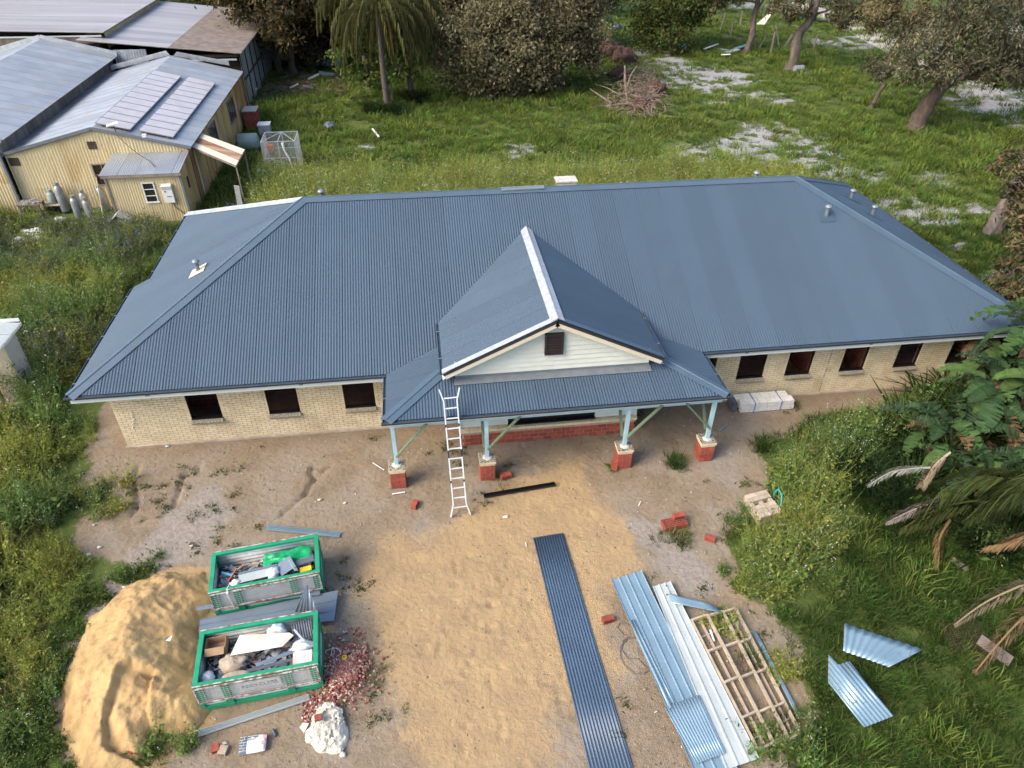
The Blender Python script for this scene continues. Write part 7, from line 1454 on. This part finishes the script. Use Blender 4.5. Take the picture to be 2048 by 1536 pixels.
for k in range(2): PR['weed_low_%d' % k] = weed(60+k, .16, .16, 6, 26, 2, YEF, ((.07, .10, .03), (.095, .12, .04)), .10, .03)
for k in range(2): PR['weed_leafy_%d' % k] = weed(70+k, .45, .30, 9, 80, 5, YEF, ((.085, .145, .036), (.11, .17, .045)), .13, .035)
for k in range(2): PR['strap_%d' % k] = grass_tuft(80+k, 70, .30, .75, .026, ((.022, .045, .014), (.03, .055, .018), (.04, .068, .025)), 1.2)
PO = {}
for nme, (V, F, K) in PR.items():
    o = proto(nme, V, F, K); PC.objects.link(o); PO[nme] = o
ORDER = sorted(PO); IDX = {n: i for i, n in enumerate(ORDER)}
def ngroup():
    g = bpy.data.node_groups.new('plant_scatter', 'GeometryNodeTree'); g.interface.new_socket('Geometry', in_out='INPUT', socket_type='NodeSocketGeometry'); g.interface.new_socket('Geometry', in_out='OUTPUT', socket_type='NodeSocketGeometry')
    N = g.nodes.new; i_ = N('NodeGroupInput'); o_ = N('NodeGroupOutput'); ip = N('GeometryNodeInstanceOnPoints'); ci = N('GeometryNodeCollectionInfo'); ci.inputs['Collection'].default_value = PC; ci.inputs['Separate Children'].default_value = True; ci.inputs['Reset Children'].default_value = True
    def na(nm, ty): q = N('GeometryNodeInputNamedAttribute'); q.data_type = ty; q.inputs['Name'].default_value = nm; return q.outputs['Attribute']
    er = N('FunctionNodeEulerToRotation'); Lk = g.links.new
    Lk(i_.outputs[0], ip.inputs['Points']); Lk(ci.outputs[0], ip.inputs['Instance']); ip.inputs['Pick Instance'].default_value = True; Lk(na('idx', 'INT'), ip.inputs['Instance Index']); Lk(na('rot', 'FLOAT_VECTOR'), er.inputs[0]); Lk(er.outputs[0], ip.inputs['Rotation']); Lk(na('scl', 'FLOAT_VECTOR'), ip.inputs['Scale']); Lk(ip.outputs[0], o_.inputs[0]); return g
NG = ngroup()
def scatter(name, label, cat, x, y, kinds, probs, smin, smax, rng, tilt=.12, zoff=None, zsc=1.0, smul=None):
    n = len(x); me = bpy.data.meshes.new(name); z_ = ground_z(x, y) if zoff is None else zoff; me.vertices.add(n); me.vertices.foreach_set('co', np.stack([x, y, z_], 1).astype(np.float32).ravel())
    idx = np.array([IDX[k] for k in kinds])[rng.choice(len(kinds), n, p=np.array(probs)/sum(probs)) if not hasattr(probs[0], '__len__') else probs[0]]
    a = me.attributes.new('idx', 'INT', 'POINT'); a.data.foreach_set('value', idx.astype(np.int32)); r_ = np.stack([rng.normal(size=n)*tilt, rng.normal(size=n)*tilt, rng.random(n)*6.283], 1); a = me.attributes.new('rot', 'FLOAT_VECTOR', 'POINT'); a.data.foreach_set('vector', r_.astype(np.float32).ravel()); s = (smin+(smax-smin)*rng.random(n))*(1 if smul is None else smul); s3_ = np.stack([s, s, s*zsc*(.8+.4*rng.random(n))], 1); a = me.attributes.new('scl', 'FLOAT_VECTOR', 'POINT'); a.data.foreach_set('vector', s3_.astype(np.float32).ravel())
    o = bpy.data.objects.new(name, me); COL.objects.link(o); m = o.modifiers.new('scatter', 'NODES'); m.node_group = NG; tag(o, label, cat, kind='stuff'); return o
def rand_pts(n, x0, x1, y0, y1, rng): return rng.uniform(x0, x1, n), rng.uniform(y0, y1, n)
BLOCK = [(-.2, L+.2, -.1, 12.4), (-11.6, -1.9, 21.1, 37.6), (-6.0, -2.0, 18.8, 21.2), (-20.6, -11.3, 21.0, 40), (-26, -2.3, 40.2, 58), (-8.3, -4.4, 1.9, 4.4), (-11.6, -5.0, 19.3, 21.3), (-5.6, -1.5, 18.0, 19.0)]
def clear(x, y):
    k = np.ones(len(x), bool)
    for a, b_, c, d in BLOCK: k &= ~((x > a) & (x < b_) & (y > c) & (y < d))
    return k
rg = np.random.default_rng(77)
# back field: long grass
x, y = rand_pts(26000, -14, 75, 12.5, 80, rg); k = clear(x, y) & (yard_mask(x, y) < .4); w_ = white_mask(x, y); dcam = np.hypot(x-10, y+19); k &= rg.random(len(x)) > w_*.88; k &= rg.random(len(x)) < np.clip(1.6-dcam/75, .35, 1); dens = fbm(x*.25, y*.25, 201, 3); k &= rg.random(len(x)) < .35+1.2*dens; x, y = x[k], y[k]
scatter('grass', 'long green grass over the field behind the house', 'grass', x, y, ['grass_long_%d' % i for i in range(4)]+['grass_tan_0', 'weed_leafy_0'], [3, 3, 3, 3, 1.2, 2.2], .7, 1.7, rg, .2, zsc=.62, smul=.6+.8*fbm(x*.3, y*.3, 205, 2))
# flowering weeds behind the ridge
x, y = rand_pts(7500, 1.5, 33, 12.6, 25.5, rg); band = 22.6+(fbm(x*.3, x*0, 210, 2)-.5)*3.5; k = (y < band) & (yard_mask(x, y) < .6) & clear(x, y) & (rg.random(len(x)) < .35+1.1*fbm(x*.5, y*.5, 211, 2)) & (rg.random(len(x)) > white_mask(x, y)*1.2) & ((x < 24) | (rg.random(len(x)) < .35)); x, y = x[k], y[k]
scatter('weeds', 'yellow flowering weeds growing close behind the house', 'weeds', x, y, ['weed_yellow_0', 'weed_yellow_1', 'weed_yellow_2', 'weed_white_0', 'weed_leafy_1'], [4, 3, 1.5, 2.5, .6], 1.0, 1.75, rg)
# left side weeds
LW = gpoly([(-60, 425), (150, 445), (260, 436), (370, 436), (310, 545), (215, 700), (150, 800), (175, 890), (150, 965), (240, 1000), (135, 1040), (100, 1090), (180, 1135), (80, 1330), (75, 1440), (100, 1700), (100, 2100), (-500, 2100), (-400, 900)])
x, y = rand_pts(10600, -16, 2.5, -17, 21, rg); k = clear(x, y) & (sdist(x, y, LW)+(fbm(x*1.2, y*1.2, 220, 2)-.5)*.8 > 0) & (rg.random(len(x)) > white_mask(x, y)*1.1) & (rg.random(len(x)) < np.clip(1.25-(y+12)/60, .5, 1)) ; x, y = x[k], y[k]
lup = sstep(.48, .62, fbm(x*.28, y*.28, 222, 2))*(y > 5)+(np.hypot((x+4.5)/3.2, (y-16.5)/3.2) < 1); sel = np.where(rg.random(len(x)) < np.clip(lup*.8, 0, .85), rg.integers(6, 8, len(x)), np.where(fbm(x*.35, y*.35, 225, 2) > .5, rg.integers(0, 3, len(x)), rg.integers(3, 6, len(x))))
tanp = .12+.55*sstep(.5, .62, fbm(x*.4, y*.4, 228, 2)); sel = np.where(rg.random(len(x)) < tanp, rg.integers(8, 11, len(x)), sel); sm_ = (.5+.5*sstep(0, 1.3, sdist(x, y, LW)))*(.6+.8*fbm(x*.7, y*.7, 229, 2))
scatter('weeds', 'tall flowering weeds and lupins along the left side of the yard', 'weeds', x, y, ['weed_white_0', 'weed_white_1', 'weed_white_2', 'weed_yellow_0', 'weed_yellow_1', 'weed_yellow_2', 'lupin_0', 'lupin_1', 'grass_tan_1', 'grass_tan_0', 'weed_leafy_0'], [sel], .75, 1.4, rg, smul=sm_)
# right side flowering weeds
RW = gpoly([(1545, 905), (1640, 868), (1720, 835), (1830, 805), (1850, 850), (1770, 905), (1735, 990), (1700, 1080), (1655, 1190), (1630, 1235), (1540, 1215), (1480, 1140), (1475, 1070), (1520, 990)])
x, y = rand_pts(5200, 17.5, 28, -10, -.2, rg); pvp = gpoly([(1470, 985), (1545, 962), (1590, 1035), (1560, 1085), (1490, 1085)]); k = (sdist(x, y, RW)+(fbm(x*1.0, y*1.0, 230, 3)-.5)*2.0 > 0) & (sdist(x, y, pvp) < -.05) & (rg.random(len(x)) < .08+1.0*sstep(.40, .60, fbm(x*.9, y*.9, 233, 2))); x, y = x[k], y[k]; sel = np.where(fbm(x*.45, y*.45, 231, 2)+(-y-4)*.03 > .53, np.where(rg.random(len(x)) < .5, rg.integers(3, 6, len(x)), rg.integers(0, 3, len(x))), rg.integers(0, 3, len(x)))
scatter('weeds', 'dense white and yellow flowering weeds beside the paver pack', 'weeds', x, y, ['weed_white_0', 'weed_white_1', 'weed_white_2', 'weed_yellow_0', 'weed_yellow_1', 'weed_yellow_2', 'weed_leafy_0', 'weed_leafy_1'], [np.where(rg.random(len(x)) < .45, rg.integers(6, 8, len(x)), sel)], .75, 1.35, rg, smul=(.55+.45*sstep(0, .9, sdist(x, y, RW)))*(.55+.9*fbm(x*.8, y*.8, 234, 2)))
# lawn on the right
OFFA = gpoly([(1690, 1250), (1840, 1300), (1778, 1334), (1690, 1300)]); OFFB = gpoly([(1660, 1312), (1699, 1325), (1780, 1430), (1730, 1450), (1660, 1365)])
x, y = rand_pts(14500, 17.5, 44, -22, 13, rg); k = clear(x, y) & (yard_mask(x, y) < .45) & (sdist(x, y, RW) < -.1) & (rg.random(len(x)) > white_mask(x, y)) & ((y < 1) | (x > 31.8)) & (sdist(x, y, OFFA) < -.02) & (sdist(x, y, OFFB) < -.02); x, y = x[k], y[k]
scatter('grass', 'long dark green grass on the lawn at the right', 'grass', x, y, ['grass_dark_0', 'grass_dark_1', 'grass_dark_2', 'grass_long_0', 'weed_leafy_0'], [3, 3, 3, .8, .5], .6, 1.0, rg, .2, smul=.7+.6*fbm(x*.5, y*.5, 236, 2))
JU = gpoly([(1760, 850), (1860, 800), (1960, 755), (2200, 690), (2250, 1000), (2150, 1130), (1960, 1110), (1850, 1050), (1780, 990)])
x, y = rand_pts(2600, 22, 40, -9, 4, rg); k = (sdist(x, y, JU) > 0) & clear(x, y); x, y = x[k], y[k]
scatter('undergrowth', 'dark leafy undergrowth beneath the palms and broad leaved plants', 'undergrowth', x, y, ['weed_leafy_0', 'weed_leafy_1', 'strap_0', 'weed_white_2', 'grass_dark_0'], [3, 3, 2, 2, 2], .9, 1.9, rg)
# leafy strip round the sand heap and lower left
LS = gpoly([(270, 1165), (215, 1185), (175, 1250), (130, 1330), (110, 1420), (130, 1560), (-60, 1560), (40, 1330), (150, 1250), (190, 1180)])
x, y = rand_pts(1500, -2, 3.2, -13, -4.5, rg); hd = sdist(x, y, HEAP); k = ((hd < -.02) & (hd > -.75+(fbm(x*1.5, y*1.5, 240, 2)-.5)*.7) & (x < 2.3)) | ((sdist(x, y, LS) > 0) & (rg.random(len(x)) < .15)); k &= rg.random(len(x)) < .45; x, y = x[k], y[k]
scatter('weeds', 'leafy green weeds fringing the foot of the sand heap', 'weeds', x, y, ['weed_leafy_0', 'weed_leafy_1', 'weed_white_0', 'grass_dark_0'], [4, 4, 1, 1], .45, .95, rg)
# seedlings over the bare yard
x, y = rand_pts(2600, -1, 24, -13, -.4, rg); dn = fbm(x*.5, y*.5, 250, 3); edge_ = sdist(x, y, YARD); k = (yard_mask(x, y) > .6) & (sdist(x, y, SANDY) < .2) & (rg.random(len(x)) < .6) & (sdist(x, y, HEAP) < -.1) & (rg.random(len(x)) < np.clip((dn-.50)*2.2+np.exp(-np.maximum(edge_, 0)/.6)*.5+(x > 16.5)*.14, 0, .6)); x, y = x[k], y[k]
scatter('weeds', 'tiny weed seedlings dotted over the bare earth', 'weeds', x, y, ['weed_low_0', 'weed_low_1', 'grass_tan_0'], [4, 4, .5], .35, 1.0, rg)
# named tufts
def tuft(label, px, kind, s, n=6, rad_=.25, cat='plant'):
    p = G(*px); rr = np.random.default_rng(int(px[0])); Vs, Fs, Ks = [], [], []; off = 0
    for i in range(n):
        V, F, K = PR[kind if isinstance(kind, str) else kind[i % len(kind)]]; th = rr.random()*6.28; c, s_ = math.cos(th), math.sin(th); sc_ = s*(.7+.5*rr.random()); q = np.stack([V[:, 0]*c-V[:, 1]*s_, V[:, 0]*s_+V[:, 1]*c, V[:, 2]], 1)*sc_+np.array((rr.normal()*rad_, rr.normal()*rad_, 0)); Vs.append(q); Fs.append(F+off); Ks.append(K); off += len(V)
    me = np_mesh('weed_tuft', np.concatenate(Vs), np.concatenate(Fs), np.clip(np.concatenate(Ks), 0, 1)); me.materials.append(GRASSM); o = bpy.data.objects.new('weed_tuft', me); COL.objects.link(o); o.location = (p[0], p[1], 0); tag(o, label, cat, 'weed tufts in the yard'); return o
tuft('dark grass tuft between the last two piers', (1348, 928), ['grass_dark_0', 'grass_dark_1'], .75, 7, .16); tuft('grass tuft in front of the row of cored bricks', (1358, 1072), ['grass_dark_1', 'grass_tan_0'], .7, 7, .18); tuft('white flowering weed at the near foot of the sand heap', (335, 1500), ['weed_white_0', 'weed_leafy_0', 'grass_dark_0'], .8, 9, .35); tuft('green tuft on the top edge of the sand heap', (283, 1160), ['weed_leafy_0', 'grass_dark_0'], .5, 6, .15); tuft('small green weed beside the third pier', (1222, 936), 'weed_leafy_1', .45, 3, .08); tuft('flowering weed growing through the timber frame corner', (1455, 1235), ['weed_leafy_0', 'weed_yellow_0'], .55, 6, .2); tuft('yellow flowering weed beside the thin blue strip', (1545, 1330), ['weed_yellow_0', 'grass_dark_0', 'weed_yellow_1'], .7, 9, .35); tuft('tall white flowering weed at the near end of the timber frame', (1600, 1480), ['weed_white_0', 'weed_leafy_0', 'weed_white_1', 'grass_dark_1'], .75, 12, .4); tuft('sprawling weed in front of the sheets at the lower edge', (1560, 1520), ['weed_leafy_0', 'weed_white_2', 'grass_dark_0'], .7, 9, .4); tuft('weed patch by the paver pack on the sandy side', (1480, 1040), ['weed_white_0', 'grass_tan_0'], .6, 6, .3); tuft('yellow bush by the gas bottles', (72, 440), ['weed_yellow_0', 'weed_yellow_1'], 1.0, 6, .4); tuft('weed tuft at the near edge by the small shed', (180, 1010), ['weed_yellow_0', 'weed_white_0'], .8, 8, .4)
SX = [((1725, 925), 1.1), ((1765, 945), 1.15), ((1800, 975), 1.1), ((1745, 985), 1.0), ((1790, 1010), .95), ((1835, 1015), .9), ((1700, 965), .9)]
for k, (px, s) in enumerate(SX): tuft(('dark strap leaved clump farthest toward the brick wall', 'dark strap leaved clump in the middle of its row', 'dark strap leaved clump under the pale dead frond', 'dark strap leaved clump nearest the flowering weeds', 'dark strap leaved clump nearest the lawn', 'dark strap leaved clump under the green palm frond', 'dark strap leaved clump at the edge of the flowering weeds')[k], px, ['strap_0', 'strap_1'], s, 5, .3)
for k, (px, lb) in enumerate((((745, 225), 'dark strap leaved clump left of the palm foot'), ((800, 225), 'dark strap leaved clump right of the palm foot'), ((835, 205), 'dark strap leaved clump at the second palm foot'))): tuft(lb, px, ['strap_0', 'strap_1'], 1.2, 6, .5)

# ================================================================ BACK FIELD THINGS
def px_branch(mb, pts, r0, r1): mb.tube([(*G(u, v, z_)[:2], z_) for u, v, z_ in pts], [r0+(r1-r0)*i/(len(pts)-1) for i in range(len(pts))], 6)
bh = thing('branch_heap', 'heap of dead branches and root balls lying in the field', 'branch heap', T2(G(1280, 215)))
for pts, r0, r1 in (([(1180, 178, .5), (1205, 195, .6), (1225, 208, .4)], .05, .13), ([(1183, 214, .25), (1215, 212, .3), (1250, 208, .3), (1275, 208, .4)], .06, .15), ([(1190, 168, .6), (1215, 176, .6), (1240, 190, .5)], .03, .05), ([(1256, 205, .3), (1253, 178, 1.2), (1262, 150, 2.2), (1274, 132, 2.6)], .12, .04), ([(1255, 195, .6), (1250, 160, 2.2), (1250, 132, 3.0)], .14, .08), ([(1265, 190, .9), (1285, 205, .6), (1300, 225, .3)], .10, .06), ([(1290, 205, .6), (1297, 215, .4), (1303, 222, .2)], .09, .09), ([(1300, 228, .2), (1330, 232, .25), (1365, 236, .2)], .10, .03), ([(1240, 190, .4), (1262, 182, .8), (1290, 180, .9)], .06, .04), ([(1298, 195, .8), (1312, 193, .8)], .07, .06), ([(1288, 200, .7), (1300, 185, 1.2), (1310, 180, 1.4)], .04, .02), ([(1330, 205, .3), (1345, 210, .3), (1358, 216, .2)], .03, .015), ([(1340, 198, .3), (1348, 210, .2)], .02, .01)):
    mb = MB(); px_branch(mb, pts, r0, r1); mb.build('branch', DEADW, bh, smooth=True)
rg2 = np.random.default_rng(3); mb = MB()
for k in range(900):
    u, v = rg2.choice([1240, 1290, 1300, 1270]), rg2.choice([160, 205, 225, 190]); u += rg2.normal()*16; v += rg2.normal()*9; a = G(u, v); a[2] = abs(rg2.normal())*.6; d = rg2.normal(size=3)*np.array((.5, .5, .25)); mb.tube([a, a+d*.5+rg2.normal(size=3)*.06, a+d], [.03, .022, .01], 4)
tag(mb.build('twigs', DEADW, bh), kind='stuff'); ROOTB = M('root_ball', (.10, .055, .04), (.06, .035, .027), scale=8, rough=1, bump=.8)
for k, (u, v, s, lb) in enumerate(((1235, 158, .75, 'brown root ball at the far end of the branch heap'), (1312, 190, .8, 'dark brown root ball at the right of the branch heap'), (1285, 222, .7, 'brown clod at the near end of the branch heap'), (1215, 118, 1.2, 'brown root mass by the sandy track'), (1245, 128, 1.0, 'second brown root mass by the sandy track'))): blob('root_ball', lb, 'root ball', (*G(u, v)[:2], 0), (s*1.2, s*.8, s*.9), ROOTB, 60+k, rough=.5)
def drum(label, px, r_, l_, mat, th):
    p = G(*px); t = thing('drum', label, 'drum', T2(p)); a = np.array((math.cos(th), math.sin(th), 0)); s = np.array((-a[1], a[0], 0)); MB().lathe(np.array((p[0], p[1], r_))-a*l_/2, [(r_*.95, 0), (r_, .02), (r_, l_*.33), (r_*1.04, l_*.34), (r_, l_*.36), (r_, l_*.66), (r_*1.04, l_*.67), (r_, l_*.69), (r_, l_-.02), (r_*.95, l_)], 16, (s, (0, 0, 1), a)).build('body', mat, t); return t
drum('blue plastic drum lying at the foot of the round bush', (1361, 103), .36, .95, MT['bluestrip'], .2); drum('small white drum lying beside the leaning gum', (1596, 143), .28, .9, MT['gas'], .1)
tag(MB().slab([(*G(1512, 52)[:2], .2), (*G(1528, 53)[:2], .2), (*G(1548, 26, 1.2)[:2], 1.6), (*G(1545, 26, 1.2)[:2], 1.6)], .03).build('tin_sheet', MT['barge']), 'pale triangular tin sheet leaning far back beyond the fence posts', 'metal sheet')
for k, (u, v, u2, v2, w_, m_, lb) in enumerate(((1408, 103, 1435, 95, .25, 'white', 'white batten in the scrap pile by the grey gum'), (1438, 103, 1455, 108, .5, 'greysheet', 'grey sheet in the scrap pile by the grey gum'), (1452, 110, 1475, 106, .6, 'galv', 'galvanised sheet in the scrap pile by the grey gum'), (1470, 102, 1500, 95, .5, 'teal', 'greenish sheet in the scrap pile behind the grey gum'), (1440, 115, 1460, 116, .25, 'white', 'pale strip in front of the scrap pile'))):
    p, q = G(u, v), G(u2, v2); tag(MB().bar((p[0], p[1], .25), (q[0], q[1], .35), w_, .05).build('scrap_sheet', MT[m_]), lb, 'scrap metal', 'scrap pile in the field')
for k, (u, v, h_, lx, lb) in enumerate(((1440, 62, 1.9, .3, 'fence post nearest the round bush'), (1460, 75, 1.6, .1, 'thin fence post left of the grey gum'), (1540, 112, 2.2, 0, 'upright fence post among the crossed rails'), (1562, 102, 1.6, .9, 'leaning fence post right of the crossed rails'), (1626, 102, 1.5, .05, 'fence post near the white sand patch'), (1740, 62, 1.5, .3, 'stump post beside the gravel track'), (1480, 50, 1.5, .0, 'fence post behind the grey gum'))):
    p = G(u, v); tag(MB().bar((p[0], p[1], -.1), (p[0]+lx, p[1], h_), .12, .12).build('fence_post', MT['oldwood']), lb, 'fence post', 'old fence posts')
p, q = G(1517, 100), G(1540, 75, 1.2); tag(MB().bar((p[0], p[1], 0), (q[0], p[1]+.5, 1.7), .10, .10).build('fence_rail', MT['oldwood']), 'fallen fence rail propped against the upright post', 'fence rail'); p, q = G(1500, 62), G(1558, 99); tag(MB().bar((p[0], p[1]-6, 1.7), (q[0], q[1], .1), .10, .10).build('fence_rail', MT['oldwood']), 'fallen fence rail running down behind the upright post', 'fence rail')
# wreckage by the sheds
cs = thing('stacked_tin', 'leaning stack of white corrugated tin under the dark trees', 'metal sheets', T2(G(670, 135)))
p = G(672, 136); sheets(lambda s, z_: (p[0]-1.3+s, p[1]-.0-.25*z_, z_*.85+.2), (0, -1, .3), lambda s: 0, lambda s: 1.7, 0, 2.4, cs, MT['whsheet'], pitch=.14, amp=.02, shw=.8, nper=4, name='sheet'); MB().box((p[0]-2.0, p[1]+.2, .9), (1.0, .1, 1.8)).build('back_sheet', MT['vent'], cs)
for k, (u, v, s, m_, lb) in enumerate(((655, 155, .9, 'galv', 'bent pale sheet on the wreckage heap under the trees'), (628, 162, .7, 'whsheet', 'white sheet at the left of the wreckage heap'), (648, 158, .6, 'vent', 'grey sheet in the middle of the wreckage heap'), (590, 180, .5, 'galv', 'small sheet near the grass edge by the low shed'), (618, 182, .6, 'vent', 'grey board at the near edge of the wreckage'), (508, 190, .5, 'white', 'white plank sticking out from the low shed corner'), (572, 105, .9, 'white', 'white object glimpsed between the dark trunks'))):
    p = G(u, v); tag(MB().box((p[0], p[1], .35), (s*1.6, s*.7, .04), ((.9, .1, .35 if k % 2 else -.2), (-.1, 1, .1), (-.3, 0, .95))).build('wreck_sheet', MT[m_]), lb, 'scrap metal', 'wreckage under the trees')
mb = MB()
for k in range(500):
    u, v = rg2.uniform(530, 690), rg2.uniform(150, 190); a = G(u, v); a[2] = abs(rg2.normal())*.15; d = rg2.normal(size=3)*np.array((.6, .6, .12)); mb.tube([a, a+d*.5+rg2.normal(size=3)*.05, a+d], [.02, .015, .008], 4)
tag(mb.build('dead_twigs', DEADW), 'brown dead twigs and bark littering the ground by the low shed', 'twigs', kind='stuff')
for k, (u, v, lb, m_) in enumerate(((662, 258, 'dark lump lying in the back grass', 'dkgrey'), (745, 275, 'white stick lying in the back grass', 'white'), (1236, 58, 'purple plastic heap on the sandy track far back', 'bluebox'), (1224, 60, 'pale tarpaulin beside the purple heap far back', 'barge'))):
    p = G(u, v); 
    if 'stick' in lb: tag(MB().bar((p[0], p[1]+1, .3), (p[0]+.5, p[1]-1.0, .35), .12, .06).build('stick', MT[m_]), lb, 'stick')
    else: blob('lump', lb, 'debris', (p[0], p[1], .1), (.45, .35, .25), MT[m_], 80+k)
bf = thing('gate_panel', 'rusty wire mesh panel lying in the lawn grass', 'mesh panel', T2(G(1925, 1290))); c0 = G(1915, 1285); mb = MB()
for i in range(14): mb.bar((c0[0]-.5+i*.08, c0[1]-.4, .26), (c0[0]-.3+i*.08, c0[1]+.4, .28), .006, .006); mb.bar((c0[0]-.5+.014*i, c0[1]-.4+i*.06, .27), (c0[0]+.55+.014*i, c0[1]-.4+i*.06, .27), .006, .006)
tag(mb.build('mesh_wires', ROOTB, bf), kind='stuff')
for k, (u, v, s, lb) in enumerate(((1990, 1300, (.35, .8, .02), 'grey board under the dead frond on the lawn'), (1920, 1128, (.18, .45, .02), 'pale tapering scrap below the palm'))):
    p = G(u, v, .25); tag(MB().box((p[0], p[1], .24), s, ((.8, .55, .1), (-.55, .8, .1), (0, -.1, 1))).build('lawn_scrap', MT['oldwood']), lb, 'scrap')
